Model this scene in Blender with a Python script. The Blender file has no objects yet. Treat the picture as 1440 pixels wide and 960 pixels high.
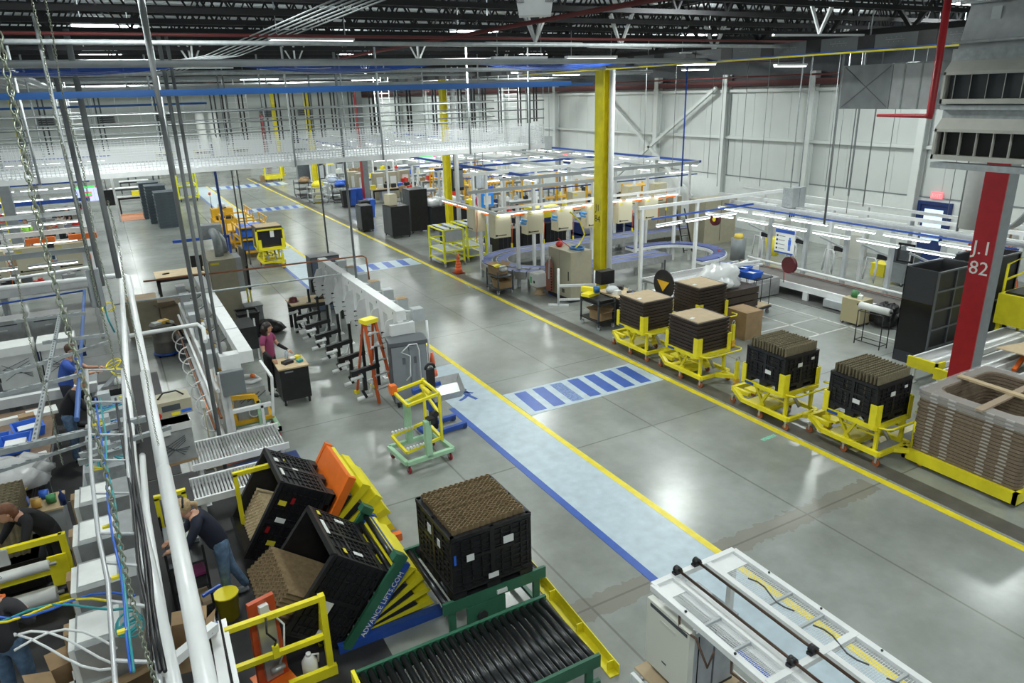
import bpy, math, random
from mathutils import Matrix, Vector, Euler
random.seed(7)
S=bpy.context.scene
COL=S.collection
# ---------------- camera ----------------
HC=6.4; YAW,PITCH,ROLL=0.5018,0.33655,-0.0288; FPX=1000.0
_cy,_sy,_cp,_sp=math.cos(YAW),math.sin(YAW),math.cos(PITCH),math.sin(PITCH)
FW=Vector((_sy*_cp,_cy*_cp,-_sp)); RT0=Vector((_cy,-_sy,0)); UP0=RT0.cross(FW)
_c,_s=math.cos(ROLL),math.sin(ROLL)
RT=_c*RT0+_s*UP0; UP=-_s*RT0+_c*UP0
cam=bpy.data.cameras.new('camera'); camo=bpy.data.objects.new('camera',cam); COL.objects.link(camo)
cam.sensor_width=36; cam.lens=FPX*36/1440; cam.clip_start=0.05; cam.clip_end=400
m=Matrix((RT,UP,-FW)).transposed().to_4x4(); m.translation=Vector((0,0,HC)); camo.matrix_world=m
S.camera=camo
def G(px,py,z=0.0):
    "place on the horizontal plane z seen at a photo pixel"
    d=RT*((px-720)/FPX)-UP*((py-480)/FPX)+FW
    t=(z-HC)/d.z
    return Vector((d.x*t,d.y*t,z))
def GX(px,py,X):
    d=RT*((px-720)/FPX)-UP*((py-480)/FPX)+FW
    t=X/d.x; return Vector((X,d.y*t,HC+d.z*t))
# ---------------- exposure, world, main lamps ----------------
S.view_settings.view_transform='Standard'; S.view_settings.look='None'
S.view_settings.gamma=1; S.view_settings.use_curve_mapping=False; S.view_settings.exposure=0.27
W=bpy.data.worlds.new('world'); S.world=W; W.use_nodes=True
W.node_tree.nodes['Background'].inputs[0].default_value=(0.84,0.94,0.96,1)
W.node_tree.nodes['Background'].inputs[1].default_value=0.35
LAMP_E=200.0
def area(loc,sx,sy,e,col=(0.94,1.0,0.965),rot=(0,0,0)):
    l=bpy.data.lights.new('high_bay_light','AREA'); l.shape='RECTANGLE'; l.size=sx; l.size_y=sy; l.energy=e; l.color=col
    o=bpy.data.objects.new('high_bay_light',l); o.location=loc; o.rotation_euler=rot; COL.objects.link(o); return o
LAMPS=[(x,1.9+1.55*k+.775) for k in (-1,4,9,15,21,28,36,45) for x in (-8,0.5,8.3,15.5,22)]
for x,y in LAMPS: area((x,y,7.78),1.1,0.55,LAMP_E*(.8 if y<10 else 1 if y<40 else 1.7))
def uplight(x,y):  # fill light added above each high bay lamp to brighten the roof deck
    l=bpy.data.lights.new('deck_fill_light','POINT'); l.energy=26; l.shadow_soft_size=.25; l.color=(.94,1,.965)
    o=bpy.data.objects.new('deck_fill_light',l); o.location=(x,y,8.05); COL.objects.link(o)
for x,y in LAMPS:
    if y<60: uplight(x,y)
# ---------------- materials ----------------
def nd(nt,t,**k):
    n=nt.nodes.new(t)
    for a,b in k.items(): setattr(n,a,b)
    return n
MC={}
def mat(name,col,rough=0.5,metal=0.0,var=0.0,scale=6.0,bump=0.0,emit=0.0,alpha=1.0,dirt=None):
    if name in MC: return MC[name]
    m=bpy.data.materials.new(name); m.use_nodes=True; nt=m.node_tree; b=nt.nodes['Principled BSDF']
    b.inputs['Base Color'].default_value=(*col,1); b.inputs['Roughness'].default_value=rough; b.inputs['Metallic'].default_value=metal
    if emit:
        b.inputs['Emission Color'].default_value=(*col,1); b.inputs['Emission Strength'].default_value=emit
    if alpha<1: b.inputs['Alpha'].default_value=alpha
    if var or bump:
        tc=nd(nt,'ShaderNodeTexCoord'); n=nd(nt,'ShaderNodeTexNoise'); n.inputs['Scale'].default_value=scale; n.inputs['Detail'].default_value=3
        nt.links.new(tc.outputs['Object'],n.inputs['Vector'])
        if var:
            r=nd(nt,'ShaderNodeMapRange'); r.inputs[1].default_value=0.3; r.inputs[2].default_value=0.7
            r.inputs[3].default_value=1-var; r.inputs[4].default_value=1+var
            nt.links.new(n.outputs['Fac'],r.inputs[0])
            h=nd(nt,'ShaderNodeHueSaturation'); h.inputs['Color'].default_value=(*col,1)
            nt.links.new(r.outputs[0],h.inputs['Value']); nt.links.new(h.outputs[0],b.inputs['Base Color'])
        if bump:
            bp=nd(nt,'ShaderNodeBump'); bp.inputs['Strength'].default_value=bump; bp.inputs['Distance'].default_value=0.02
            nt.links.new(n.outputs['Fac'],bp.inputs['Height']); nt.links.new(bp.outputs[0],b.inputs['Normal'])
    MC[name]=m; return m
YEL=mat('yellow_paint',(0.80,0.70,0.02),.4,var=.12,scale=3)
AMB=mat('amber_paint',(0.75,0.42,0.02),.45,var=.1,scale=4)
WHT=mat('white_paint',(0.74,0.76,0.76),.4,var=.05)
GAL=mat('galvanised_steel',(0.36,0.39,0.40),.5,.25,var=.15,scale=14)
STL=mat('brushed_steel',(0.48,0.49,0.49),.35,.6,var=.1,scale=9)
ALU=mat('aluminium',(0.55,0.57,0.58),.4,.25,var=.08)
DST=mat('dark_steel',(0.035,0.037,0.04),.5,.4,var=.2)
BLK=mat('black_plastic',(0.012,0.012,0.014),.42,var=.3,scale=8)
BLM=mat('black_metal',(0.018,0.018,0.02),.4,.2,var=.2)
GRY=mat('grey_paint',(0.22,0.24,0.25),.45,var=.08)
LGR=mat('light_grey_paint',(0.42,0.45,0.46),.45,var=.06)
DGR=mat('dark_grey_paint',(0.07,0.08,0.09),.45,var=.1)
BEI=mat('beige_enamel',(0.40,0.37,0.27),.5,var=.06)
CRM=mat('cream_enamel',(0.66,0.60,0.42),.45,var=.05)
BLU=mat('blue_paint',(0.02,0.075,0.36),.4,var=.1)
BLB=mat('blue_plastic',(0.03,0.13,0.60),.4,var=.1)
NAV=mat('navy_paint',(0.015,0.035,0.14),.4,var=.1)
RED=mat('red_paint',(0.36,0.012,0.02),.4,var=.1)
BRED=mat('bright_red',(0.60,0.03,0.02),.4,var=.1)
ORG=mat('orange_paint',(0.85,0.18,0.02),.4,var=.06)
GRN=mat('green_paint',(0.03,0.13,0.075),.4,var=.1)
MNT=mat('mint_paint',(0.38,0.62,0.42),.4,var=.05)
CRD=mat('cardboard',(0.32,0.215,0.115),.8,var=.12,scale=5)
CRL=mat('cardboard_light',(0.50,0.39,0.25),.8,var=.08,scale=5)
CRDK=mat('cardboard_core',(0.16,0.105,0.05),.85,var=.25,scale=12)
WOD=mat('plywood',(0.55,0.43,0.26),.6,var=.12,scale=4)
RUB=mat('rubber',(0.02,0.02,0.02),.8)
CRR=mat('caster_red',(0.28,0.02,0.03),.5)
CRO=mat('caster_orange',(0.35,0.10,0.03),.5)
BRN=mat('brown_plastic',(0.045,0.03,0.022),.45,var=.25,scale=10)
COP=mat('copper_pipe',(0.42,0.17,0.09),.35,.8,var=.1)
PIPE=mat('white_pipe',(0.78,0.80,0.80),.35,var=.03)
PAP=mat('paper',(0.72,0.74,0.72),.7,var=.05)
TUBE=mat('fluorescent_tube',(0.93,0.98,1.0),.4,emit=6.0)
GLS=mat('black_glass',(0.01,0.01,0.012),.12)
MSH=mat('mesh_white',(0.72,0.74,0.75),.45)
PLW=mat('plastic_film',(0.62,0.65,0.66),.25,var=.25,scale=9,bump=.4)
PLB=mat('black_bag',(0.01,0.01,0.011),.3,bump=.8,scale=7)
SKN=mat('skin',(0.55,0.30,0.20),.55)
CRB=mat('chain_steel',(0.35,0.38,0.30),.35,.8)
TEAL=mat('teal_hose',(0.03,0.30,0.33),.4)
YTN=mat('yellow_plastic',(0.85,0.72,0.03),.45)
LIM=mat('lime_cloth',(0.35,0.85,0.10),.8)
# ---------------- mesh builder ----------------
class B:
    def __init__(s,M=None): s.v=[];s.f=[];s.m=[];s.sm=[];s.c=0;s.M=M
    def add(s,vs,fs,smooth=False):
        n=len(s.v)
        if s.M is not None: vs=[tuple(s.M@Vector(v)) for v in vs]
        s.v+= [tuple(v) for v in vs]
        for f in fs: s.f.append(tuple(i+n for i in f)); s.m.append(s.c); s.sm.append(smooth)
        return s
    def box(s,c,d,rz=0.0,R=None):
        x,y,z=d[0]/2,d[1]/2,d[2]/2
        vs=[Vector((a*x,b*y,e*z)) for a in(-1,1) for b in(-1,1) for e in(-1,1)]
        if R is None and rz: R=Matrix.Rotation(rz,3,'Z')
        if R is not None: vs=[R@v for v in vs]
        c=Vector(c); vs=[v+c for v in vs]
        return s.add(vs,[(0,1,3,2),(4,6,7,5),(0,4,5,1),(2,3,7,6),(0,2,6,4),(1,5,7,3)])
    def bx(s,x0,x1,y0,y1,z0,z1): return s.box(((x0+x1)/2,(y0+y1)/2,(z0+z1)/2),(abs(x1-x0),abs(y1-y0),abs(z1-z0)))
    def bar(s,p,q,w,h=None,up=(0,0,1)):
        p,q=Vector(p),Vector(q); d=(q-p); L=d.length
        if L<1e-6: return s
        d.normalize(); u=Vector(up)
        if abs(d.dot(u))>.98: u=Vector((0,1,0))
        a=d.cross(u).normalized(); b=a.cross(d)
        h=h or w; a*=w/2; b*=h/2
        vs=[p-a-b,p+a-b,p+a+b,p-a+b,q-a-b,q+a-b,q+a+b,q-a+b]
        return s.add(vs,[(0,1,2,3),(7,6,5,4),(0,4,5,1),(1,5,6,2),(2,6,7,3),(3,7,4,0)])
    def tube(s,pts,r,n=8,close=False):
        pts=[Vector(p) for p in pts]; N=len(pts); vs=[];fs=[]
        pu=None
        for i,p in enumerate(pts):
            if close: d=pts[(i+1)%N]-pts[i-1]
            else: d=pts[min(i+1,N-1)]-pts[max(i-1,0)]
            d.normalize()
            if pu is None:
                pu=Vector((0,0,1)) if abs(d.z)<.9 else Vector((1,0,0))
            a=d.cross(pu)
            if a.length<1e-4: a=d.cross(Vector((0,1,0)))
            a.normalize(); b=a.cross(d).normalized(); pu=b
            rr=r[i] if isinstance(r,(list,tuple)) else r
            for k in range(n):
                t=2*math.pi*k/n; vs.append(p+a*rr*math.cos(t)+b*rr*math.sin(t))
        for i in range(N if close else N-1):
            j=(i+1)%N
            for k in range(n): fs.append((i*n+k,i*n+(k+1)%n,j*n+(k+1)%n,j*n+k))
        s.add(vs,fs,True)
        if not close:
            base=len(s.v)-N*n; s.f.append(tuple(base+k for k in range(n))[::-1]); s.m.append(s.c); s.sm.append(False)
            s.f.append(tuple(base+(N-1)*n+k for k in range(n))); s.m.append(s.c); s.sm.append(False)
        return s
    def cyl(s,p,q,r,n=12,r2=None): return s.tube([p,q],[r,r if r2 is None else r2],n)
    def lathe(s,prof,c=(0,0,0),n=16):
        vs=[];c=Vector(c)
        for r,z in prof:
            for k in range(n):
                t=2*math.pi*k/n; vs.append(c+Vector((r*math.cos(t),r*math.sin(t),z)))
        fs=[(i*n+k,i*n+(k+1)%n,(i+1)*n+(k+1)%n,(i+1)*n+k) for i in range(len(prof)-1) for k in range(n)]
        s.add(vs,fs,True); b=len(s.v)-len(prof)*n
        s.f.append(tuple(b+k for k in range(n))[::-1]); s.m.append(s.c); s.sm.append(False)
        s.f.append(tuple(b+(len(prof)-1)*n+k for k in range(n))); s.m.append(s.c); s.sm.append(False)
        return s
    def prism(s,poly,z0,z1,ax='z'):
        n=len(poly)
        def P(a,b,c): return {'z':(a,b,c),'y':(a,c,b),'x':(c,a,b)}[ax]
        vs=[P(a,b,z0) for a,b in poly]+[P(a,b,z1) for a,b in poly]
        return s.add(vs,[tuple(range(n))[::-1],tuple(range(n,2*n))]+[(i,(i+1)%n,n+(i+1)%n,n+i) for i in range(n)])
    def ball(s,c,r,n=10,sc=(1,1,1)):
        prof=[];k=max(4,n//2+1)
        vs=[];c=Vector(c)
        for i in range(k+1):
            a=math.pi*i/k-math.pi/2
            for j in range(n):
                t=2*math.pi*j/n; vs.append(c+Vector((r*sc[0]*math.cos(a)*math.cos(t),r*sc[1]*math.cos(a)*math.sin(t),r*sc[2]*math.sin(a))))
        return s.add(vs,[(i*n+j,i*n+(j+1)%n,(i+1)*n+(j+1)%n,(i+1)*n+j) for i in range(k) for j in range(n)],True)
    def lump(s,c,r,sc=(1,1,1),j=.25,n=14,seed=1):
        "crumpled heap: a faceted ball with jittered points, flat underneath"
        R=random.Random(seed); b0=len(s.v); s.ball(c,r,n,sc)
        for i in range(b0,len(s.v)):
            v=Vector(s.v[i]); d=v-Vector(c); v=Vector(c)+d*(1+R.uniform(-j,j)); v.z=max(v.z,c[2]-r*sc[2]*.5); s.v[i]=tuple(v)
        return s
    def build(s,name,mats,parent=None,smooth=None):
        me=bpy.data.meshes.new(name); me.from_pydata(s.v,[],s.f)
        if not isinstance(mats,(list,tuple)): mats=[mats]
        for mm in mats: me.materials.append(mm)
        me.polygons.foreach_set('material_index',s.m); me.polygons.foreach_set('use_smooth',s.sm)
        me.update()
        o=bpy.data.objects.new(name,me); COL.objects.link(o)
        if parent: o.parent=parent
        return o
def tag(o,label=None,cat=None,group=None,kind=None):
    if label: o['label']=label
    if cat: o['category']=cat
    if group: o['group']=group
    if kind: o['kind']=kind
    return o
def T(name,label,cat,loc=(0,0,0),rz=0.0,group=None):
    o=bpy.data.objects.new(name,None); COL.objects.link(o); o.empty_display_size=.1
    o.location=loc; o.rotation_euler=(0,0,rz); return tag(o,label,cat,group)
def O(name,b,mats,label,cat,loc=None,rz=0.0,group=None,kind=None):
    o=b.build(name,mats)
    if loc is not None: o.location=loc
    o.rotation_euler=(0,0,rz); return tag(o,label,cat,group,kind)
def ST(name,b,mats,parent=None):
    o=b.build(name,mats,parent)
    if parent is None: o['kind']='structure'
    return o
def kids(o): return [c for c in COL.objects if c.parent==o]
def DUP(o,loc=None,rz=None,label=None,group=None,parent=None):
    c=o.copy(); COL.objects.link(c)
    if parent is None:
        if loc is not None: c.location=loc
        if rz is not None: c.rotation_euler=(0,0,rz)
        if label: c['label']=label
        if group: c['group']=group
    else: c.parent=parent
    for k in o.children: DUP(k,parent=c)
    return c
def arc(c,r,a0,a1,n,plane='xy'):
    out=[]
    for i in range(n+1):
        a=a0+(a1-a0)*i/n; u,v=r*math.cos(a),r*math.sin(a)
        out.append({'xy':(c[0]+u,c[1]+v,c[2]),'xz':(c[0]+u,c[1],c[2]+v),'yz':(c[0],c[1]+u,c[2]+v)}[plane])
    return out
def text(body,size,mat_,parent,loc,rot,name='lettering',ext=.002,align='CENTER'):
    cu=bpy.data.curves.new(name,'FONT'); cu.body=body; cu.size=size; cu.extrude=ext; cu.align_x=align; cu.resolution_u=2
    cu.materials.append(mat_)
    o=bpy.data.objects.new(name,cu); COL.objects.link(o)
    dg=bpy.context.evaluated_depsgraph_get(); me=bpy.data.meshes.new_from_object(o.evaluated_get(dg))
    bpy.data.objects.remove(o); o=bpy.data.objects.new(name,me); COL.objects.link(o)
    o.parent=parent; o.location=loc; o.rotation_euler=rot; return o
ORD=['nearest','second nearest','third nearest','fourth nearest','fifth nearest','sixth nearest','seventh nearest','eighth nearest','ninth nearest','tenth nearest','eleventh nearest','twelfth nearest']
PI=math.pi
# =============== THE ROOM ===============
def floor_mat():
    m=bpy.data.materials.new('polished_concrete'); m.use_nodes=True; nt=m.node_tree; L=nt.links; b=nt.nodes['Principled BSDF']
    tc=nd(nt,'ShaderNodeTexCoord'); sx=nd(nt,'ShaderNodeSeparateXYZ'); L.new(tc.outputs['Object'],sx.inputs[0])
    def M(op,a,b_=None,c=None):
        n=nd(nt,'ShaderNodeMath',operation=op)
        for i,x in enumerate((a,b_,c)):
            if x is None: continue
            if isinstance(x,(int,float)): n.inputs[i].default_value=x
            else: L.new(x,n.inputs[i])
        return n.outputs[0]
    n1=nd(nt,'ShaderNodeTexNoise'); n1.inputs['Scale'].default_value=.45; n1.inputs['Detail'].default_value=6; n1.inputs['Roughness'].default_value=.6
    n2=nd(nt,'ShaderNodeTexNoise'); n2.inputs['Scale'].default_value=3.0; n2.inputs['Detail'].default_value=8; n2.inputs['Roughness'].default_value=.7
    n3=nd(nt,'ShaderNodeTexNoise'); n3.inputs['Scale'].default_value=6; n3.inputs['Detail'].default_value=6
    for n in(n1,n2,n3): L.new(tc.outputs['Object'],n.inputs['Vector'])
    r1=nd(nt,'ShaderNodeValToRGB'); L.new(n1.outputs['Fac'],r1.inputs[0])
    r1.color_ramp.elements[0].position=.25; r1.color_ramp.elements[0].color=(0.190,0.203,0.183,1)
    r1.color_ramp.elements[1].position=.75; r1.color_ramp.elements[1].color=(0.345,0.368,0.350,1)
    mr=nd(nt,'ShaderNodeMapRange'); mr.inputs[1].default_value=.3; mr.inputs[2].default_value=.7; mr.inputs[3].default_value=.92; mr.inputs[4].default_value=1.07
    L.new(n2.outputs['Fac'],mr.inputs[0])
    # joints
    def joint(co,off,step,w):
        t=M('SUBTRACT',co,off); t=M('PINGPONG',t,step/2.0)   # distance to the nearest multiple
        return M('LESS_THAN',t,w)
    jx=joint(sx.outputs[0],8.65-4.15*3,4.15,.017); jy=joint(sx.outputs[1],6.25,3.75,.017)
    j=M('MAXIMUM',jx,jy)
    # worn tan band along the cross joint at y 6.25
    dy=M('ABSOLUTE',M('SUBTRACT',sx.outputs[1],M('MULTIPLY_ADD',sx.outputs[0],0.012,6.18)))
    wob=M('MULTIPLY_ADD',n3.outputs['Fac'],.32,.03)
    band=M('LESS_THAN',dy,wob); lim=M('MULTIPLY',M('GREATER_THAN',sx.outputs[0],2.2),M('LESS_THAN',sx.outputs[0],10.3)); band=M('MULTIPLY',band,lim)
    band=M('MULTIPLY',band,.62)
    h=nd(nt,'ShaderNodeMix',data_type='RGBA',blend_type='MULTIPLY'); h.inputs[0].default_value=1
    L.new(r1.outputs[0],h.inputs[6]); cm=nd(nt,'ShaderNodeCombineColor'); [L.new(mr.outputs[0],cm.inputs[i]) for i in range(3)]; L.new(cm.outputs[0],h.inputs[7])
    h2=nd(nt,'ShaderNodeMix',data_type='RGBA'); L.new(band,h2.inputs[0]); L.new(h.outputs[2],h2.inputs[6]); h2.inputs[7].default_value=(0.205,0.188,0.148,1)
    h3=nd(nt,'ShaderNodeMix',data_type='RGBA'); L.new(M('MULTIPLY',j,.55),h3.inputs[0]); L.new(h2.outputs[2],h3.inputs[6]); h3.inputs[7].default_value=(0.11,0.105,0.085,1)
    L.new(h3.outputs[2],b.inputs['Base Color'])
    rr=nd(nt,'ShaderNodeMapRange'); rr.inputs[1].default_value=.3; rr.inputs[2].default_value=.7; rr.inputs[3].default_value=.20; rr.inputs[4].default_value=.32
    b.inputs['Roughness'].default_value=.23
    b.inputs['Specular IOR Level'].default_value=.6
    bp=nd(nt,'ShaderNodeBump'); bp.inputs['Strength'].default_value=.12; bp.inputs['Distance'].default_value=.01
    L.new(n2.outputs['Fac'],bp.inputs['Height']); L.new(bp.outputs[0],b.inputs['Normal'])
    return m
XW=25.9
b=B(); b.add([(-30,-6,0),(XW,-6,0),(XW,84,0),(-30,84,0)],[(0,1,2,3)]); ST('floor',b,floor_mat())
def paint(name,col,r=.35,wear=.0):
    m=mat(name,col,r,var=.1,scale=5); return m
LBL=paint('walkway_light_blue',(0.46,0.56,0.62)); PBL=paint('line_blue',(0.03,0.10,0.42)); PYL=paint('line_yellow',(0.80,0.66,0.03))
DTP=mat('dark_floor_strip',(0.105,0.10,0.085),.5,var=.2,scale=3); MAT=mat('anti_fatigue_mat',(0.028,0.028,0.03),.6,var=.25,scale=2,bump=.3)
WRN=mat('worn_white_line',(0.48,0.49,0.46),.5,var=.25,scale=6)
def flat(b,x0,x1,y0,y1,z=.003): b.bx(x0,x1,y0,y1,0.0005,z)
def fmark(name,b,m,label,cat,group=None): return O(name,b,m,label,cat,group=group)
b=B(); flat(b,5.62,6.72,3.0,15.4); fmark('walkway_paint',b,LBL,'light blue painted pedestrian walkway running between the yellow and blue lines','floor marking')
b=B(); flat(b,5.62,6.72,22.5,62); fmark('walkway_paint',b,LBL,'light blue painted walkway far down the aisle beyond the white machine row','floor marking')
b=B(); flat(b,6.70,6.82,2.0,15.3,.006); flat(b,6.70,6.82,15.3,62,.006); fmark('floor_line',b,PYL,'yellow floor line between walkway and vehicle aisle','floor marking')
b=B(); flat(b,10.46,10.60,1.5,66,.006); fmark('floor_line',b,PYL,'long yellow floor line on the right side of the aisle beside the cart row','floor marking')
b=B(); flat(b,5.50,5.63,4.2,12.95,.006); fmark('floor_line',b,PBL,'blue floor line on the left edge of the near walkway','floor marking')
b=B(); flat(b,5.50,5.60,24,58,.006); fmark('floor_line',b,PBL,'blue floor line beside the yellow cart train far down the aisle','floor marking')
b=B(); flat(b,10.68,11.05,1.5,66,.004); fmark('floor_strip',b,DTP,'dark patched strip in the concrete along the right yellow line','floor marking')
def xwalk(y0,y1,x0,x1,n,lab,worn=None):
    b=B(); flat(b,x0,x1,y0,y1,.0035); t=O('crosswalk_pad',b,LBL,'light blue crosswalk pad '+lab,'floor marking')
    w=(x1-x0)/(n+.55)
    for i in range(n):
        b=B(); xs=x0+w*(.42+i); b.prism([(xs-.03,y0+.12),(xs+.26,y0+.1),(xs+.34,y1-.1),(xs+.05,y1-.08)],.004,.0065)
        b.build('stripe',PBL if i!=worn else mat('line_blue_worn',(0.16,0.24,0.46),.5,var=.5,scale=25),t)
xwalk(11.72,12.98,6.84,10.42,7,'with seven blue stripes crossing the near aisle',2)
xwalk(26.3,27.6,6.9,10.4,5,'with five blue stripes beyond the white machine row')
xwalk(45.2,46.8,6.9,10.4,6,'with blue stripes far away beside the cart train')
xwalk(59.0,61.2,6.9,12.5,7,'with blue stripes at the far end of the aisle')
# walking person pictogram
t=T('pedestrian_pictogram','blue walking person pictogram painted on the walkway','floor marking',(6.17,13.42,.004),-.25)
b=B(); b.lathe([(.07,0),(.07,.003)],(-.02,.3,0),12); b.build('head',PBL,t)
b=B()
for p,q,w in(((-.02,.2),(.02,-.03),.13),((.02,-.03),(.16,-.3),.08),((.0,-.02),(-.1,-.16),.08),((-.1,-.16),(-.22,-.27),.07),((-.02,.18),(-.15,.02),.06),((-.01,.18),(.15,.06),.06)):
    b.bar((*p,.0015),(*q,.0015),w,.003)
b.build('figure',PBL,t)
b=B(); b.bx(-6,1.95,4.5,13.0,.0005,.012)
O('floor_mat',b,MAT,'black anti fatigue matting covering the packing area floor at lower left','floor mat')
b=B(); b.bx(-6,.2,13.05,19,.0005,.012); O('floor_mat',b,MAT,'dark matting under the men working at the left assembly line','floor mat')
b=B(); b.bx(18.0,20.6,9.0,19.5,.0005,.012); O('floor_mat',b,mat('dark_mat_grey',(0.10,0.10,0.095),.6,var=.2),'long dark grey floor mat beside the belt conveyor','floor mat')
b=B()
for x0,x1,y in((14.5,17.3,15.2),(14.5,17.3,12.9),(15.6,17.4,11.9)): flat(b,x0,x1,y-.03,y+.03)
flat(b,17.2,17.26,10.5,15.2); flat(b,16.0,16.06,11.9,15.2); fmark('floor_line',b,WRN,'worn white layout lines on the floor before the belt conveyor','floor marking')
b=B(); b.box((10.18,8.4,.003),(.38,.09,.003),.05); fmark('tape_mark',b,mat('green_tape',(0.25,0.6,0.45),.5,var=.6,scale=60),'torn green tape mark on aisle floor beside the yellow line','tape')
b=B(); flat(b,11.06,13.8,7.15,7.3,.004); fmark('floor_line',b,mat('cream_line',(0.72,0.68,0.42),.5,var=.1),'pale yellow line on the floor running to the red column','floor marking')
# ---- right wall (insulated panels over block) ----
PAN=mat('wall_panel_white',(0.60,0.635,0.62),.55,var=.03,scale=1); BLK_W=mat('block_wall_white',(0.68,0.715,0.70),.6,var=.03)
STW=mat('white_steelwork',(0.66,0.695,0.68),.5)
b=B()
y=-6.0
while y<84:
    b.bx(XW+.02,XW+.12,y,min(y+.985,84),2.4,6.35); b.bx(XW+.035,XW+.12,y+.98,y+1.0,2.4,6.35); y+=1.0
b.c=1; b.bx(XW-.02,XW+.14,-6,84,0,2.4); b.c=2; b.bx(XW-.04,XW,-6,84,2.38,2.42)
b.c=3; b.bx(XW+.05,XW+.14,-6,84,6.35,9.0)
ST('wall_right',b,[PAN,BLK_W,GRY,DGR])
for i in range(4):
    b=B(); z=(4.15,6.2)[i%2] if i<2 else 0
    if i<2: b.bx(XW-.14,XW,-6,84,z-.07,z+.05); ST('trim_%d'%(i+1),b,STW)
b=B(); b.bx(XW-.3,XW-.02,-6,84,6.38,6.62); ST('trim_3',b,mat('dull_red_primer',(0.11,0.03,0.03),.6))
# wall columns
wy=[7.5,15.9,20.75,25.55,30.35,35.2,40.2,47,54,61,68,75,81]
for i,yy in enumerate(wy):
    b=B(); b.bx(XW-.34,XW-.30,yy-.14,yy+.14,0,6.9); b.bx(XW-.06,XW-.02,yy-.14,yy+.14,0,6.9); b.bx(XW-.3,XW-.06,yy-.02,yy+.02,0,6.9)
    o=ST('trim_%d'%(10+i),b,STW)
# diagonal braces
def brace(a,c,nm):
    b=B(); b.bar((XW-.4,*a),(XW-.4,*c),.14,.14); ST(nm,b,STW)
brace((34.6,1.0),(26.0,6.35),'trim_30'); brace((34.8,6.2),(27.2,1.2),'trim_31')
brace((47,4.3),(54,1.2),'trim_32'); brace((54,6.4),(47,4.3),'trim_33')
# back wall and far left
b=B()
x=-30
while x<XW:
    b.bx(x,x+1.97,82.0,82.1,2.4,7.2); x+=2
b.c=1; b.bx(-30,XW,81.95,82.2,0,2.4); b.c=2; b.bx(-30,XW,82.05,82.2,7.2,9.0); ST('wall_back',b,[PAN,BLK_W,DGR])
b=B(); b.bx(-22.2,-22,-6,84,0,9); ST('wall_left',b,PAN)
# ---- doors on right wall ----
def wall_door(n,y,w,label_side):
    t=ST('door_%d'%n,B().bx(XW-.08,XW-.03,y-w/2,y+w/2,0,2.15),NAV)
    b=B(); b.bx(XW-.12,XW-.02,y-w/2-.12,y-w/2,0,2.27); b.bx(XW-.12,XW-.02,y+w/2,y+w/2+.12,0,2.27); b.bx(XW-.12,XW-.02,y-w/2,y+w/2,2.15,2.27); b.build('door_frame',NAV,t)
    b=B(); b.bx(XW-.10,XW-.075,y-w*.34,y+w*.34,.9,2.0); b.build('door_glass',mat('daylight_glass',(0.55,0.72,0.95),.2,emit=.8),t)
    b=B(); b.bar((XW-.14,y-w*.4,1.0),(XW-.14,y+w*.4,1.0),.04); b.build('push_bar',STL,t)
wall_door(1,15.1,1.0,''); wall_door(2,39.3,.95,'')
def exit_sign(y,z,lab):
    t=T('exit_sign',lab,'sign',(XW-.06,y,z))
    B().box((0,0,0),(.06,.42,.24)).build('sign_box',mat('exit_sign_red',(0.95,0.22,0.25),.5,emit=.6),t)
    text('EXIT',.17,PAP,t,(-.033,0,-.06),(PI/2,0,-PI/2))
exit_sign(15.1,2.5,'small red EXIT sign above the blue door on the right wall, nearer one'); exit_sign(39.3,2.5,'small red EXIT sign above the far blue door behind the conveyors')
# ---- columns ----
def hcol(x,y,mf,mw,name,lab,rows,z1=7.28,cap=None):
    t=T(name,lab,'column',(x,y,0))
    b=B(); b.bx(-.18,-.15,-.2,.2,.02,z1); b.build('flange',mf,t)
    b=B(); b.bx(.15,.18,-.2,.2,.02,z1); b.build('flange',mf if mw is mf else mw,t)
    b=B(); b.bx(-.15,.15,-.012,.012,.02,z1); b.bx(-.15,.15,-.2,-.188,.02,z1) if mw is not mf else 0; b.build('web',mw,t)
    b=B(); b.bx(-.28,.28,-.28,.28,0,.03); b.build('base_plate',mf,t)
    for i,(s,zz,sz,mm) in enumerate(rows): text(s,sz,mm,t,(-.183,0.0,zz),(PI/2,0,-PI/2))
    return t
yc=hcol(13.67,18.65,YEL,YEL,'building_column','tall yellow steel building column lettered J1 84 behind the work carts',[('J1',2.75,.3,BLM),('84',2.4,.3,BLM)])
B().tube([(0.05,-.36,.0),(0.05,-.36,7.2)],.09,10).build('downpipe',WHT,yc)
rc=hcol(14.05,7.1,RED,GRY,'building_column','big red and grey steel column lettered J.1 82 at right',[('J.1',3.33,.36,PAP),('82',2.95,.36,PAP)])
hcol(13.67,30.65,YEL,YEL,'building_column','yellow column behind the two yellow racks',[]).scale=(.75,.75,1)
O('downpipe',B().tube([(0,0,0),(0,0,7.4)],.1,10),WHT,'white vertical downpipe standing beside the yellow column behind the yellow racks','pipe',(13.95,30.2,0))
hcol(13.67,42.9,RED,GRY,'building_column','far red and grey column among the beige cabinets',[])
hcol(13.67,54.9,YEL,YEL,'building_column','yellow column at the far end, second from the left seen through the cage',[])
hcol(13.67,66.6,YEL,YEL,'building_column','yellow column at the far end beside the far yellow tugger',[])
for i,(x,y,m1,m2,l) in enumerate(((-3.3,31.5,YEL,GRY,'grey and yellow column among the left workstations'),(-3.3,43.5,YEL,GRY,'grey and yellow column behind the row of people at left'),(-3.3,19,GRY,GRY,'grey column by the left edge near the dishwasher tubs'))):
    if i<2: hcol(x,y,m1,m2,'building_column',l,[])
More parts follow.
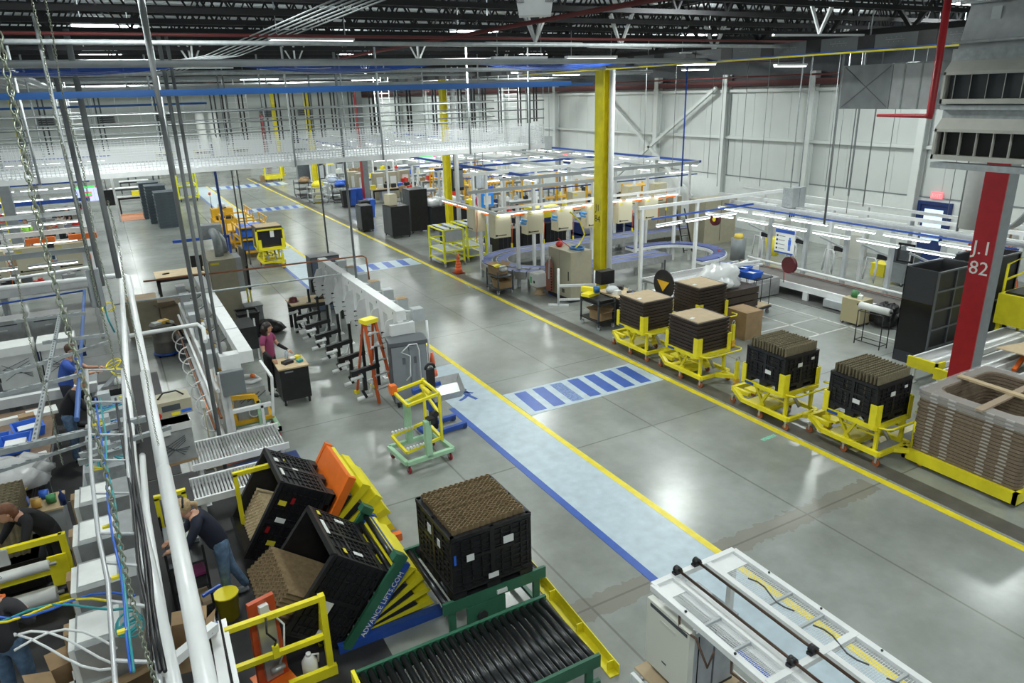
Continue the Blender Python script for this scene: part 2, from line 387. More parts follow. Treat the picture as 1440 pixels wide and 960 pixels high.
# ---- roof: deck, joists, girders ----
DK=mat('roof_deck',(0.72,0.75,0.78),.5,.2); JST=mat('joist_black',(0.016,0.016,0.018),.85); JR=mat('joist_red_primer',(0.14,0.025,0.025),.6)
b=B(); y=-6
vs=[];
n=0
while y<84:
    b.add([(-30,y,8.62),(XW,y,8.62),(XW,y+.14,8.62),(-30,y+.14,8.62),(-30,y+.18,8.70),(XW,y+.18,8.70),(XW,y+.3,8.70),(-30,y+.3,8.70),(-30,y+.34,8.62),(XW,y+.34,8.62)],[(3,2,1,0),(4,5,2,3)[::1],(7,6,5,4),(9,6,7,8)][:4]); y+=.34
b.bx(-30,XW,-6,84,8.72,8.76)
ST('ceiling',b,DK)
zb,zt=7.55,8.6
def truss(L,zb,zt,seg,r=.03,ch=.07):
    b=B(); b.bar((0,0,zb),(L,0,zb),ch*1.2,ch); b.bar((0,0,zt-.03),(L,0,zt-.03),ch*1.2,ch)
    n=int(L/seg)
    for i in range(n):
        x=i*seg; b.bar((x,0,zb),(x+seg/2,0,zt),r); b.bar((x+seg/2,0,zt),(x+seg,0,zb),r)
    return b
jb=truss(56,zb,zt,1.1)
first=None
JY=[1.9+1.55*i for i in range(50)]
for i,y in enumerate(JY):
    lab='black open web steel roof joist spanning the hall under the deck'
    if first is None:
        first=O('roof_joist',jb,JST,lab,'roof joist',(-30,y,0),group='open web roof joists under the deck')
    else: DUP(first,(-30,y,0))
gt=None
for x,l in ((14.15,'deep black girder truss running along the column line'),(-10.4,'deep black girder truss over the left workstations')):
    b=B(); 
    for s in(-.12,.12): b.bar((s,-4,7.35),(s,82,7.35),.1,.12); b.bar((s,-4,8.5),(s,82,8.5),.1,.12)
    for i in range(45):
        y=-4+i*1.9; b.bar((0,y,7.35),(0,y+.95,8.5),.07); b.bar((0,y+.95,8.5),(0,y+1.9,7.35),.07)
    O('girder_truss',b,JST,l,'truss',(x,0,0))
# red sprinkler mains
for x,z,l in((6.2,7.42,'thin dull red sprinkler pipe under the joists above the aisle'),(18.9,7.3,'thin dull red sprinkler pipe above the right work cell'),(24.8,6.75,'dull red sprinkler main along the right wall')):
    O('sprinkler_pipe',B().tube([(x,-3,z),(x,80,z)],.035,8),JR,l,'pipe')
for i,y in enumerate((11.2,20.6,30.1)):
    O('sprinkler_pipe',B().tube([(-20,y,7.25),(24.5,y,7.25)],.022,8),JR,ORD[i]+' thin red sprinkler branch pipe crossing the hall under the joists','pipe')
# high bay fixtures (housing above each lamp)
fx=None
for x,y in LAMPS:
    if fx is None:
        fx=T('high_bay_lamp','white high bay lamp hanging under the joists','ceiling lamp',(x,y,7.80),0,'high bay lamps under the roof')
        b=B(); b.prism([(-.58,0),(.58,0),(.45,.1),(-.45,.1)],-.3,.3,'y'); b.build('housing',WHT,fx)
        [B().tube([(k,0,.1),(k,0,.85)],.012,6).build('hanger',GAL,fx) for k in(-.4,.4)]
        b=B()
        for k in(-.2,-.07,.07,.2): b.bx(-.55,.55,k-.03,k+.03,-.012,.002)
        b.build('tube',mat('lamp_tube',(0.93,0.98,1.0),.4,emit=14.0),fx)
    else: DUP(fx,(x,y,7.80))
# =============== BULK BINS, PADS, LIFT CARTS, TILTERS (near area) ===============
def bin_panel(L,H,t=.035,rib=.022,style=0):
    "panel in the local xz plane, outer side towards -y"
    b=B(); b.bx(-L/2,L/2,0,t,0,H); b.bx(-L/2,L/2,-rib-.01,0,H-.05,H); b.bx(-L/2,L/2,-rib,0,0,.035)
    nz=max(3,int(H/.075)); nx=max(4,int(L/.12))
    for i in range(1,nz): b.bx(-L/2,L/2,-rib,0,i*H/nz-.006,i*H/nz+.006)
    for i in range(nx+1):
        x=-L/2+i*L/nx; b.bx(x-.009,x+.009,-rib,0,0,H*(.5 if style and i%2 else 1))
    b.bx(-L*.28,L*.28,-rib-.004,0,H*.52,H*.54+.02); b.bx(-.03,.03,-rib-.006,0,0,H)
    return b
def make_bin(name,label,lx,ly,lz,M_=BLK,labels=(),group=None,base_h=.13):
    t=T(name,label,'bin',group=group)
    b=B(); b.bx(-lx/2,lx/2,-ly/2,ly/2,base_h-.03,base_h)
    for x in(-1,0,1):
        for y in(-1,0,1): b.box((x*(lx/2-.09),y*(ly/2-.09),base_h/2-.01),(.18,.18,base_h-.02))
    b.bx(-lx/2,lx/2,-ly/2,-ly/2+.1,0,.03); b.bx(-lx/2,lx/2,ly/2-.1,ly/2,0,.03); b.build('base',M_,t)
    H=lz-base_h; ps=[]
    for k,(L,d) in enumerate(((lx,ly),(ly,lx),(lx,ly),(ly,lx))):
        o=bin_panel(L-.03,H,style=k%2).build('side_panel',M_,t); a=(0,PI/2,PI,-PI/2)[k]
        o.rotation_euler=(0,0,a); off=Matrix.Rotation(a,3,'Z')@Vector((0,-d/2+.03,base_h)); o.location=off; ps.append(o)
    for (k,x,z,w,h,mm) in labels:
        B().bx(x-w/2,x+w/2,-.034,-.026,z-h/2,z+h/2).build('label_card',mm,ps[k])
    return t
def pad(L,H,amp=.028,per=.075,t=.008):
    "one corrugated pad standing upright: zigzag sheet pair with flat liner"
    b=B(); n=int(L/per*2); 
    for sgn in(1,-1):
        vs=[];fs=[]
        for i in range(n+1):
            x=-L/2+i*L/n; y=(amp if i%2 else -amp)*sgn*.5+sgn*amp*.5
            vs+= [(x,y-t/2,0),(x,y+t/2,0),(x,y+t/2,H),(x,y-t/2,H)]
        for i in range(n):
            a=i*4;c=a+4
            fs+= [(a,c,c+3,a+3),(a+1,a+2,c+2,c+1),(a+3,c+3,c+2,a+2)]
        b.add(vs,fs)
    b.bx(-L/2,L/2,-t/3,t/3,0,H*.985)
    return b
WLAB=PAP; YLAB=mat('yellow_sticker',(.75,.65,.05),.5); RLAB=mat('red_sticker',(.3,.01,.015),.5)
# --- bin on the green roller table
bin3=make_bin('bulk_bin','black ribbed bulk bin full of upright cardboard pads on the green roller table',1.10,1.08,.88,labels=[(0,-.3,.42,.1,.09,WLAB),(0,.22,.5,.14,.1,WLAB),(0,.0,.06,.14,.07,WLAB),(3,-.1,.55,.1,.12,WLAB),(3,.18,.5,.08,.1,WLAB),(0,-.5,.45,.03,.13,BLB)])
bin3.location=(3.24,7.08,.64)
p0=None; PX,PYc=1.10,1.08
for i in range(15):
    y=7.08-.45+i*.064; lab='brown corrugated pad standing in the bin on the green roller table'
    if p0 is None: p0=O('cardboard_pad',pad(.98,.80),CRDK if False else mat('pad_brown',(0.205,0.145,0.075),.85,var=.2,scale=20),lab,'cardboard pad',(3.24,y,.79),group='pads in the bin on the green table')
    else: DUP(p0,(3.24+random.uniform(-.01,.01),y,.79+random.uniform(-.012,.012)))
PADM=MC['pad_brown']; PADO=mat('pad_olive',(0.20,0.17,0.105),.85,var=.15,scale=16)
# --- green roller table under it
def roller_conv(name,label,x0,x1,y0,y1,z,fm,rm,axis='y',pitch=.1,r=.04,frame_h=.14,legs=True,extra=None,cat='conveyor',legw=.09,leg_mat=None,group=None):
    t=T(name,label,cat,((x0+x1)/2,(y0+y1)/2,0),group=group); w,d=(x1-x0),(y1-y0)
    for s in(-1,1):
        b=B()
        if axis=='y': b.bx(-w/2,w/2,s*d/2-.02,s*d/2+.02,z-frame_h,z+.02); b.bx(-w/2,w/2,s*d/2-.02-s*.05,s*d/2+.02,z-frame_h,z-frame_h+.015)
        else: b.bx(s*w/2-.02,s*w/2+.02,-d/2,d/2,z-frame_h,z+.02); b.bx(s*w/2-.02-s*.05,s*w/2+.02,-d/2,d/2,z-frame_h,z-frame_h+.015)
        b.build('side_rail',fm,t)
    n=int((w if axis=='y' else d)/pitch)
    r0=None
    for i in range(n):
        u=-(w if axis=='y' else d)/2+pitch*(i+.5)
        if r0 is None:
            b=B(); b.tube([(0,-d/2+.02,0),(0,d/2-.02,0)] if axis=='y' else [(-w/2+.02,0,0),(w/2-.02,0,0)],r,10)
            r0=b.build('roller',rm,t); o=r0
        else: o=r0.copy(); COL.objects.link(o)
        o.location=(u,0,z-r+.012) if axis=='y' else (0,u,z-r+.012)
    if legs:
        for sx in(-1,1):
            for sy in(-1,1):
                b=B(); x,y=sx*(w/2-.12),sy*(d/2-.03); b.bx(x-legw/2,x+legw/2,y-.02,y+.02,0.0,z-frame_h); b.bx(x-legw/2-.03,x+legw/2+.03,y-.06,y+.06,0,.015)
                b.build('leg',leg_mat or fm,t)
    if extra: extra(t,w,d)
    return t
def ex(t,w,d):
    b=B(); b.bx(-w/2+.25,-w/2+.29,-d/2+.02,d/2-.02,.61,.65); b.build('stop_bar',mat('rust_orange',(.45,.1,.02),.5,var=.2),t)
    b=B(); b.bx(-w/2+.3,w/2-.6,-d/2-.03,-d/2+.0,.2,.5); b.build('drive_guard',GRN,t)
    b=B(); b.cyl((-w/2+.5,-d/2-.05,.32),(-w/2+.5,-d/2-.02,.32),.07,12); b.build('motor_disc',DST,t)
    b=B(); b.bx(.0,.14,-d/2-.045,-d/2-.022,.545,.595); b.build('maker_plate',PAP,t)
    b=B(); b.bar((-w/2+.15,-d/2,.2),(w/2-.1,-d/2,.2),.05); b.bar((w/2-.12,-d/2,.15),(w/2-.12,d/2,.15),.05); b.build('brace',GRN,t)
RBK=mat('roller_black',(0.045,0.047,0.05),.28,.7)
roller_conv('roller_table','green framed roller table carrying the full black bin',2.55,3.98,6.55,7.82,.645,GRN,RBK,pitch=.125,r=.045,extra=ex)
def ex2(t,w,d):
    b=B(); b.bar((-w/2,-d/2-.0,.25),(w/2,-d/2,.25),.05); b.build('brace',GRN,t)
    b=B(); b.bx(-w/2-.06,-w/2-.02,-d/2,d/2,.45,.66); b.build('end_plate',YEL,t)
roller_conv('roller_conveyor','long green framed conveyor with black rollers at bottom centre',1.35,3.72,5.0,6.12,.60,GRN,RBK,pitch=.094,r=.038,extra=ex2)
b=B(); b.bx(-.012,.0,-1.3,1.2,0.0,.14); b.bx(-.13,0,-1.3,1.2,0,.012)
for y in(-1.2,-.5,.2,.9): b.bx(-.1,-.01,y,y+.015,.0,.13)
O('floor_guard_angle',b,YEL,'yellow steel angle guard bolted to floor beside the green conveyors','guard rail',(4.2,6.45,.001),-.06)
# --- tilters
def tilter(lab,piv,th,w,L,plate,arm,rollers,txt=False):
    t=T('tilt_table',lab,'tilt table',(piv[0],piv[1],0))
    R=Matrix.Rotation(-th,4,'Y'); Tm=Matrix.Translation((0,0,.07))@R
    b=B(Tm); b.bx(-.08,L,-w/2,w/2,-.13,-.05); b.build('plate',plate,t)
    for s in(-1,1):
        b=B(Tm); b.bx(-.05,L+.02,s*w/2-.04,s*w/2+.04,-.16,-.04); o=b.build('side_arm',arm,t)
        if txt and s==-1:
            e=(R@Matrix.Rotation(PI/2,4,'X')).to_euler(); p=Tm@Vector((.64,-w/2-.044,-.135)); text('ADVANCE LIFTS.COM',.095,PAP,o,p,e)
        b=B(); b.bx(-.1,L+.06,s*w/2-.05,s*w/2+.05,.0,.12); o=b.build('base_rail',arm,t)
    b=B(); n=9
    for k in range(n):
        a0=th*(k+.08)/n*.93+.03; a1=th*(k+.92)/n*.93+.03; b.c=k%2; rr=L*(1.0 if k%2==0 else .82)
        pts=[(.1,.1),(rr*math.cos(a0),.1+rr*math.sin(a0)),((rr-.04)*math.cos(a1),.1+(rr-.04)*math.sin(a1))]
        yy=w/2-.06; b.prism(pts,-yy,yy,'y')
    b.build('bellows',[YEL,BLM],t)
    if rollers:
        b=B(Tm)
        for s in(-1,1): b=B(Tm); b.bx(-.02,L+.1,s*(w/2+.03)-.025,s*(w/2+.03)+.025,-.06,.06); b.build('roller_frame',GRN,t)
        nn=int((L)/.12)
        for i in range(nn):
            b=B(Tm); b.tube([(.08+i*.12,-w/2+.02,-.01),(.08+i*.12,w/2-.02,-.01)],.035,10); b.build('roller',RBK,t)
        [B(Tm).bx(L+.0,L+.1,s*w/2-.06,s*w/2+.06,-.05,.12).build('end_stop',GRN,t) for s in(-1,1)]
    return t
th1,th2=1.011,.891
def tilted_bin(O_,th,lx,ly,lz,lab,labels):
    t=make_bin('bulk_bin',lab,lx,ly,lz,labels=labels)
    a=Vector((math.cos(th),0,math.sin(th))); n=Vector((math.sin(th),0,-math.cos(th)))
    p=Vector(O_)+a*lx/2+Vector((0,ly/2,0))+n*(lz-.0); t.location=p; t.rotation_euler=(0,-th,0); return t,p
bin1,pp1=tilted_bin((.668,9.022,.483),th1,1.197,1.158,.837,'black bulk bin tipped toward the packers on the orange tilt table',[(0,-.3,.45,.07,.12,YLAB),(0,.05,.47,.07,.14,WLAB),(0,.3,.55,.07,.11,YLAB),(0,-.12,.58,.09,.05,RLAB),(0,.36,.42,.09,.05,RLAB),(1,.2,.6,.12,.06,WLAB),(1,-.2,.6,.2,.04,WLAB),(1,.0,.35,.05,.08,WLAB)])
bin2,pp2=tilted_bin((.81,7.203,.514),th2,1.108,1.235,.851,'black bulk bin tipped on blue tilt table, its brown pads sliding out',[(0,-.1,.42,.16,.12,WLAB),(1,.1,.62,.34,.05,WLAB),(1,.42,.3,.07,.14,WLAB),(1,-.42,.5,.1,.04,YLAB),(1,-.4,.3,.07,.13,WLAB),(1,.48,.6,.1,.04,YLAB),(0,-.4,.3,.12,.1,WLAB)])
tilter('orange tilt table with yellow bellows holding the farther tipped bin',(pp1.x-.5*1.197*math.cos(th1)+.02,9.62),th1,1.2,1.46,ORG,ORG,False)
tilter('blue armed tilt table with yellow and black bellows lettered ADVANCE LIFTS.COM',(pp2.x-.5*1.108*math.cos(th2)+.03,7.8),th2,1.25,1.2,BLU,BLU,True,True)
# pads inside the tipped bins
def tilted_pads(binr,n,x0,dx,z0,L,H,m,lab,grp,slide=0,yo=0):
    first=None; th=-binr.rotation_euler.y
    R=Matrix.Rotation(-th,4,'Y'); base=Matrix.Translation(binr.location)@R
    for i in range(n):
        mloc=base@Matrix.Translation((x0+i*dx,yo,z0-slide*i))@Matrix.Rotation(PI/2,4,'Z')
        o=O('cardboard_pad',pad(L,H,.03,.08),m,lab,'cardboard pad') if first is None else DUP(first)
        if first is None: first=o; o['group']=grp
        o.matrix_world=mloc
tilted_pads(bin1,8,-.50,.066,.15,1.0,.55,mat('pad_light',(0.50,0.40,0.24),.8,var=.2,scale=24),'light tan corrugated pad lying in the bin on the orange tilt table','light pads in the farther tipped bin')
tilted_pads(bin2,7,-.46,.06,.28,1.05,.86,PADM,'brown corrugated pad sliding out of the bin on the blue tilt table','brown pads spilling from the nearer tipped bin',.015)
# ---------- casters ----------
def caster(b,x,y,r=.06,wm=1,h=.17):
    b.c=0; b.bx(x-.04,x+.04,y-.04,y+.04,h-.015,h); b.bx(x-.035,x-.025,y-.02,y+.02,r,h); b.bx(x+.025,x+.035,y-.02,y+.02,r,h)
    b.c=wm; b.cyl((x-.02,y,r),(x+.02,y,r),r,12); b.c=0
def casters(t,pts,r=.06,wm=CRO,h=.17):
    for x,y in pts:
        b=B(); caster(b,x,y,r,1,h); b.build('caster',[STL,wm],t)
# ---------- yellow lift carts ----------
def lift_cart(label,loc,group='yellow lift carts beside the aisle'):
    t=T('lift_cart',label,'cart',loc,0,group)
    zb=.23
    b=B()   # base frame, long axis y (1.5), width .9
    for x in(-.42,.42): b.bx(x-.04,x+.04,-.62,.55,zb-.04,zb+.04)
    for y in(-.62,-.1,.4): b.bx(-.42,.42,y-.035,y+.035,zb-.035,zb+.035)
    b.bar((-.42,.55,zb),(-.25,.95,zb+.08),.08,.09); b.bar((.42,.55,zb),(.25,.95,zb+.08),.08,.09); b.bx(-.3,.3,.9,.98,zb+.03,zb+.13)
    b.bx(-.30,-.22,.5,.93,zb+.04,zb+.12); b.bx(.2,.28,.5,.93,zb+.04,zb+.12)
    b.build('base_frame',YEL,t)
    b=B(); b.bx(-.42,.42,-.1,.38,zb+.03,zb+.045); b.bx(-.1,.1,.5,.8,zb+.05,zb+.1); b.build('deck_plate',YEL,t)
    for x in(-.36,.36):   # lift legs
        b=B(); b.bar((x,-.5,zb+.04),(x,-.5,.70),.06); b.bar((x,-.15,zb+.3),(x,.25,zb+.3),.03); b.bar((x,-.5,zb+.3),(x,-.12,zb+.3),.03); b.bar((x,.12,zb+.04),(x,-.12,.70),.05); b.bar((x,.02,zb+.04),(x,.32,.70),.05)
        b.build('lift_leg',YEL,t)
    for x in(-.15,.15):
        b=B(); b.cyl((x,-.42,zb+.06),(x,-.1,.64),.035,10); b.c=1; b.cyl((x,-.25,zb+.28),(x,-.02,.69),.02,8); b.build('lift_cylinder',[STL,BLM],t)
    b=B(); z=.72
    for x in(-.48,.48): b.bx(x-.04,x+.04,-.52,.52,z-.04,z+.03)
    for y in(-.52,0,.52): b.bx(-.48,.48,y-.035,y+.035,z-.04,z+.03)
    b.build('top_frame',YEL,t)
    for x,y,h in((-.5,-.53,.42),(-.5,.53,.36),(.5,.53,.42),(.5,-.53,.4)):
        b=B(); sx,sy=(1 if x<0 else -1),(1 if y<0 else -1); w=.1 if not(x<0 and y<0) else .13
        b.bx(x-.012,x+.012,min(y,y+sy*w),max(y,y+sy*w),z-.04,z+h); b.bx(min(x,x+sx*w),max(x,x+sx*w),y-.012,y+.012,z-.04,z+h); b.build('corner_post',YEL,t)
    b=B(); b.tube([(-.45,-.55,z+.02),(-.40,-.70,z+.02),(-.3,-.74,z+.02),(.62,-.74,z+.02),(.72,-.66,z+.02),(.70,-.5,z+.02)],.02,8); b.build('push_bar',YEL,t)
    b=B(); b.bar((-.02,-.62,zb),(.28,-.92,zb),.08); b.bar((.28,-.62,zb),(.28,-1.0,zb),.07); b.bx(.24,.32,-1.02,-.95,zb-.03,.62); b.build('tongue',YEL,t)
    b=B(); b.tube(arc((.28,-.985,.67),.05,0,2*PI,12,'xz')[:-1],.013,6,close=True); b.build('tow_ring',STL,t)
    b=B(); b.bx(.22,.34,-1.03,-.94,.12,.2); b.cyl((.22,-1.0,.05),(.34,-1.0,.05),.05,10); b.build('hitch_foot',AMB,t)
    b=B(); b.bx(.28,.34,-.95,-.93,.42,.6); b.build('release_lever',RED,t)
    b=B(); b.bx(-.531,-.522,.2,.42,z-.03,z+.02); b.build('id_label',BLU,t)
    casters(t,[(-.42,-.6),(.42,-.6),(-.3,.9),(.3,.9),(-.42,.05),(.42,.05)],.065,CRO,.19)
    return t
lc=lift_cart('yellow lift cart nearest the red column, under a black bin of pads',(11.32,7.25,0))
CARTS=[((11.2,7.15),None),((11.0,8.95),'yellow lift cart second from the front, under a black bin of pads'),((11.1,11.42),'yellow lift cart third from the front, under a dark brown tote stack'),((11.15,13.35),'yellow lift cart at the far end of the front row, under a brown tote stack'),((12.95,13.35),'yellow lift cart in the back row behind the others, under a brown tote stack')]
for (x,y),l in CARTS[1:]: DUP(lc,(x+.12,y+.1,0),label=l)
CARTDX,CARTDY=.12,.1
def cart_bin(x,y,lab,rz=0):
    t=make_bin('bulk_bin',lab,.97,.97,.72,labels=[(0,-.05,.38,.12,.08,WLAB),(3,.1,.2,.14,.08,WLAB),(0,.3,.45,.08,.05,WLAB)],base_h=.12); t.location=(x+CARTDX,y+CARTDY,.755); t.rotation_euler=(0,0,rz)
    return t
def bin_pads(x,y,z,rows,lab,grp,rng):
    x+=CARTDX; y+=CARTDY
    f=None
    for i in range(rows):
        yy=y-.42+i*(.84/(rows-1))
        zz=z+random.uniform(-.012,.012)
        if f is None: f=O('cardboard_pad',pad(.90,.74,.0125,.05),PADO,lab,'cardboard pad',(x,yy,zz),group=grp)
        else: DUP(f,(x+random.uniform(-.015,.015),yy,zz))
cart_bin(11.2,7.15,'black bulk bin of pads on the lift cart nearest the red column'); bin_pads(11.2,7.15,.90,13,'olive brown pad in the bin nearest the red column','pads in the bin nearest the red column',0)
cart_bin(11.0,8.95,'black bulk bin of pads on the second lift cart'); bin_pads(11.0,8.95,.90,13,'olive brown pad in the second black bin from the red column','pads in the second black bin',0)
def tote_stack(x,y,n,grp,lab,z0=.755,lx=.94,ly=.93,h=.082,tiltd=0,top=True,toplab=''):
    x+=CARTDX; y+=CARTDY
    f=None
    for i in range(n):
        if f is None:
            b=B(); w=.02
            for s in(-1,1):
                b.bx(-lx/2,lx/2,s*ly/2-(w if s>0 else 0),s*ly/2+(w if s<0 else 0),0,h-.012); b.bx(s*lx/2-(w if s>0 else 0),s*lx/2+(w if s<0 else 0),-ly/2,ly/2,0,h-.012)
            b.bx(-lx/2-.02,lx/2+.02,-ly/2-.02,-ly/2+.01,h-.03,h-.012); b.bx(-lx/2-.02,lx/2+.02,ly/2-.01,ly/2+.02,h-.03,h-.012)
            b.bx(-lx/2-.02,-lx/2+.01,-ly/2,ly/2,h-.03,h-.012); b.bx(lx/2-.01,lx/2+.02,-ly/2,ly/2,h-.03,h-.012); b.bx(-lx/2,lx/2,-ly/2,ly/2,0,.01)
            f=O('nesting_tray',b,BRN,lab,'tray',(x,y,z0),group=grp)
        else: DUP(f,(x+random.uniform(-.008,.008),y+random.uniform(-.008,.008),z0+i*h))
    zt=z0+n*h-.012
    t=T('cardboard_sheet',toplab,'cardboard sheet',(x,y,zt))
    b=B(); b.bx(-lx/2+.03,lx/2-.05,-ly/2+.03,ly/2-.02,0,.012); b.build('sheet',CRL,t)
    B().box((-.3,-.1,.014),(.12,.08,.003),.3).build('sticker',PAP,t)
    return zt
tote_stack(11.1,11.42,9,'brown trays on the third lift cart','dark brown tray in the stack on the third lift cart',toplab='tan cardboard sheet lying on the tray stack of the third cart')
tote_stack(11.15,13.35,9,'brown trays on the far lift cart','dark brown tray in the stack on the fourth lift cart',toplab='tan cardboard sheet lying on the tray stack of the fourth cart')
tote_stack(12.95,13.35,10,'brown trays on the back row cart','dark brown tray in the stack on the back row cart',toplab='torn tan cardboard sheet lying on the back row tray stack')
# ---------- big pallet of foam trays, lower right ----------
t=T('pallet_dolly','low yellow dolly under the tall tray stack at right edge','dolly',(12.55,5.6,0))
b=B(); b.bx(-1.1,1.1,-.95,-.88,.08,.28); b.bx(-1.1,1.1,.88,.95,.08,.28); b.bx(-1.1,-1.03,-.95,.95,.08,.28); b.bx(1.03,1.1,-.95,.95,.08,.28)
for y in(-.5,0,.5): b.bx(-1.03,1.03,y-.04,y+.04,.1,.2)
b.build('frame',YEL,t)
b=B(); b.tube([(-1.0,.85,.28),(-1.0,.85,.75),(-.9,.85,.85)],.03,8); b.build('handle',YEL,t); B().bx(-.2,.2,-.955,-.951,.14,.2).build('id_label',BLU,t)
casters(t,[(-.9,-.8),(.9,-.8),(-.9,.8),(.9,.8)],.04,RUB,.09)
TRM=mat('pressed_fibre_tray',(0.20,0.15,0.105),.75,var=.15,scale=20); f=None
for i in range(18):
    z=.285+i*.062
    if f is None:
        b=B(); lx,ly=2.06,1.78
        def rr(a,c,r,z_):
            out=[]
            for (cx,cy,a0) in((a-r,c-r,0),(-a+r,c-r,PI/2),(-a+r,-c+r,PI),(a-r,-c+r,1.5*PI)):
                for k in range(5): out.append((cx+r*math.cos(a0+k*PI/8),cy+r*math.sin(a0+k*PI/8),z_))
            return out
        o1=rr(lx/2,ly/2,.1,0);o2=rr(lx/2,ly/2,.1,.05);i2=rr(lx/2-.24,ly/2-.22,.2,.05);i1=rr(lx/2-.24,ly/2-.22,.2,0);n=len(o1)
        b.add(o1+o2+i2+i1,[(k,(k+1)%n,n+(k+1)%n,n+k) for k in range(n)]+[(n+k,n+(k+1)%n,2*n+(k+1)%n,2*n+k) for k in range(n)]+[(2*n+k,2*n+(k+1)%n,3*n+(k+1)%n,3*n+k) for k in range(n)]+[(3*n+k,3*n+(k+1)%n,(k+1)%n,k) for k in range(n)])
        for x in(-.8,-.55,.3,.55,.8):
            b.c=1; b.bx(x-.07,x+.07,-ly/2-.012,-ly/2+.01,.03,.052); b.bx(x-.07,x+.07,ly/2-.01,ly/2+.012,.03,.052)
        for y in(-.6,-.3,.3,.6): b.bx(-lx/2-.012,-lx/2+.01,y-.06,y+.06,.03,.052)
        f=O('fibre_tray',b,[TRM,mat('tray_tab',(.45,.42,.38),.5)],'brown rounded fibre tray in the tall stack on the yellow dolly','tray',(12.55,5.6,z),group='fibre trays on the yellow dolly')
    else: DUP(f,(12.55+random.uniform(-.01,.01),5.6+random.uniform(-.01,.01),z))
ztop=.285+18*.062
O('wooden_slat',B().bx(-1.0,1.0,-.06,.06,0,.035),mat('slat_tan',(.38,.29,.2),.6),'long tan wooden slat lying along the top of the tray stack','slat',(12.45,5.5,ztop-.01),.05)
O('wooden_slat',B().bx(-.06,.06,-.85,.85,0,.035),WOD,'pale wooden slat lying across the top of the tray stack','slat',(12.5,5.55,ztop+.026),-.04)
b=B(); z=.012
pts=rr(1.06,.92,.14,.0); pin=rr(.82,.70,.2,.0); n=len(pts)
b.add([(p[0],p[1],.004) for p in pts]+[(p[0],p[1],.004) for p in pin]+[(p[0],p[1],-.14) for p in pts],[(k,(k+1)%n,n+(k+1)%n,n+k) for k in range(n)]+[(k,(k+1)%n,2*n+(k+1)%n,2*n+k) for k in range(n)])
O('stretch_film',b,mat('stretch_film_clear',(.75,.76,.77),.2,alpha=.3,bump=.3,scale=8),'clear stretch film wrapped over the rim of the tray stack','film',(12.55,5.6,ztop))
t=T('label_card','white paper label on the side of the tray stack','label',(13.2,4.62,.95)); B().box((0,0,0),(.24,.01,.14)).build('card',PAP,t)
# fire extinguisher at the red column
t=T('fire_extinguisher','red fire extinguisher standing at the foot of the red column','fire extinguisher',(13.58,7.0,.25))
b=B(); b.lathe([(.0,0),(.075,.0),(.08,.03),(.08,.36),(.05,.43),(.025,.46)],n=16); b.build('cylinder',BRED,t)
b=B(); b.bx(-.02,.02,-.07,.05,.46,.50); b.bx(-.015,.015,-.08,.02,.52,.54); b.build('valve',BLM,t); B().tube([(0,.05,.48),(0,.12,.4),(0,.11,.1)],.012,6).build('hose',BLM,t)
B().bx(-.082,-.078,-.05,.05,.12,.28).build('label_plate',PAP,t)
B().bx(.08,.19,-.05,.05,-.03,.4).build('bracket',RED,t)
# ---------- yellow guard rail in the packing corner ----------
t=T('guard_rail','yellow two rail guard fence in front of the tipped bins','guard rail',(0,6.9,0))
for z in(1.08,.56):
    b=B(); b.bx(.2,1.24,-.03,.03,z-.03,z+.03); b.build('rail',YEL,t)
b=B(); b.bx(1.2,1.27,-.04,.04,0,1.12); b.bar((1.235,0,.62),(1.235,-.0,.0),.04); b.build('post',YEL,t)
b=B(); b.bar((1.235,.02,1.05),(1.235,.5,.02),.04); b.build('brace',YEL,t); B().bx(.75,1.3,-.06,.0,0.0,.14).build('kick_angle',YEL,t)
b=B(); b.tube([(.62,-.04,1.1),(.6,-.1,.95),(.68,-.08,.8),(.66,-.05,.7)],.012,6); b.c=1; b.bx(.63,.7,-.1,-.04,.58,.72); b.build('pendant_control',[BLM,YEL],t)
# orange lifting tool leaning by the fence
t=T('vacuum_lifter','orange steel lift tool with hoses standing behind the yellow fence','lift tool',(.62,7.15,0),.25)
b=B(); b.prism([(-.18,0),(.18,0),(.15,1.15),(-.15,1.15)],-.03,.03,'y'); b.build('panel',mat('red_orange',(.50,.075,.02),.4,var=.15),t)
b=B(); b.bx(-.1,.1,-.08,-.03,.1,.95); b.build('channel',STL,t)
for z in(.25,.42): B().cyl((-.06,-.14,z),(.1,-.14,z),.035,10).build('cylinder',STL,t)
b=B(); b.tube([(.05,-.06,1.0),(.16,-.16,.8),(.1,-.2,.5),(.05,-.14,.3)],.012,6); b.build('hose',WHT,t); B().bx(-.2,.2,-.2,.2,0.0,.03).build('foot_plate',ORG,t); B().bx(-.05,.05,-.09,-.03,1.0,1.1).build('valve_block',PAP,t)
t=T('jug','white plastic jug standing on the mat by the yellow guard post','jug',(1.02,7.0,.012))
b=B(); b.lathe([(.0,0),(.085,0),(.09,.03),(.09,.19),(.05,.26),(.025,.28)],n=16); b.build('body',mat('jug_plastic',(.7,.7,.66),.4),t); B().cyl((0,0,.275),(0,0,.31),.03,12).build('cap',WHT,t); B().tube([(.03,0,.27),(.11,0,.25),(.1,0,.14)],.013,6).build('handle',MC['jug_plastic'],t)
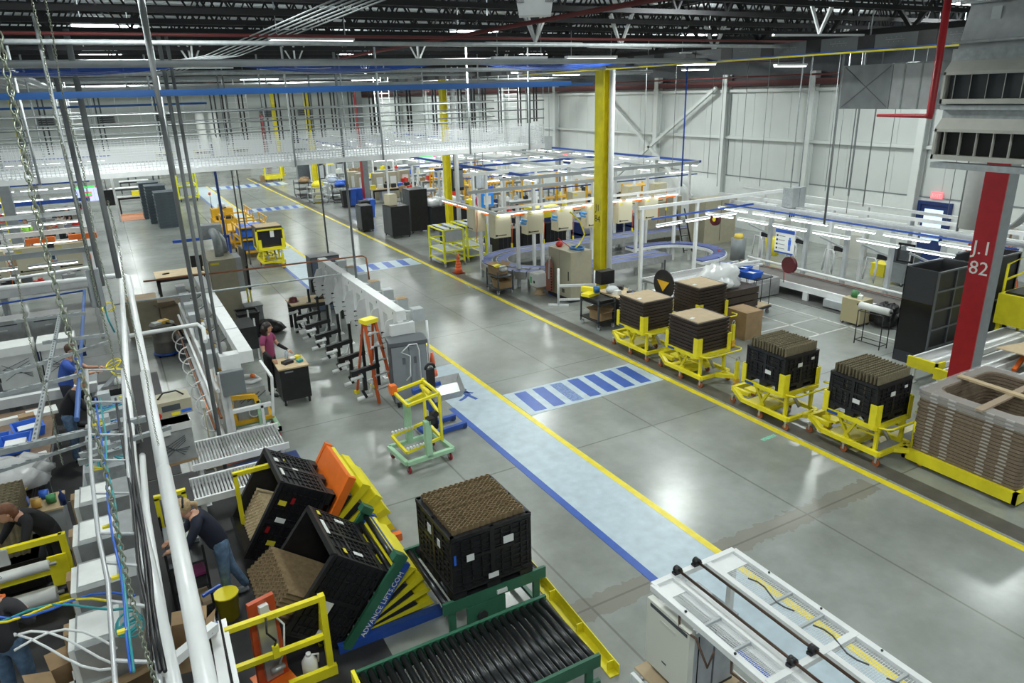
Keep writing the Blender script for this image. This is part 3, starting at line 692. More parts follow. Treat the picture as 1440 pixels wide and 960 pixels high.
# =============== BOTTOM-RIGHT TEST MACHINE ===============
X0,X1,Y0,Y1,ZT=3.86,4.93,1.2,4.36,1.9
t=T('guarded_conveyor','white machine frame with mesh guards and two long dark shafts at bottom right','machine',(0,0,0)); MCH=t
for x,nm in((X0,'outer'),(4.12,'in'),(4.55,'in'),(X1,'outer')):
    b=B(); b.bx(x-.03,x+.03,Y0,Y1,ZT-.06,ZT); b.build('top_rail',WHT,t)
for y in(Y1,2.95,1.6):
    b=B(); b.bx(X0,X1,y-.03,y+.03,ZT-.05,ZT+.005); b.build('cross_rail',WHT,t)
b=B(); b.bx(4.22,4.30,Y0,Y1-.04,ZT-.2,ZT-.1); b.build('support_tube',PIPE,t); b=B(); b.bx(4.03,4.09,Y0,Y1-.04,ZT-.1,ZT-.04); b.build('support_tube',PIPE,t)
for x in(4.17,4.42):
    b=B(); b.cyl((x,Y0,ZT+.045),(x,Y1+.03,ZT+.045),.014,10); b.build('shaft',mat('shaft_brown',(.08,.05,.035),.35,.7),t)
    for y in(Y1,2.98,1.65):
        b=B(); b.bx(x-.05,x+.05,y-.025,y+.025,ZT,ZT+.03); b.cyl((x,y-.03,ZT+.045),(x,y+.03,ZT+.045),.036,14); b.build('pillow_block',BLM,t)
def meshpanel(x0,x1,y0,y1,z,par,st=.022,r=.0016,m=MSH):
    b=B(); y=y0
    while y<y1: b.bx(x0,x1,y-r,y+r,z-r,z+r); y+=st
    x=x0
    while x<x1: b.bx(x-r,x+r,y0,y1,z-r,z+r); x+=st*1.6
    return b.build('mesh_guard',m,par)
meshpanel(4.58,X1-.03,Y0,Y1-.22,ZT-.03,t); meshpanel(X0+.03,4.09,Y0,Y1-.22,ZT-.03,t,.016)
B().bx(4.58,X1-.02,Y1-.22,Y1-.03,ZT-.035,ZT-.025).build('end_cover',WHT,t); B().bx(X0+.02,4.09,Y1-.22,Y1-.03,ZT-.035,ZT-.025).build('end_cover',WHT,t)
for y in(3.6,3.25,2.45,2.1): B().bx(4.55,X1,y-.012,y+.012,ZT-.03,ZT-.005).build('guard_strap',LGR,t); B().bx(X0,4.12,y+.088,y+.112,ZT-.03,ZT-.005).build('guard_strap',LGR,t)
for y in(3.9,3.3,2.7,2.1): B().ball((X1-.0,y,ZT+.01),.012,6).build('bolt',DST,t); B().ball((X0,y,ZT+.01),.014,6).build('bolt',DST,t)
for x,y in((X1-.03,Y1-.03),(X1-.03,2.0),(X0+.35,Y1-.03)):
    b=B(); b.bx(x-.03,x+.03,y-.03,y+.03,0,ZT-.06); b.build('leg',WHT,t)
for y0 in(4.0,3.35,2.7):
    b=B(); b.tube([(X0+.02,y0,ZT-.05),(X0+.03,y0,ZT-.25),(X0+.03,y0-.22,ZT-.22),(X0+.03,y0-.38,ZT-.42),(X0+.03,y0-.44,ZT-.2)],.012,6); b.build('guide_wire',mat('brown_wire',(.12,.07,.05),.5,.5),t)
for y0 in(3.95,3.2,2.5,):  # loops of cable lying on the mesh
    b=B(); pts=[(4.70+.03*math.sin(k*1.1),y0-.09*k,ZT+.0+.01*math.sin(k)) for k in range(7)]; b.tube(pts,.008,5); b.build('cable',DGR,t)
b=B(); b.bx(X0-.035,X0-.028,2.9,2.98,ZT-.045,ZT-.01); b.build('red_sticker',BRED,t)
# roller bed below
rb=roller_conv('roller_conveyor','low chrome roller bed under the white guarded machine carrying a dishwasher',3.72,4.6,.8,4.45,.80,WHT,STL,axis='x',pitch=.075,r=.025,frame_h=.22)
rb['label']='chrome roller bed with white side frames below the mesh guarded machine'
# dishwasher
DWX,DWY,DWZ=4.22,4.15,.84
def dishwasher(lab,loc,rz=0,door=True):
    t=T('dishwasher',lab,'dishwasher',loc,rz)
    b=B(); b.bx(-.26,.3,-.28,.28,.05,.80); b.build('tub',mat('tub_grey',(.38,.40,.42),.4,.2,var=.15,scale=5),t)
    for y in(-.12,.05,.2): b=B(); b.bx(-.1+.1,.02,-.284,-.28,.1,.75) if y<-.1 else b.bx(-.2,-.19,-.284,-.28,.1,.75); b.build('seam',DGR,t)
    if door:
        b=B(); b.bx(-.34,-.27,-.3,.3,.10,.86); b.build('door',mat('bisque_white',(.66,.67,.60),.35),t)
        b=B(); b.bx(-.342,-.338,-.27,.25,.79,.83); b.build('control_strip',DGR,t); b=B(); b.bx(-.346,-.34,-.12,.1,.70,.735); b.build('handle',mat('bisque_shadow',(.58,.59,.53),.4),t)
        b=B(); b.cyl((-.345,-.22,.16),(-.338,-.22,.16),.018,10); b.build('badge',GRY,t); b=B(); b.bx(-.344,-.338,-.01,.05,.26,.275); b.build('logo_plate',DGR,t)
    b=B(); b.bx(-.24,.1,-.2,.2,.80,.806); b.build('top_label',PAP,t)
    b=B(); b.bx(-.25,.3,-.27,.27,0,.05); b.build('base_pan',DST,t)
    return t
dishwasher('finished dishwasher with bisque white door riding on the roller bed',(DWX,DWY,DWZ-.02))
O('carrier_board',B().bx(-.42,.4,-.34,.34,0,.02),CRL,'tan carrier board under the bisque white dishwasher','board',(DWX-.02,DWY,.805))
# =============== MACHINE ROW A (white beam) ===============
def beam_row(name,label,x,y0,y1,zt,side,n):
    "side=-1: wings on -x"
    t=T(name,label,'machine',(x,y0,0)); L=y1-y0
    b=B(); b.bx(-.11,.11,0,L,zt-.22,zt); b.build('top_beam',WHT,t)
    for i in range(6): B().bx(-.113,-.109,.2+i*L/6,.24+i*L/6,zt-.12,zt-.06).build('slot',DGR,t)
    for i in range(n):
        y=.25+i*(L-.6)/(n-1)
        b=B(); b.add([(-.1,y,zt-.22),(-.1,y,zt-.95),(-.34,y,zt-1.1),(-.4,y,zt-.6),(-.25,y,zt-.25),(-.1,y+.03,zt-.22),(-.1,y+.03,zt-.95),(-.34,y+.03,zt-1.1),(-.4,y+.03,zt-.6),(-.25,y+.03,zt-.25)],[(0,1,2,3,4),(9,8,7,6,5),(0,5,6,1),(1,6,7,2),(2,7,8,3),(3,8,9,4),(4,9,5,0)])
        b.bx(-.1,.02,y-.3,y+.4,zt-1.05,zt-.22); b.build('wing_panel',WHT,t)
        for z in(zt-.5,zt-.62,zt-.74,zt-.86): B().cyl((-.40,y+.015,z),(-.33,y+.015,z),.018,8).build('port',BLM,t)
        b=B(); b.cyl((.11,y+.1,zt-.1),(.42,y+.1,zt-.18),.025,8); b.build('arm',WHT,t)
        b=B(); b.bx(.36,.62,y-.06,y+.2,zt-.36,zt-.1); b.c=1; b.bx(.37,.61,y-.05,y+.19,zt-.1,zt-.09); b.build('junction_box',[LGR,CRD if i%2 else LGR],t)
        b=B(); b.cyl((.0,y+.1,0),(.0,y+.1,zt-.9),.04,10); b.bx(-.1,.1,y,y+.2,0,.015); b.build('post',WHT,t)
        # clamp manipulator in front
        if i<n:
            b=B(); yy=y-.1
            b.bx(-.62,-.56,yy-.03,yy+.03,.35,1.25); b.bar((-1.15,yy,.75),(-.55,yy,.82),.09); b.bx(-.95,-.87,yy-.04,yy+.04,.3,.75)
            b.bx(-1.2,-1.05,yy-.06,yy+.06,.68,.8); b.bar((-.98,yy,.3),(-.9,yy,.12),.06)
            b.c=1; b.cyl((-1.22,yy-.05,.62),(-.95,yy-.05,.66),.04,8); b.cyl((-1.1,yy+.02,.10),(-.75,yy+.02,.14),.05,8); b.bar((-.8,yy+.05,.2),(-.6,yy+.08,.7),.035)
            b.bar((-1.0,yy+.06,.45),(-.7,yy+.06,.5),.03); b.tube(arc((-1.05,yy,.62),.12,0,PI,6,'xz'),.012,6)
            b.c=2; b.bx(-.58,-.54,yy+.03,yy+.06,.75,.95)
            b.build('clamp_arm',[BLM,WHT,mat('green_tape2',(.03,.4,.06),.5)],t)
    b=B(); b.bx(-.3,.25,-.12,.0,zt-1.02,zt-.26); b.build('end_panel',WHT,t); b=B(); b.bx(-.18,.16,-.03,.0,zt-.28,zt-.24) ; b.build('end_slot',LGR,t)
    b=B(); b.cyl((.62,.1,0),(.62,.1,zt-.36),.03,8); b.build('support_pole',WHT,t)
    return t
beam_row('charging_rack','white overhead beam machine with hinged panels and clamps beside the blue walkway',5.02,14.12,20.6,2.0,-1,7)
# row B
t=T('test_bench','white beam machine with pipes along its left side, behind the conveyor at left','machine',(1.55,13.3,0)); zt=2.0; L=7.1
b=B(); b.bx(-.02,.22,0,L,zt-.22,zt); b.build('top_beam',WHT,t)
for i in range(3): B().bx(-.025,.225,1.6+i*1.9,1.64+i*1.9,zt-.221,zt+.003).build('joint_strap',GAL,t)
b=B(); b.bx(-.36,-.02,0,.25,zt-.30,zt-.02); b.build('end_panel',WHT,t)
for i in range(7):
    y=.6+i*1.0
    b=B(); b.bx(-.52,-.3,y,y+.28,zt-.42,zt-.12); b.build('junction_box',LGR,t)
    b=B(); b.tube([(-.3,y+.15,zt-.25),(-.2,y+.15,zt-.32),(-.02,y+.1,zt-.2)],.012,6); b.build('cable',DGR,t)
    b=B(); b.lathe([(.0,-.1),(.09,-.1),(.12,0),(.1,.1),(.03,.14),(.0,.14)],( -.14,y+.2,zt-.42),10); b.build('dome',mat('clear_dome',(.7,.72,.72),.2,alpha=.6),t)
    b=B(); b.cyl((-.42,y,0),(-.42,y,zt-.4),.035,8); b.bx(-.5,-.34,y-.05,y+.05,0,.012); b.build('post',WHT,t)
for x,z,r,m in((-.52,.35,.045,PIPE),(-.60,.22,.03,WHT),(-.50,.75,.025,COP),(-.56,1.0,.03,PIPE),(-.48,1.3,.04,PIPE),(-.64,.55,.02,COP)):
    B().tube([(x,.1,z),(x,L,z)],r,8).build('pipe',m,t)
for i in range(8):
    y=.3+i*.85; B().tube(arc((-.62,y,.65),.22,PI/2,3*PI/2,8,'xz'),.016,6).build('hose_loop',WHT,t)
for i in range(6):
    y=.4+i*1.1; b=B(); b.bar((-.35,y,.5),(-.25,y+.1,1.5),.06); b.bar((-.25,y+.1,1.5),(-.1,y+.3,1.1),.05); b.bar((-.35,y,.5),(-.1,y+.2,.55),.05); b.build('amber_arm',AMB,t)
# end frame with ladder rails
b=B(); 
b.bx(-.45,-.36,-.08,0,0,zt-.3); b.bx(-.36,-.30,-.10,-.02,0,1.75); b.bx(-.36,.32,-.08,0,0.02,.08); b.bx(-.36,.32,-.08,0,.42,.48); b.bx(-.36,.40,-.08,0,.85,.92); b.bx(.2,.25,-.08,0,0,.9); b.bx(.26,.31,-.2,-.12,0,.55)
b.build('end_frame',WHT,t)
t=T('control_box','grey wall mounted electrical box on the end post of the left machine','electrical box',(1.32,13.05,1.36)); B().box((0,0,.18),(.40,.12,.46)).build('box_body',GRY,t); b=B(); b.bx(-.12,.12,-.065,-.06,.34,.36); b.build('name_strip',PAP,t); B().bx(-.19,.19,-.068,-.06,-.04,.4).build('door',mat('grey_door',(.16,.18,.19),.45),t)
# big grey tub in amber lifter at the row's near end
t=T('lift_cart','amber and mint green lift cart holding a grey tub beside the left machine','cart',(1.62,13.85,0))
b=B(); b.bx(-.35,.4,-.3,.3,.45,.52); b.bar((-.3,-.25,.45),(-.45,-.25,1.5),.08); b.bar((-.3,.25,.45),(-.45,.25,1.5),.08); b.bar((-.35,-.3,1.05),(.1,-.32,1.0),.08); b.bar((.1,-.32,1.0),(.12,-.32,.85),.08); b.bx(-.4,-.3,-.3,.3,1.4,1.5); b.build('lift_frame',AMB,t)
b=B(); b.bx(.10,.18,-.36,-.28,.1,.9); b.bx(-.3,.5,-.36,-.28,.16,.24); b.bx(-.3,.5,.28,.36,.16,.24); b.bx(.42,.5,-.36,.36,.16,.24); b.build('base',MNT,t)
casters(t,[(.44,-.32),(.44,.32),(-.3,-.32),(-.3,.32)],.07,CRR,.16)
b=B(); b.bar((.38,-.3,.5),(.46,-.3,1.3),.05); b.bar((.46,-.3,1.3),(.36,.2,1.5),.05); b.build('back_rest',WHT,t)
t=T('dishwasher_tub','bare grey dishwasher tub standing in the amber lift cart','appliance tub',(1.65,13.85,.525))
b=B(); b.box((0,0,.31),(.56,.5,.62)); b.build('tub',mat('tub_steel',(.36,.38,.38),.35,.4,var=.12),t)
b=B(); 
for s in(0,1,2): b.bar((-.2+.12*s,-.256,.35),(.05+.12*s,-.256,.52),.012); b.bar((-.05+.1*s,-.256,.52),(-.22+.14*s,-.256,.38),.01)
b.build('stamping',DGR,t); b=B(); b.tube(arc((.02,-.26,.12),.1,0,2*PI,14,'xz')[:-1],.014,6,close=True); b.build('ring_seal',WHT,t)
t=T('hose_bundle','white hoses and orange cap lying on top of the grey tub','hoses',(1.62,13.9,1.15)); B().tube([(-.2,.0,.08),(0,.12,.12),(.2,.08,.1),(.28,-.08,.06),(.1,-.16,.06),(-.1,-.12,.1),(-.2,0,.12)],.035,8).build('hose',WHT,t); B().ball((.16,0,.13),.05,8).build('cap',ORG,t); B().tube([(-.15,-.2,.0),(-.1,-.2,.35),(-.2,-.1,.6)],.035,8).build('black_hose',DST,t)
# beige electrical cabinet behind row B
t=T('electrical_cabinet','tall beige electrical cabinet with curved duct at the far end of the left machine','cabinet',(2.55,23.2,0))
b=B(); b.bx(-.4,.35,-.85,.95,.05,1.95); b.build('body',BEI,t); b=B(); b.bx(-.405,-.39,.04,.06,.1,1.9); b.bx(-.41,-.39,-.84,-.82,.1,1.9); b.build('door_gap',DGR,t); b=B(); b.bx(-.36,-.12,-.857,-.85,1.82,1.88); b.build('yellow_label',YTN,t)
b=B(); b.bx(.35,.52,-.8,.0,.9,1.95); b.build('side_box',LGR,t); b=B(); b.tube([(0,-.2,1.95),(0,-.2,2.25),(0,-.1,2.45),(0,.3,2.55),(0,.9,2.55)],.13,12); b.build('duct',GAL,t); b=B(); b.tube([(.2,.3,1.95),(.2,.4,2.3),(.1,.8,2.5)],.12,12); b.build('duct',GAL,t)
b=B(); b.bx(-.3,.3,.7,1.2,2.35,2.75); b.build('duct_box',GAL,t)
t=T('display_board','black framed panel standing on edge behind the beige cabinet','panel',(3.2,22.75,.0)); b=B(); b.bx(0,.07,-.1,.9,.85,2.1); b.build('panel',BLM,t)
for y in(0,.7): B().bx(.02,.06,y,y+.05,0,.85).build('stand_leg',YEL,t)
def desk(name,lab,loc,L,D,h,top,leg,rz=0,hg=.04):
    t=T(name,lab,'table',loc,rz); B().bx(-L/2,L/2,-D/2,D/2,h-hg,h).build('table_top',top,t)
    for sx in(-1,1):
        for sy in(-1,1): B().bx(sx*(L/2-.08)-.04,sx*(L/2-.08)+.04,sy*(D/2-.08)-.04,sy*(D/2-.08)+.04,0,h-hg).build('leg',leg,t)
    B().bx(-L/2+.05,L/2-.05,-D/2+.04,-D/2+.08,h-hg-.12,h-hg).build('apron',leg,t); return t
desk('work_table','plywood topped work table beside the beige cabinet',(1.75,26.9,0),1.9,1.2,.8,WOD,BLM)
t=T('monitor','black monitor on the plywood table behind the beige cabinet','monitor',(2.3,26.7,.8)); B().bx(-.3,.3,-.02,.02,.15,.55).build('screen',BLM,t); B().bx(-.04,.04,-.02,.02,0,.2).build('stand',BLM,t); B().bx(-.12,.12,-.1,.1,0,.015).build('stand_base',BLM,t)
O('hand_tool',B().bar((-.1,0,.02),(.12,.05,.02),.04).bar((.0,0,.02),(.06,.1,.02),.03),BLM,'small black hand tool lying on the plywood table','tool',(1.15,26.8,.8))
t=T('trash_can','black square trash can with bag behind the woman in magenta','trash can',(2.75,20.6,0)); B().add([(-.22,-.22,0),(.22,-.22,0),(.22,.22,0),(-.22,.22,0),(-.28,-.28,.75),(.28,-.28,.75),(.28,.28,.75),(-.28,.28,.75)],[(0,3,2,1),(0,1,5,4),(1,2,6,5),(2,3,7,6),(3,0,4,7)]).build('can',BLK,t); b=B(); b.tube([(-.29,-.29,.74),(.29,-.29,.75),(.29,.29,.74),(-.29,.29,.76)],.03,6,close=True); b.box((0,0,.7),(.5,.5,.03)); b.build('bag_rim',PLB,t)
B().bx(-.1,.1,-.262,-.255,.42,.52).build('label_plate',GRY,t)
b=B(); b.lump((0,0,.15),.3,(1.3,1,.8),.14,14,3); b.lump((.2,-.1,.12),.22,(1.2,1,.8),.16,12,4); O('trash_bag',b,PLB,'full black trash bag slumped beside the black trash can','trash bag',(3.3,20.75,.0))
t=T('lidded_box','grey lidded box standing behind the black trash can','box',(3.15,22.1,0)); B().bx(-.24,.24,-.25,.25,0,.5).build('body',GRY,t); B().bx(-.26,.26,-.27,.27,.5,.54).build('lid',mat('box_lid',(.17,.19,.20),.4),t)
t=T('tool_chest','dark open equipment frame with red parts between machine and trash can','equipment',(2.35,19.0,0)); b=B(); b.bx(-.3,.3,-.5,.5,.3,.9); b.build('body',DST,t)
for x,y in((-.27,-.45),(.27,-.45),(-.27,.45),(.27,.45)): B().bx(x-.02,x+.02,y-.02,y+.02,0,1.1).build('post',WHT,t)
# desk with monitor near row A + dark cabinet
desk('work_table','dark work table with wooden top in front of the far end of the clamp row',(4.75,20.5,0),1.7,.8,.85,WOD,BLM)
t=T('computer_monitor','black computer monitor on the dark work table','monitor',(4.95,20.75,.85)); B().bx(-.28,.28,-.02,.02,.12,.5).build('screen',BLM,t); B().bx(-.03,.03,-.02,.02,0,.15).build('stand',BLM,t); B().bx(-.1,.1,-.08,.08,0,.012).build('stand_base',BLM,t)
t=T('keyboard_clutter','black keyboard and adaptors lying on the dark work table','electronics',(4.9,20.4,.85)); B().bx(-.25,.2,-.08,.08,0,.03).build('keyboard',BLK,t); B().tube([(.2,0,.02),(.3,.1,.03),(.25,.2,.02),(.4,.15,.02)],.012,6).build('cable',BLK,t); B().bx(.3,.45,-.15,0,0,.08).build('adapter',DST,t)
t=T('helmet','dark red hard hat lying on the end of the work table','helmet',(4.05,20.5,.85)); B().lathe([(.15,0),(.13,.02),(.12,.08),(.08,.14),(.0,.16)],n=14).build('shell',mat('maroon',(.12,.02,.02),.3),t); B().lathe([(.17,0),(.17,.015)],n=14).build('brim',MC['maroon'],t)
t=T('storage_cabinet','dark grey steel cabinet with blue grey doors behind the work table','cabinet',(5.45,22.2,0)); B().bx(-.45,.45,-.3,.3,0,1.75).build('body',DGR,t)
for s in(-1,1): o=B().bx(min(0,s*.42)+.01,max(0,s*.42)-.01,-.315,-.3,.05,1.7).build('door',mat('cab_blue_grey',(.12,.16,.24),.4),t); B().bx(s*.05-.01,s*.05+.01,-.34,-.315,.8,1.0).build('handle',STL,o)
# ladder, locker, cone, stainless tray truck, yellow lift cart
t=T('step_ladder','orange fibreglass step ladder with yellow top leaning at the machine end','ladder',(4.42,14.55,0),.3)
for x in(-.22,.22):
    B().bar((x*1.0,-.42,0),(x*.6,-.03,1.75),.07,.035).build('front_rail',mat('ladder_orange',(.55,.10,.02),.45),t); B().bar((x*1.0,.42,0),(x*.6,.05,1.72),.05,.03).build('rear_rail',MC['ladder_orange'],t)
for i in range(5):
    z=.3+i*.3; f=z/1.75; w=.22*(1-f)+.13*f; y=-.42+.39*f; B().bx(-w,w,y-.04,y+.05,z-.015,z+.015).build('step',ALU,t)
b=B(); b.bx(-.17,.17,-.12,.14,1.73,1.82); b.build('cap',YTN,t); b=B(); b.bar((-.17,.33,.5),(.17,.33,.5),.03); b.build('brace',ALU,t)
for x in(-.22,.22): B().bx(x-.05,x+.05,.38,.46,0,.08).build('foot',YTN,t)
t=T('tool_locker','dark grey two door tool locker on casters by the walkway','locker',(4.95,13.75,0),-.18)
b=B(); b.bx(-.38,.38,-.24,.24,.12,1.42); b.build('body',DGR,t); b=B(); b.bx(-.41,.41,-.27,.27,1.42,1.5); b.build('top',mat('locker_top',(.10,.11,.12),.4),t)
for s in(-1,1):
    o=B().bx(-.37 if s<0 else .005,-.005 if s<0 else .37,-.255,-.24,.15,1.4).build('door',mat('locker_door',(.24,.26,.28),.4),t); B().bx(s*.12-.03,s*.12+.03,-.262,-.255,1.0,1.15).build('vent_plate',mat('locker_vent',(.12,.13,.14),.4),o)
for x in(-.3,.3):
    for y in(-.18,.18): b=B(); b.cyl((x-.02,y,.06),(x+.02,y,.06),.06,10); b.build('caster',RUB,t)
t=T('bent_wire_hook','white bent wire hose hanging on the locker front','wire',(4.9,13.44,1.0),-.18); B().tube([(-.12,-.01,-.35),(-.02,-.01,-.25),(-.0,-.01,.2),(-.18,-.01,.3),(-.0,-.01,.45),(.16,-.01,.45),(.2,-.01,.3),(.2,-.01,-.35)],.014,6).build('wire',WHT,t)
def cone(lab,loc,h=.75,strip=True,m=ORG):
    t=T('traffic_cone',lab,'traffic cone',loc); B().bx(-.19,.19,-.19,.19,0,.03).build('base',mat('cone_base',(.25,.06,.03),.6),t); w=mat('cone_orange',(.95,.16,.05),.5)
    z=[0.03,.3*h,.42*h,.58*h,.7*h,h]; r=lambda q:.14*(1-q/h)+.025
    for k in range(5): B().lathe([(r(z[k]),z[k]),(r(z[k+1]),z[k+1])],n=14).build('cone_body' if k%2==0 or not strip else 'reflective_band',w if k%2==0 or not strip else PAP,t)
    return t
cone('tall orange and white banded traffic cone behind the tool locker',(5.62,14.0,.003),.95)
cone('plain orange traffic cone at the corner of the yellow rack by the aisle',(10.95,24.0,.005),.75,False); cone('plain orange traffic cone under the guarded panels beyond the blue conveyor',(19.2,18.9,0),.75,False)
t=T('drum_stacker','blue hand stacker with black mast beside the tool locker','stacker',(4.82,12.15,0),.1)
b=B(); b.bx(-.07,.07,-.05,.05,0.05,1.35); b.tube(arc((0,0,1.35),.1,0,PI,8,'xz'),.03,8); b.build('mast',BLM,t); b=B(); b.bar((-.35,.12,.9),(.25,.12,.95),.12,.1); b.bx(-.12,.12,-.1,.1,.5,.75); b.build('carriage',BLU,t)
for y in(-.25,.2): B().bar((-.25,y,.08),(.6,y,.08),.09).build('leg',BLU,t); B().cyl((.55,y-.05,.05),(.55,y+.05,.05),.05,10).build('wheel',NAV,t)
b=B(); b.bar((-.25,-.25,.08),(-.25,.2,.08),.08); b.build('base_bar',BLU,t)
t=T('stainless_pan','tilted stainless steel pan on the blue stacker over the walkway','pan',(5.0,12.0,.93),.05); t.scale=(.8,.85,1); b=B(); b.add([(-.4,-.35,-.1),(.35,-.3,-.14),(.55,.3,-.02),(-.35,.3,.0),(-.45,-.4,.04),(.42,-.36,0),(.65,.36,.12),(-.4,.36,.14)],[(3,2,1,0),(0,1,5,4),(1,2,6,5),(2,3,7,6),(3,0,4,7),(0,1,2,3)]); b.build('pan',STL,t)
t=T('tilt_cart','small yellow tilting cart on mint green base with red casters','cart',(4.15,11.2,0),.08); t.scale=(.93,.93,.93)
b=B(); 
for y in(-.42,.42): b.bx(-.5,.5,y-.04,y+.04,.2,.28)
for x in(-.5,.5): b.bx(x-.04,x+.04,-.42,.42,.2,.28)
b.build('base_frame',MNT,t)
casters(t,[(-.45,-.38),(.45,-.38),(-.45,.38),(.45,.38)],.075,CRR,.2)
for x,y,h in((-.02,-.40,1.0),(-.05,.40,1.15)): B().bx(x-.06,x+.06,y-.06,y+.06,.24,h).build('upright',MNT,t)
b=B(); b.bar((.32,-.32,.45),(.32,-.32,1.45),.05); b.bar((.32,.35,.55),(.32,.35,1.55),.05); b.bar((.32,-.32,1.45),(.32,.35,1.5),.05); b.bar((.32,-.32,1.45),(-.35,-.32,1.38),.05); b.bar((.32,.35,1.5),(-.35,.3,1.45),.05); b.bar((-.35,-.32,1.38),(-.35,.3,1.45),.05)
b.bar((.32,-.32,.5),(.32,.35,.6),.06); b.bar((.32,-.32,1.0),(.32,.3,1.25),.05); b.bar((-.05,.4,1.1),(.3,.36,1.2),.09); b.build('tilt_frame',YEL,t)
b=B(); b.bar((.3,-.33,.52),(-.45,-.33,.42),.05); b.bar((.3,.33,.6),(-.45,.33,.5),.05); b.bar((-.45,-.33,.42),(-.45,.33,.5),.05); b.build('fork_frame',YEL,t)
for y,z in((-.33,.46),(.33,.54)):
    for i in range(7): B().cyl((-.42+i*.07,y-.03,z+.04),(-.42+i*.07,y+.03,z+.04),.025,8).build('skate_wheel',WHT,t)
b=B(); b.cyl((.2,-.36,1.05),(.2,-.28,1.05),.07,10); b.bx(.0,.14,-.46,-.3,.92,1.04); b.build('pivot',BLM,t); B().bx(-.42,-.3,.22,.36,1.42,1.6).build('orange_tag',ORG,t); B().cyl((.25,.3,1.42),(.25,-.1,1.38),.05,10).build('roller_pad',YTN,t)
# black cart of the woman in magenta
t=T('supply_cart','black box cart with wooden top pushed by the woman in magenta','cart',(2.79,15.35,0),-.02)
b=B(); b.bx(-.31,.31,-.36,.36,.14,.86); b.build('body',BLM,t); B().bx(-.33,.33,-.38,.38,.86,.89).build('top',WOD,t); B().bx(-.2,-.02,-.364,-.36,.78,.81).build('label_plate',GRY,t)
casters(t,[(-.26,-.3),(.26,-.3),(-.26,.3),(.26,.3)],.06,RUB,.15)
t=T('cart_supplies','gloves and bottles lying on the wooden top of the black cart','supplies',(2.8,15.35,.89)); b=B(); b.box((-.08,-.05,.03),(.22,.16,.06),.4); b.build('black_gloves',BLK,t); B().ball((.08,.12,.04),.07,8,(1,1,.5)).build('paper_wad',PAP,t); B().box((.18,-.1,.03),(.12,.1,.05),.3).build('teal_pouch',TEAL,t); B().lathe([(.035,0),(.035,.14),(.015,.18),(.015,.2)],(-.02,.28,0),10).build('water_bottle',mat('water_bottle',(.55,.68,.8),.1,alpha=.6),t); B().box((.18,.12,.04),(.1,.12,.08),.5).build('yellow_pouch',YTN,t)
# drum with scrap, tan boxes, tester machine
t=T('drum','dull steel drum on blue dolly with lid of scrap, in the left service aisle','drum',(.55,20.3,0)); B().lathe([(.0,.1),(.29,.1),(.3,.12),(.29,.4),(.3,.42),(.29,.44),(.29,.82),(.31,.84),(.31,.87),(.0,.87)],n=20).build('barrel',mat('drum_steel',(.20,.19,.17),.5,.4,var=.15),t); B().lathe([(.33,.05),(.33,.1),(.0,.1)],n=16).build('dolly',BLU,t)
for a in range(4): B().cyl((.25*math.cos(a*PI/2+.7),.25*math.sin(a*PI/2+.7),0),(.25*math.cos(a*PI/2+.7),.25*math.sin(a*PI/2+.7),.05),.025,8).build('caster',RUB,t)
t=T('rag_box','yellow and white rag packet lying on the drum lid','packet',(.52,20.3,.875),.4); B().box((-.1,0,.03),(.2,.2,.06)).build('white_half',PAP,t); B().box((.1,.02,.035),(.22,.22,.07)).build('yellow_half',mat('packet_yellow',(.8,.5,.05),.5),t); B().box((.12,.02,.072),(.08,.06,.004)).build('red_print',BRED,t)
def carton(lab,loc,d,rz=0,m=CRD,openf=True,name='carton'):
    t=T(name,lab,'box',loc,rz); x,y,z=d; w=.012
    b=B(); b.bx(-x/2,x/2,-y/2,y/2,0,w)
    for s in(-1,1): b.bx(-x/2,x/2,s*y/2-w/2,s*y/2+w/2,0,z); b.bx(s*x/2-w/2,s*x/2+w/2,-y/2,y/2,0,z)
    b.build('body',m,t)
    if openf:
        for s in(-1,1):
            B().bar((-x/2,s*y/2,z),(-x/2,s*(y/2+.2),z+.08),.01,.01) if False else None
            b=B(); b.add([(-x/2,s*y/2,z),(x/2,s*y/2,z),(x/2,s*(y/2+y*.35),z+.06),(-x/2,s*(y/2+y*.35),z+.06)],[(0,1,2,3)]); b.build('flap',m,t)
            b=B(); b.add([(s*x/2,-y/2,z),(s*x/2,y/2,z),(s*(x/2+x*.3),y/2,z+.1),(s*(x/2+x*.3),-y/2,z+.1)],[(0,1,2,3)]); b.build('flap',m,t)
    else: B().bx(-x/2,x/2,-y/2,y/2,z-w,z).build('lid',m,t)
    return t
t=T('tall_cabinet','tan tall cabinet covered by cartons behind the drum','cabinet',(.15,22.6,0)); B().bx(-.4,.45,-.4,.5,0,1.05).build('body',mat('tan_cab',(.33,.29,.21),.6,var=.08),t); B().bx(-.42,.47,-.42,.52,1.05,1.08).build('top',CRL,t)
carton('open tan carton standing by the tan cabinet, flaps spread',(.85,22.4,0),(.5,.6,.85),.1,mat('carton_dull',(.26,.2,.13),.7,var=.1))
t=T('floor_fan','dark square vacuum unit standing beside the drum','machine',(1.0,20.0,0)); B().bx(-.2,.2,-.25,.2,0,.5).build('body',DGR,t); B().tube(arc((0,-.26,.25),.14,0,2*PI,14,'xz')[:-1],.015,6,close=True).build('ring',GRY,t); B().tube([(0,0,.5),(-.1,.1,.8),(-.35,.2,.9)],.03,8).build('hose',BLM,t)
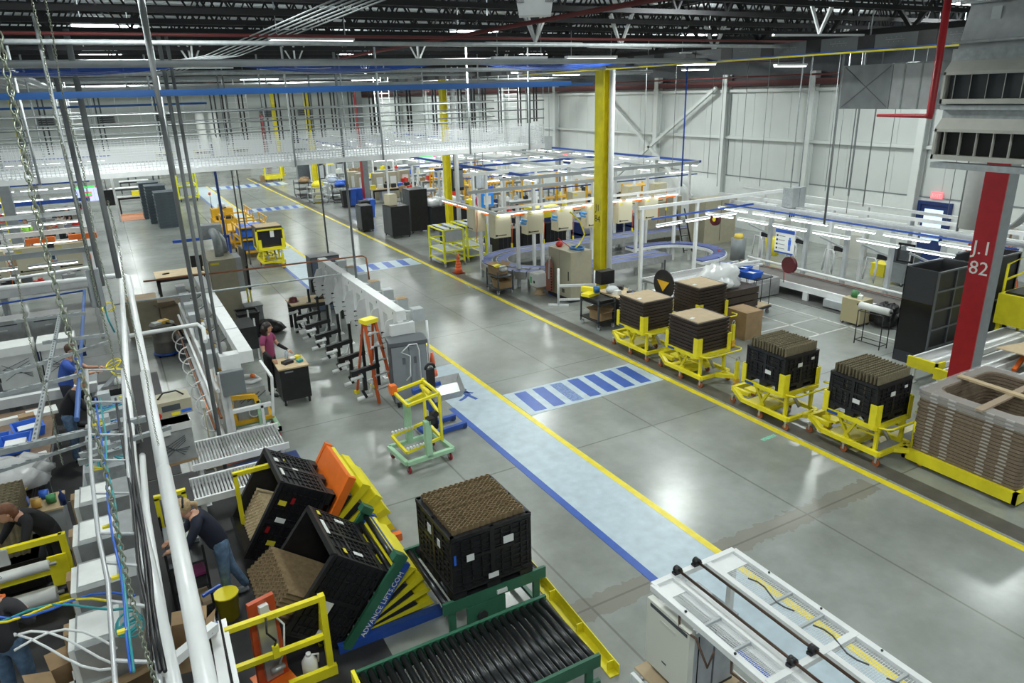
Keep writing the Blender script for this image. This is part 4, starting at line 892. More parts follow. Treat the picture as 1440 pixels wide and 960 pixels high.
t=T('test_instrument','beige bench tester with display on top of the grey tub at left','instrument',(.25,12.35,1.5),.06); b=B(); b.bx(-.28,.28,-.2,.25,0,.26); b.build('body',BEI,t); B().bx(-.18,.1,-.206,-.2,.1,.2).build('display',DGR,t); B().bx(-.05,.08,-.208,-.2,.01,.06).build('yellow_label',YTN,t); B().bx(.1,.26,-.208,-.2,.03,.08).build('blue_label',BLB,t); B().cyl((-.24,-.2,.06),(-.24,-.25,.06),.04,10).build('red_knob',BRED,t); B().tube([(-.2,0,.26),(-.1,.05,.34),(.1,.05,.34),(.2,0,.26)],.015,6).build('handle',BLM,t)
t=T('dishwasher','grey dishwasher tub stamped with X ribs on the near roller track','dishwasher',(.17,12.1,.78),.05); B().bx(-.27,.27,-.3,.27,.05,.72).build('tub',MC['tub_steel'],t); B().bx(-.28,.28,-.31,.0,.6,.72).build('top_wrap',mat('wrap_white',(.6,.61,.6),.5),t)
b=B()
for k in range(4): b.bar((-.2,-.305,.15+.06*k),(.15,-.305,.4+.03*k),.008); b.bar((-.2,-.305,.42-.05*k),(.1+.03*k,-.305,.15+.04*k),.008)
b.build('rib_stamping',DGR,t); b=B(); b.bx(-.22,-.05,-.316,-.31,.55,.68); b.build('paper_tag',PAP,t)
for x in(.2,): B().bx(-.28,.28,-.3,.27,.0,.05).build('base_pan',CRD,t)
t=T('stand_pole','thin beige floor stand with power box beside the grey tub','stand',(.75,12.9,0)); B().cyl((0,0,0.03),(0,0,1.35),.015,8).build('pole',BEI,t); B().bar((-.15,0,.02),(.15,0,.02),.03).build('foot',BEI,t); B().bar((0,-.15,.02),(0,.15,.02),.03).build('foot',BEI,t); B().box((0,0,1.3),(.07,.05,.14)).build('outlet_box',PAP,t)
b=B(); b.tube([(.0+.25*math.cos(k*1.3)*(1+.04*k),.2*math.sin(k*1.3)*(1+.03*k),.012) for k in range(16)],.008,5); O('coiled_hose',b,mat('red_hose',(.35,.06,.03),.5),'thin red hose coiled on the floor beside the conveyor end','hose',(1.0,13.1,0))
# roller tracks at left (gravity conveyors) with navy/amber scissor lifts
def track(lab,x0,x1,y0,y1,z=.78):
    return roller_conv('roller_track',lab,x0,x1,y0,y1,z,WHT,STL,axis='y',pitch=.05,r=.019,frame_h=.09,legs=True,legw=.06)
track('white edged grey roller track nearest the white machine end, running left to right',.35,1.9,11.6,12.5)
track('second white edged roller track, just before the woman in the navy hoodie',.25,1.75,10.45,11.15)
def lift_base(lab,x0,x1,y,z):
    t=T('lift_platform',lab,'lift',((x0+x1)/2,y,0)); w=(x1-x0)/2; B().bx(-w,w,-.25,.2,.05,.35).build('base',NAV,t); B().bx(-w,w,-.28,.2,.38,.46).build('toe_bar',AMB,t); B().bx(-w,w,-.27,.2,.5,z).build('skirt',NAV,t); B().bx(-w,w,-.29,-.25,z-.04,z+.03).build('top_bar',AMB,t)
lift_base('navy and amber lift under the farther roller track',1.0,2.0,11.4,.62); lift_base('navy and amber lift under the nearer roller track',1.05,1.75,10.3,.55)
# yellow hoops
def hoop(lab,x,y0,y1,h,d=(1,0),r=.035):
    t=T('safety_hoop',lab,'guard rail',(x,y0,0)); 
    B().bar((0,0,0.02),(0,0,h),.06).build('post',YEL,t); B().bar((0,y1-y0,0.02),(0,y1-y0,h),.06).build('post',YEL,t); B().bar((0,-.03,h),(0,y1-y0+.03,h),.06).build('rail',YEL,t)
def hoopx(lab,x0,x1,y,h):
    t=T('safety_hoop',lab,'guard rail',(x0,y,0)); B().bar((0,0,0.02),(0,0,h),.06).build('post',YEL,t); B().bar((x1-x0,0,0.02),(x1-x0,0,h),.06).build('post',YEL,t); B().bar((-.03,0,h),(x1-x0+.03,0,h),.06).build('rail',YEL,t)
hoopx('yellow hoop rail between the roller track and the farther tipped bin',.82,1.5,9.95,1.3); hoopx('small yellow hoop rail at the packing cart in front of the woman in the hoodie',-.22,.12,9.75,1.35)
O('orange_glove',B().ball((0,0,.05),.07,8,(1.3,.9,.7)),ORG,'orange bundled cloth lying on the nearer roller track','cloth',(1.2,10.75,.79))
# packing cart of woman in hoodie
t=T('packing_cart','black wire packing cart loaded with papers beside the woman in the navy hoodie','cart',(-.02,9.0,0))
for z in(.3,.62,.98): B().bx(-.22,.22,-.5,.5,z-.015,z+.015).build('shelf',DST,t)
for x in(-.21,.21):
    for y in(-.48,.48): B().bx(x-.015,x+.015,y-.015,y+.015,.08,1.2).build('post',BLM,t)
casters(t,[(-.18,-.45),(.18,-.45),(-.18,.45),(.18,.45)],.05,RUB,.1)
t=T('paper_tray','grey sorting tray with booklets on the packing cart top','tray',(-.02,9.15,.995)); B().bx(-.2,.2,-.2,.3,0,.05).build('tray',GRY,t); B().box((0,-.05,.055),(.3,.2,.01)).build('booklet',PAP,t); B().box((0,.05,.062),(.3,.06,.01)).build('yellow_strip',YTN,t)
t=T('folders','magenta plastic folders on the middle shelf of the packing cart','folders',(.0,8.85,.64)); B().box((0,0,.02),(.36,.3,.03),.1).build('folder',mat('plum',(.22,.03,.12),.5),t)
for i in range(3): O('kraft_sleeve',B().box((0,0,.02),(.12,.34,.05),.05*i),CRL,'kraft paper sleeve on the lower shelf of the packing cart','sleeve',(-.13+i*.12,8.65+.02*i,.32),group='kraft sleeves on the packing cart')
t=T('yellow_pail','yellow pail standing on the floor mat under the packing cart','pail',(.35,8.55,.012)); B().lathe([(.0,0),(.12,0),(.15,.35),(.16,.35),(.155,.37)],n=14).build('pail',YTN,t)
# =============== PEOPLE ===============
def skin_mesh(name,verts,edges,rad,m,parent,sub=2,root=0,extra=None):
    me=bpy.data.meshes.new(name); me.from_pydata(verts,edges,[]); o=bpy.data.objects.new(name,me); COL.objects.link(o)
    o.modifiers.new('Skin','SKIN'); sv=me.skin_vertices[0].data
    for i,r in enumerate(rad):
        sv[i].radius=(r,r) if not isinstance(r,tuple) else r
    sv[root].use_root=True
    s=o.modifiers.new('Sub','SUBSURF'); s.levels=sub; s.render_levels=sub
    dg=bpy.context.evaluated_depsgraph_get(); nm=bpy.data.meshes.new_from_object(o.evaluated_get(dg)); bpy.data.objects.remove(o)
    nm.materials.clear(); nm.materials.append(m)
    for p in nm.polygons: p.use_smooth=True
    o=bpy.data.objects.new(name,nm); COL.objects.link(o); o.parent=parent; nm.name=name
    return o
def hand(b,w,d,side,L=.17,curl=.5):
    "palm and five fingers as tapered tubes added to builder b; w wrist, d direction"
    w=Vector(w); d=Vector(d).normalized(); up=Vector((0,0,1)); s=d.cross(up)
    if s.length<.2: s=Vector((1,0,0))
    s.normalize(); n=s.cross(d).normalized()
    if n.z>0: n=-n
    pc=w+d*.045
    b.ball(pc,.045,8,(.9,.9,.6))
    for k in range(4):
        o=(k-1.5)*.019; base=w+d*.075+s*o; l=(.062,.074,.07,.055)[k]
        b.tube([base-d*.03,base,base+d*l*.5+n*.012*curl,base+d*l*.8+n*.04*curl],[.010,.0095,.0085,.007],6)
    base=w+d*.03+s*(.03*side); b.tube([base,base+s*.03*side+d*.02,base+s*.035*side+d*.05+n*.015],[.012,.010,.008],6)
def person(lab,loc,rz,J={},shirt=None,pants=None,skin=SKN,hair=None,hairlen=.0,shoes=None,sleeve='long',h=1.0,extras=None,lod=2,cap=None,glasses=False,blk_sleeve=None,ponytail=False):
    P=dict(pel=(0,0,.95),bel=(0,.0,1.08),che=(0,.0,1.28),nb=(0,.0,1.42),nk=(0,.01,1.48),
      shl=(-.17,0,1.39),shr=(.17,0,1.39),ell=(-.22,.0,1.12),elr=(.22,.0,1.12),wrl=(-.22,.12,.9),wrr=(.22,.12,.9),
      hil=(-.09,0,.9),hir=(.09,0,.9),knl=(-.10,.02,.5),knr=(.10,.02,.5),anl=(-.11,-.02,.09),anr=(.11,-.02,.09),tol=(-.13,.14,.04),tor=(.13,.14,.04),hd=(0,.03,1.63),look=0.0)
    P.update(J); V={k:Vector(v)*h for k,v in P.items() if k!='look'}
    t=T('person',lab,'person',loc,rz)
    order=['pel','bel','che','nb','nk','shl','ell','wrl','shr','elr','wrr','hil','knl','anl','hir','knr','anr']
    ix={k:i for i,k in enumerate(order)}
    E_=[('pel','bel'),('bel','che'),('che','nb'),('nb','nk'),('nb','shl'),('shl','ell'),('ell','wrl'),('nb','shr'),('shr','elr'),('elr','wrr'),('pel','hil'),('hil','knl'),('knl','anl'),('pel','hir'),('hir','knr'),('knr','anr')]
    R_=dict(pel=.115,bel=.115,che=.125,nb=.08,nk=.048,shl=.058,ell=.04,wrl=.027,shr=.058,elr=.04,wrr=.027,hil=.085,knl=.056,anl=.038,hir=.085,knr=.056,anr=.038)
    body=skin_mesh('body',[V[k] for k in order],[(ix[a],ix[c]) for a,c in E_],[R_[k]*h for k in order],skin,t,lod)
    me=body.data; me.materials.append(pants or skin); me.materials.append(shirt or skin); zc=V['pel'].lerp(V['bel'],.55).z
    arms=[V[k] for k in('ell','elr','wrl','wrr')]; wr=[V['wrl'],V['wrr']]
    for p in me.polygons:
        c=p.center
        if pants and c.z<zc and min((c-w).length for w in wr)>.14: p.material_index=1
        elif shirt and c.z<V['nk'].z-.06 and min((c-a).length for a in (arms if sleeve!='long' else wr))>(.13 if sleeve!='long' else .09): p.material_index=2
    # head with face, joined into the body mesh as a continuous figure
    b=B(); hd=V['hd']; Rl=Matrix.Rotation(P['look'],3,'Z')
    prof=[(.0,-.115),(.035,-.112),(.055,-.09),(.068,-.05),(.075,0),(.078,.04),(.068,.085),(.04,.112),(.0,.12)]
    vs=[];n=14
    for r,z in prof:
        for k in range(n):
            a=2*PI*k/n; x=r*math.cos(a); y=r*1.22*math.sin(a)+(.012 if z<-.05 else 0)
            vs.append(hd+Rl@Vector((x,y,z))*h)
    b.add(vs,[(i*n+k,i*n+(k+1)%n,(i+1)*n+(k+1)%n,(i+1)*n+k) for i in range(len(prof)-1) for k in range(n)],True)
    F=lambda x,y,z: hd+Rl@Vector((x,y,z))*h
    b.tube([F(0,.088,.015),F(0,.112,-.02),F(0,.095,-.03)],[.008*h,.015*h,.01*h],6)
    for s in(-1,1): b.ball(F(s*.08,-.0,-.005),.022*h,6,(.5,1,1.3))
    b.c=3
    for s in(-1,1): b.ball(F(s*.03,.084,.018),.010*h,6,(1,.6,.6))
    b.c=4; b.tube([F(-.022,.092,-.055),F(0,.097,-.053),F(.022,.092,-.055)],.005*h,5)
    b.c=0; b.tube([V['nk']-Vector((0,0,.04)),hd+Vector((0,-.01,-.06))*h],[.05*h,.048*h],10)
    for a,c,sd in(('ell','wrl',1),('elr','wrr',-1)): hand(b,V[c],V[c]-V[a],sd)
    me2=b.build('head_tmp',[skin,skin,skin,DST,mat('lips',(.4,.12,.1),.5)])
    # join
    import bmesh
    bm=bmesh.new(); bm.from_mesh(body.data); bm.from_mesh(me2.data); 
    body.data.materials.append(DST); body.data.materials.append(MC['lips']); bm.to_mesh(body.data); bm.free(); bpy.data.objects.remove(me2)
    for p in body.data.polygons: p.use_smooth=True
    def lerp(a,c,f): return V[a].lerp(V[c],f)
    if shirt:
        o=['bel','che','nb','shl','shr']; vs=[V['pel']+Vector((0,0,-.10))*h]+[V[k] for k in o]; ra=[.15,.145,.148,.085,.075,.075]
        e=[(0,1),(1,2),(2,3),(3,4),(3,5)]
        fr=1.0 if sleeve=='long' else .55
        vs+= [V['shl'].lerp(V['ell'],min(1,fr)),V['shr'].lerp(V['elr'],min(1,fr))]; e+= [(4,6),(5,7)]; ra+=[.055 if sleeve=='long' else .065]*2
        if sleeve=='long': vs+= [lerp('ell','wrl',.92),lerp('elr','wrr',.92)]; e+=[(6,8),(7,9)]; ra+=[.040,.040]
        skin_mesh('shirt',vs,e,[r*h for r in ra],shirt,t,lod)
    if blk_sleeve:
        for a,c in(('ell','wrl'),('elr','wrr')): B().tube([lerp(a,c,.1),lerp(a,c,.95)],[.045*h,.034*h],10).build('arm_guard',blk_sleeve,t)
    if pants:
        vs=[V[k] for k in('pel','hil','knl','anl','hir','knr','anr')]; vs[0]=V['pel'].lerp(V['bel'],.75); vs.insert(1,V['pel'].copy())
        skin_mesh('trousers',vs,[(0,1),(1,2),(2,3),(3,4),(1,5),(5,6),(6,7)],[.12*h,.125*h,.095*h,.07*h,.055*h,.098*h,.07*h,.055*h],pants,t,lod)
    for s in'lr':
        a,c=V['an'+s],V['to'+s]; b=B(); b.tube([a+Vector((0,0,-.02)),a.lerp(c,.3)+Vector((0,0,-.03)),c+Vector((0,0,.0)),c+(c-a).normalized()*.05*h],[.04*h,.045*h,.042*h,.02*h],8); b.build('shoe',shoes or DST,t)
    if hair:
        b=B(); pr_=[(.0,.135),(.05,.125),(.08,.09),(.09,.04),(.088,0.0),(.08,-.03-hairlen*.3)]
        vs=[];n=16
        for r,z in pr_:
            for k in range(n):
                a=2*PI*k/n; front=math.sin(a)>.25
                zz=z if not front else max(z,.035); rr=r if not (front and z<.05) else r*1.0
                vs.append(F(rr*math.cos(a),rr*1.18*math.sin(a)-.012,zz))
        b.add(vs,[(i*n+k,i*n+(k+1)%n,(i+1)*n+(k+1)%n,(i+1)*n+k) for i in range(len(pr_)-1) for k in range(n)],True)
        if hairlen>0: b.tube([F(0,-.05,.05),F(0,-.085,-.05),F(0,-.07,-.09-hairlen)],[.075*h,.07*h,.05*h],10)
        if ponytail: b.tube([F(0,-.09,.05),F(0,-.16,.03),F(0,-.17,-.06)],[.03*h,.035*h,.012*h],8)
        b.build('hair',hair,t)
    if cap: b=B(); b.lathe([(.09,.03),(.09,.07),(.07,.12),(.0,.14)],hd,12); b.prism([(-.07,.05),(.07,.05),(.05,.16),(-.05,.16)],hd.z+.03,hd.z+.045) if False else None; b.build('cap',cap,t)
    if glasses:
        b=B(); [b.tube([F(s*.03+.022*math.cos(k*PI/4),.098,.018+.016*math.sin(k*PI/4)) for k in range(8)],.003,4,close=True) for s in(-1,1)]; b.build('glasses',DST,t)
    if extras: extras(t,V,F)
    return t
DEN=mat('denim',(.10,.17,.27),.8,var=.3,scale=14); NVH=mat('navy_hoodie',(.008,.011,.025),.85,bump=.2); MAG=mat('magenta_shirt',(.26,.045,.12),.8,bump=.2); RBL=mat('royal_shirt',(.04,.10,.42),.8,bump=.2)
BLH=mat('black_cloth',(.012,.012,.014),.85); CHC=mat('charcoal_cloth',(.04,.04,.045),.85); HBL=mat('blond_hair',(.42,.30,.16),.6,var=.3,scale=30); HBR=mat('dark_hair',(.02,.012,.01),.4); HAU=mat('auburn_hair',(.16,.06,.025),.5,var=.2,scale=30); SHO=mat('grey_shoe',(.3,.33,.36),.6)
def hb(t,V,F): B().tube([F(-.09,-.02,.05),F(-.05,-.03,.125),F(.05,-.03,.125),F(.09,-.02,.05)],.014,8).build('headband',BLH,t)
# faces -x (rz=+90deg makes local +y point to -x)
person('woman in navy hoodie and jeans packing at the cart, seen from behind',(.42,8.85,.012),PI/2-.1,
   dict(che=(0,.16,1.27),bel=(0,.06,1.08),nb=(0,.24,1.40),nk=(0,.28,1.45),hd=(0,.37,1.55),shl=(-.17,.22,1.37),shr=(.17,.22,1.37),ell=(-.24,.36,1.15),elr=(.22,.38,1.14),wrl=(-.16,.56,1.08),wrr=(.1,.58,1.08),anl=(-.10,.02,.09),anr=(.13,-.22,.09),knr=(.11,-.06,.5),tor=(.14,-.06,.04),tol=(-.11,.17,.04)),
   NVH,DEN,hair=HBL,shoes=SHO,ponytail=True,extras=hb)
person('woman in magenta shirt with black arm guards pushing the black cart',(2.45,15.88,0),-2.35,
   dict(hd=(0.02,.07,1.62),ell=(-.27,.06,1.14),elr=(.27,.06,1.14),wrl=(-.3,.3,1.0),wrr=(.3,.3,.98),look=.75),
   MAG,BLH,hair=HBR,hairlen=.12,sleeve='short',blk_sleeve=BLH)
person('man in royal blue tee shirt working at the left line',(-1.5,16.2,.012),-PI/2-.2,
   dict(che=(0,.08,1.3),nb=(0,.14,1.44),nk=(0,.17,1.5),hd=(0,.22,1.65),shl=(-.19,.13,1.42),shr=(.19,.13,1.42),elr=(.22,.35,1.2),ell=(-.22,.35,1.2),wrl=(-.15,.58,1.2),wrr=(.15,.58,1.2),look=-.3),
   RBL,mat('dark_trousers',(.02,.025,.04),.8),hair=mat('brown_hair',(.08,.045,.03),.6),sleeve='short',h=1.05)
person('worker in black sweatshirt and jeans with tan cap bending to the left line',(-1.45,14.6,.012),-PI/2-.1,
   dict(che=(0,.14,1.26),nb=(0,.22,1.4),nk=(0,.26,1.45),hd=(0,.34,1.56),shl=(-.18,.2,1.37),shr=(.18,.2,1.37),ell=(-.24,.34,1.12),elr=(.24,.34,1.12),wrl=(-.14,.56,1.1),wrr=(.14,.56,1.1)),
   BLH,DEN,hair=HBL,h=1.0,shoes=NVH)
person('auburn haired worker in black bending behind the yellow roll rack',(-1.55,10.45,.012),PI/2+.5,
   dict(che=(0,.2,1.2),bel=(0,.08,1.05),nb=(0,.33,1.30),nk=(0,.38,1.34),hd=(0,.46,1.42),shl=(-.18,.3,1.28),shr=(.18,.3,1.28),ell=(-.25,.42,1.05),elr=(.25,.42,1.05),wrl=(-.15,.6,.95),wrr=(.15,.6,.95)),
   BLH,BLH,hair=HAU,hairlen=.03)
person('person with glasses and charcoal jacket standing at the lower left edge',(-1.85,8.05,.012),-.3,
   dict(ell=(-.25,.05,1.12),elr=(.25,.05,1.12),wrl=(-.1,.26,1.08),wrr=(.1,.28,1.1),look=-.2),
   CHC,DEN,hair=HBR,h=1.04,glasses=True,extras=lambda t,V,F:B().tube([F(-.05,.06,-.17),F(0,.09,-.2),F(.05,.06,-.17)],.02,6).build('orange_collar',ORG,t))
GV=mat('lime_shirt',(.35,.75,.12),.8)
far=[((-3.5,37.8),2.9,GV,DEN,mat('far_hair1',(.12,.07,.05),.6),'worker in lime green shirt at the far left workstations'),
 ((-1.5,42.5),1.2,MAG,BLH,HBR,'worker in pink shirt sitting at far left line under the screen'),
 ((-2.0,41.3),2.2,BLH,BLH,HBR,'worker in black standing at the far left line beside the pink shirt'),
 ((-2.3,39.2),.9,mat('grey_shirt',(.35,.33,.30),.8),BLH,mat('far_hair2',(.3,.2,.12),.6),'worker in pale grey shirt at the far left line'),
 ((-2.5,35.3),2.6,BLH,DEN,HBL,'blond worker with long hair and black shirt at the far left line'),
 ((-1.7,33.7),2.2,NVH,DEN,HBR,'worker in dark patterned top at the nearest of the far left stations'),
 ((-4.4,33.6),1.0,MAG,BLH,HAU,'worker in pink top at the left image edge behind the light rails'),
 ((-5.1,41.5),2.0,BLH,BLH,HBR,'worker in black beside the teal cloths at far left')]
for (x,y),a,sh,pa,ha,l in far:
    person(l,(x,y,0),a,dict(wrl=(-.12,.4,1.1),wrr=(.12,.4,1.1),ell=(-.23,.15,1.12),elr=(.23,.15,1.12)),sh,pa,hair=ha,hairlen=.08,sleeve='short',lod=1)
# =============== OVERHEAD: CAGE, DUCTS, CONDUITS, CHAINS ===============
RGR=mat('rail_grey',(.25,.27,.27),.5); RBL2=mat('rail_blue',(.03,.15,.48),.4)
t=T('conveyor_cage','long white overhead walkway cage with mesh sides crossing above the aisle','overhead cage',(0,17.4,5.0)); CG=t
x0,x1,D=-9.0,10.75,2.9
b=B(); b.bx(x0,x1,0,D,-.04,.0); b.build('deck',mat('deck_white',(.80,.83,.85),.5),t)
b=B(); b.bx(x0,x1,-.03,0,-.075,.035); b.build('edge_angle',WHT,t); b=B(); b.bx(x0,x1,D,D+.03,-.09,.05); b.build('edge_angle',LGR,t)
for y in(0,D):
    b=B(); r=.006; x=x0
    while x<x1: b.bx(x-r,x+r,y-r,y+r,0,.56); x+=.075
    z=.05
    while z<.57: b.bx(x0,x1,y-r,y+r,z-r,z+r); z+=.052
    b.build('mesh_panel',MSH,t)
b=B(); y=0
while y<D: b.bx(x1-.005,x1+.005,y-.004,y+.004,0,.56); y+=.075
z=.05
while z<.57: b.bx(x1-.005,x1+.005,0,D,z-.004,z+.004); z+=.052
b.build('mesh_panel',MSH,t)
for y in(0,D):
    for z in(.72,.95,1.18): b=B(); b.tube([(x0,y,z),(x1,y,z)],.017,6); b.build('guard_rail',RGR,t)
for x in(10.25,8.45,6.05,3.9,1.3,-1.2,-3.6,-6.0): b=B(); b.tube([(x,-.03,-.1),(x,-.03,2.5)],.025,8); b.build('hanger_rod',LGR,t); b=B(); b.tube([(x,D+.03,-.1),(x,D+.03,2.5)],.022,8); b.build('hanger_rod',GAL,t)
random.seed(11)
# conveyor hanger strips seen behind the cage: a second overhead conveyor run behind
t=T('overhead_conveyor','grey overhead chain conveyor with black hanger strips behind the white cage','overhead conveyor',(0,24.5,5.95))
b=B(); b.bx(-8,15.5,-.05,.05,.75,.9); b.build('track_rail',LGR,t); b=B(); b.bx(-8,15.5,1.0,1.1,.75,.9); b.build('track_rail',LGR,t)
k=0
for i in range(46):
    if i<22 and i%3: continue
    x=-7.4+i*.5+random.uniform(-.12,.12); yy=random.choice([0,1.05]); h=random.uniform(1.4,1.85)
    b=B(); b.bx(x-.02,x+.02,yy-.02,yy+.02,.8-h,.78); b.bx(x+.1,x+.14,yy-.02,yy+.02,.8-h,.78); b.build('hanger_strip',BLM if i%3 else DGR,t)
for x in(-7,-3,1,5,9,13): b=B(); b.tube([(x,.5,.9),(x,.5,1.6)],.02,6); b.bx(x-.05,x+.05,-.05,1.1,.88,.93); b.build('support_rod',GAL,t)
for x,w in((-.6,.6),(4.2,.7),(9.3,.55),(12.3,.8),(14.6,.9)):
    t2=T('hanging_rack','white wire rack hanging on the overhead conveyor behind the cage','rack',(x,26.3,5.2),0,'white wire racks hung on the overhead conveyor')
    b=B()
    for i in range(9): b.bx(-w/2,w/2,-.01,.01,.0+i*.16,.03+i*.16)
    for s in(-1,0,1): b.bx(s*w/2-.012,s*w/2+.012,-.012,.012,0,1.9)
    b.build('wire_grid',WHT,t2)
# blue rails
for lab,x0_,x1_,y,z,r in(('bright blue overhead rail crossing the picture above the white cage',-6,8.0,12.0,6.53,.045),('second thinner blue overhead rail behind the first one',-6,16,22.5,6.62,.04),('lower blue rail beyond the cage at left',-8,3.0,24,6.35,.03)):
    O('overhead_rail',B().bx(x0_,x1_,y-r,y+r,z-r,z+r),RBL2,lab,'rail')
def sag(p,q,s,n=16): 
    p,q=Vector(p),Vector(q); return [p.lerp(q,i/n)-Vector((0,0,s*4*(i/n)*(1-i/n))) for i in range(n+1)]
for i in range(5):
    b=B()
    for j in range(4): b.tube(sag((-7+j*4.4,13+i*.05,7.0),(-2.6+j*4.4,13+i*.05,7.0),.10+.02*i),.008,5)
    O('blue_cable',b,BLB,'blue network cable draped in swags above the blue rail','cable',group='blue cables draped above the rail')
for i,(x0_,x1_,y,z,r) in enumerate(((-8,12,12.6,6.95,.05),(-8,10,13.6,6.85,.04),(-8,16,15.4,7.1,.05),(-8,14,10.4,7.1,.03),(-9,20,24,7.05,.05),(-9,24,29,7.1,.05),(-9,24,36,7.1,.05),(-9,24,46,7.1,.06))):
    O('cross_pipe',B().tube([(x0_,y,z),(x1_,y,z)],r,8),GAL if i%2 else LGR,ORD[i]+' grey overhead pipe crossing the hall under the joists','pipe')
for i in range(6):
    x=2.1+.13*i; O('conduit',B().tube([(x,4.0,7.24+.02*i),(x,16,7.24),(x-.3,17.5,7.24),(x-.3,40,7.24)],.009,6),GAL,'thin galvanised conduit in the bundle running away under the joists at upper left','conduit',group='conduit bundle at upper left')
for i in range(5):
    x=-1.2-.28*i; O('cable_tray',B().bx(x-.1,x+.1,9,34,6.98,7.03),LGR,'white grey cable tray in the parallel trays at the upper left corner','cable tray',group='cable trays at upper left')
# white strut brackets hanging from the roof with V hangers
vb=None
for x,y in((6.4,10.6),(8.8,11.5),(12.6,13),(10.4,8.4),(15.8,12.2),(7.0,17),(2.2,19),(4.8,20),(12,22),(17,19),(9,27),(14,30)):
    if vb is None:
        vb=T('strut_hanger','white V shaped strut hanger with flat bar below the joists','strut hanger',(x,y,7.15),0,'white V strut hangers under the roof')
        for s in(-1,1): B().bar((0,0,0),(s*.28,0,.55),.035).build('strut_arm',WHT,vb); B().bar((0,0,0),(0,s*.28,.55),.035).build('strut_arm',WHT,vb)
        B().bx(-.9,.9,-.03,.03,-.03,.0).build('flat_bar',WHT,vb)
    else: DUP(vb,(x,y,7.15),random.uniform(-.4,.4))
# fluorescent battens
fb=None
for x,y,z,r in((7.6,13.2,7.02,0),(9.2,13.0,7.02,0),(13.5,14.5,6.95,0),(17.5,15,6.9,.0),(12.4,21,7.0,0),(16.5,25,7.0,0),(3.0,11.3,7.2,0),(10,30,7.05,0),(5,26,7.05,0),(19.5,21,7,0),(16.6,10.6,6.75,.3),(14.6,8.8,7.1,.1)):
    if fb is None:
        fb=T('ceiling_batten','white fluorescent batten hanging below the joists','ceiling lamp',(x,y,z),r,'fluorescent battens under the joists'); B().bx(-.62,.62,-.07,.07,0,.05).build('housing',WHT,fb); b=B(); b.bx(-.6,.6,-.05,.05,-.03,.0); b.build('tube',TUBE,fb)
        for s in(-.5,.5): B().tube([(s,0,.05),(s,0,.6)],.008,5).build('hanger',GAL,fb)
    else: DUP(fb,(x,y,z),r)
# bus duct with yellow stripe running away over the aisle
t=T('bus_duct','dark perforated bus duct with yellow and blue stripe beneath the roof at right','bus duct',(12.1,5.7,6.95)); L=34
b=B(); b.bx(-.09,.09,0,L,0,.22); b.build('duct_body',mat('bus_grey',(.10,.108,.112),.45,.3),t)
b=B(); b.bx(-.1,.1,0,L*.45,-.05,-.025); b.build('yellow_stripe',YEL,t); b=B(); b.bx(-.1,.1,0,L*.45,-.022,-.002); b.build('blue_stripe',BLU,t)
for i in range(30):
    y=.8+i*1.1; b=B(); b.bx(-.1,.1,y-.16,y+.16,-.002,.225); b.build('joint_cover',BLM,t)
for i in range(20):
    y=1.35+i*1.1; b=B()
    for k in range(4): b.bx(-.093,-.09,y-.15+k*.09,y-.135+k*.09,.08,.095); b.bx(-.093,-.09,y-.1+k*.09,y-.085+k*.09,.15,.165)
    b.bx(-.0925,-.0895,y-.16,y+.19,.12,.13); b.build('rivet_strip',mat('bus_grey_light',(.16,.17,.175),.5),t)
b=B(); b.bx(-.16,.16,.3,.75,-.25,.3); b.bx(-.17,-.16,.42,.6,-.05,.28); b.build('tap_off_box',GRY,t); B().bx(-.175,-.165,.5,.6,.02,.24).build('notice_label',PAP,t); B().bx(-.178,-.172,.52,.56,.1,.22).build('blue_mark',BLU,t)
for y in(3,9,15,21): b=B(); b.tube([(0,y,.22),(0,y,.7)],.012,6); b.build('hanger',GAL,t)
# dock style camera housing at top centre
t=T('projector_housing','white faceted ceiling camera housing with two dark lenses at the top centre','camera',(3.05,5.05,7.0),-.55)
b=B(); b.add([(-.16,-.12,.2),(.16,-.12,.2),(.16,.12,.2),(-.16,.12,.2),(-.12,-.08,-.06),(.12,-.08,-.06),(.12,.08,-.06),(-.12,.08,-.06)],[(0,1,2,3),(7,6,5,4),(0,4,5,1),(1,5,6,2),(2,6,7,3),(3,7,4,0)]); b.build('housing',WHT,t)
for s in(-1,1): B().box((s*.105,-.112,.08),(.055,.02,.11)).build('lens',GLS,t)
B().box((0,-.113,.10),(.08,.006,.02)).build('name_strip',GRY,t); B().cyl((0,0,.2),(0,0,.52),.03,8).build('stem',GAL,t)
# louvred air unit, top right
t=T('air_unit','beige louvred air handling unit with galvanised duct at top right corner','air handling unit',(10,6.0,5.36)); LV=mat('louver_beige',(.42,.42,.38),.5,var=.05)
b=B(); b.bx(.08,1.3,-2.6,0,.05,1.42); b.build('plenum',GAL,t)
for z0 in(.02,.74):
    b=B(); b.bx(-.04,.10,-2.6,0,z0,z0+.06); b.bx(-.04,.08,-2.6,0,z0+.36,z0+.40); b.add([(-.04,0,z0+.40),(-.04,-2.6,z0+.40),(.16,-2.6,z0+.62),(.16,0,z0+.62),(.16,0,z0+.38),(.16,-2.6,z0+.38)],[(0,1,2,3),(0,3,4),(1,5,2)]); b.bx(-.04,.1,-.03,0,z0,z0+.4); b.bx(.14,.2,-2.6,0,z0+.62,z0+.66); b.build('louver_frame',LV,t)
    for i in range(12):
        y=-.12-i*.21; o=B().box((.03,y,z0+.21),(.13,.008,.30),rz=.5 if z0>.5 else .25).build('vane',LV,t)
    B().bx(.075,.08,-2.6,-.02,z0+.05,z0+.36).build('dark_opening',mat('opening_dark',(.02,.02,.022),.7) if z0<.5 else DGR,t)
b=B(); b.bx(-.02,.12,-2.6,0,-.10,-.02); b.bx(0,.1,-2.6,-.0,.66,.72); b.build('rail',GAL,t)
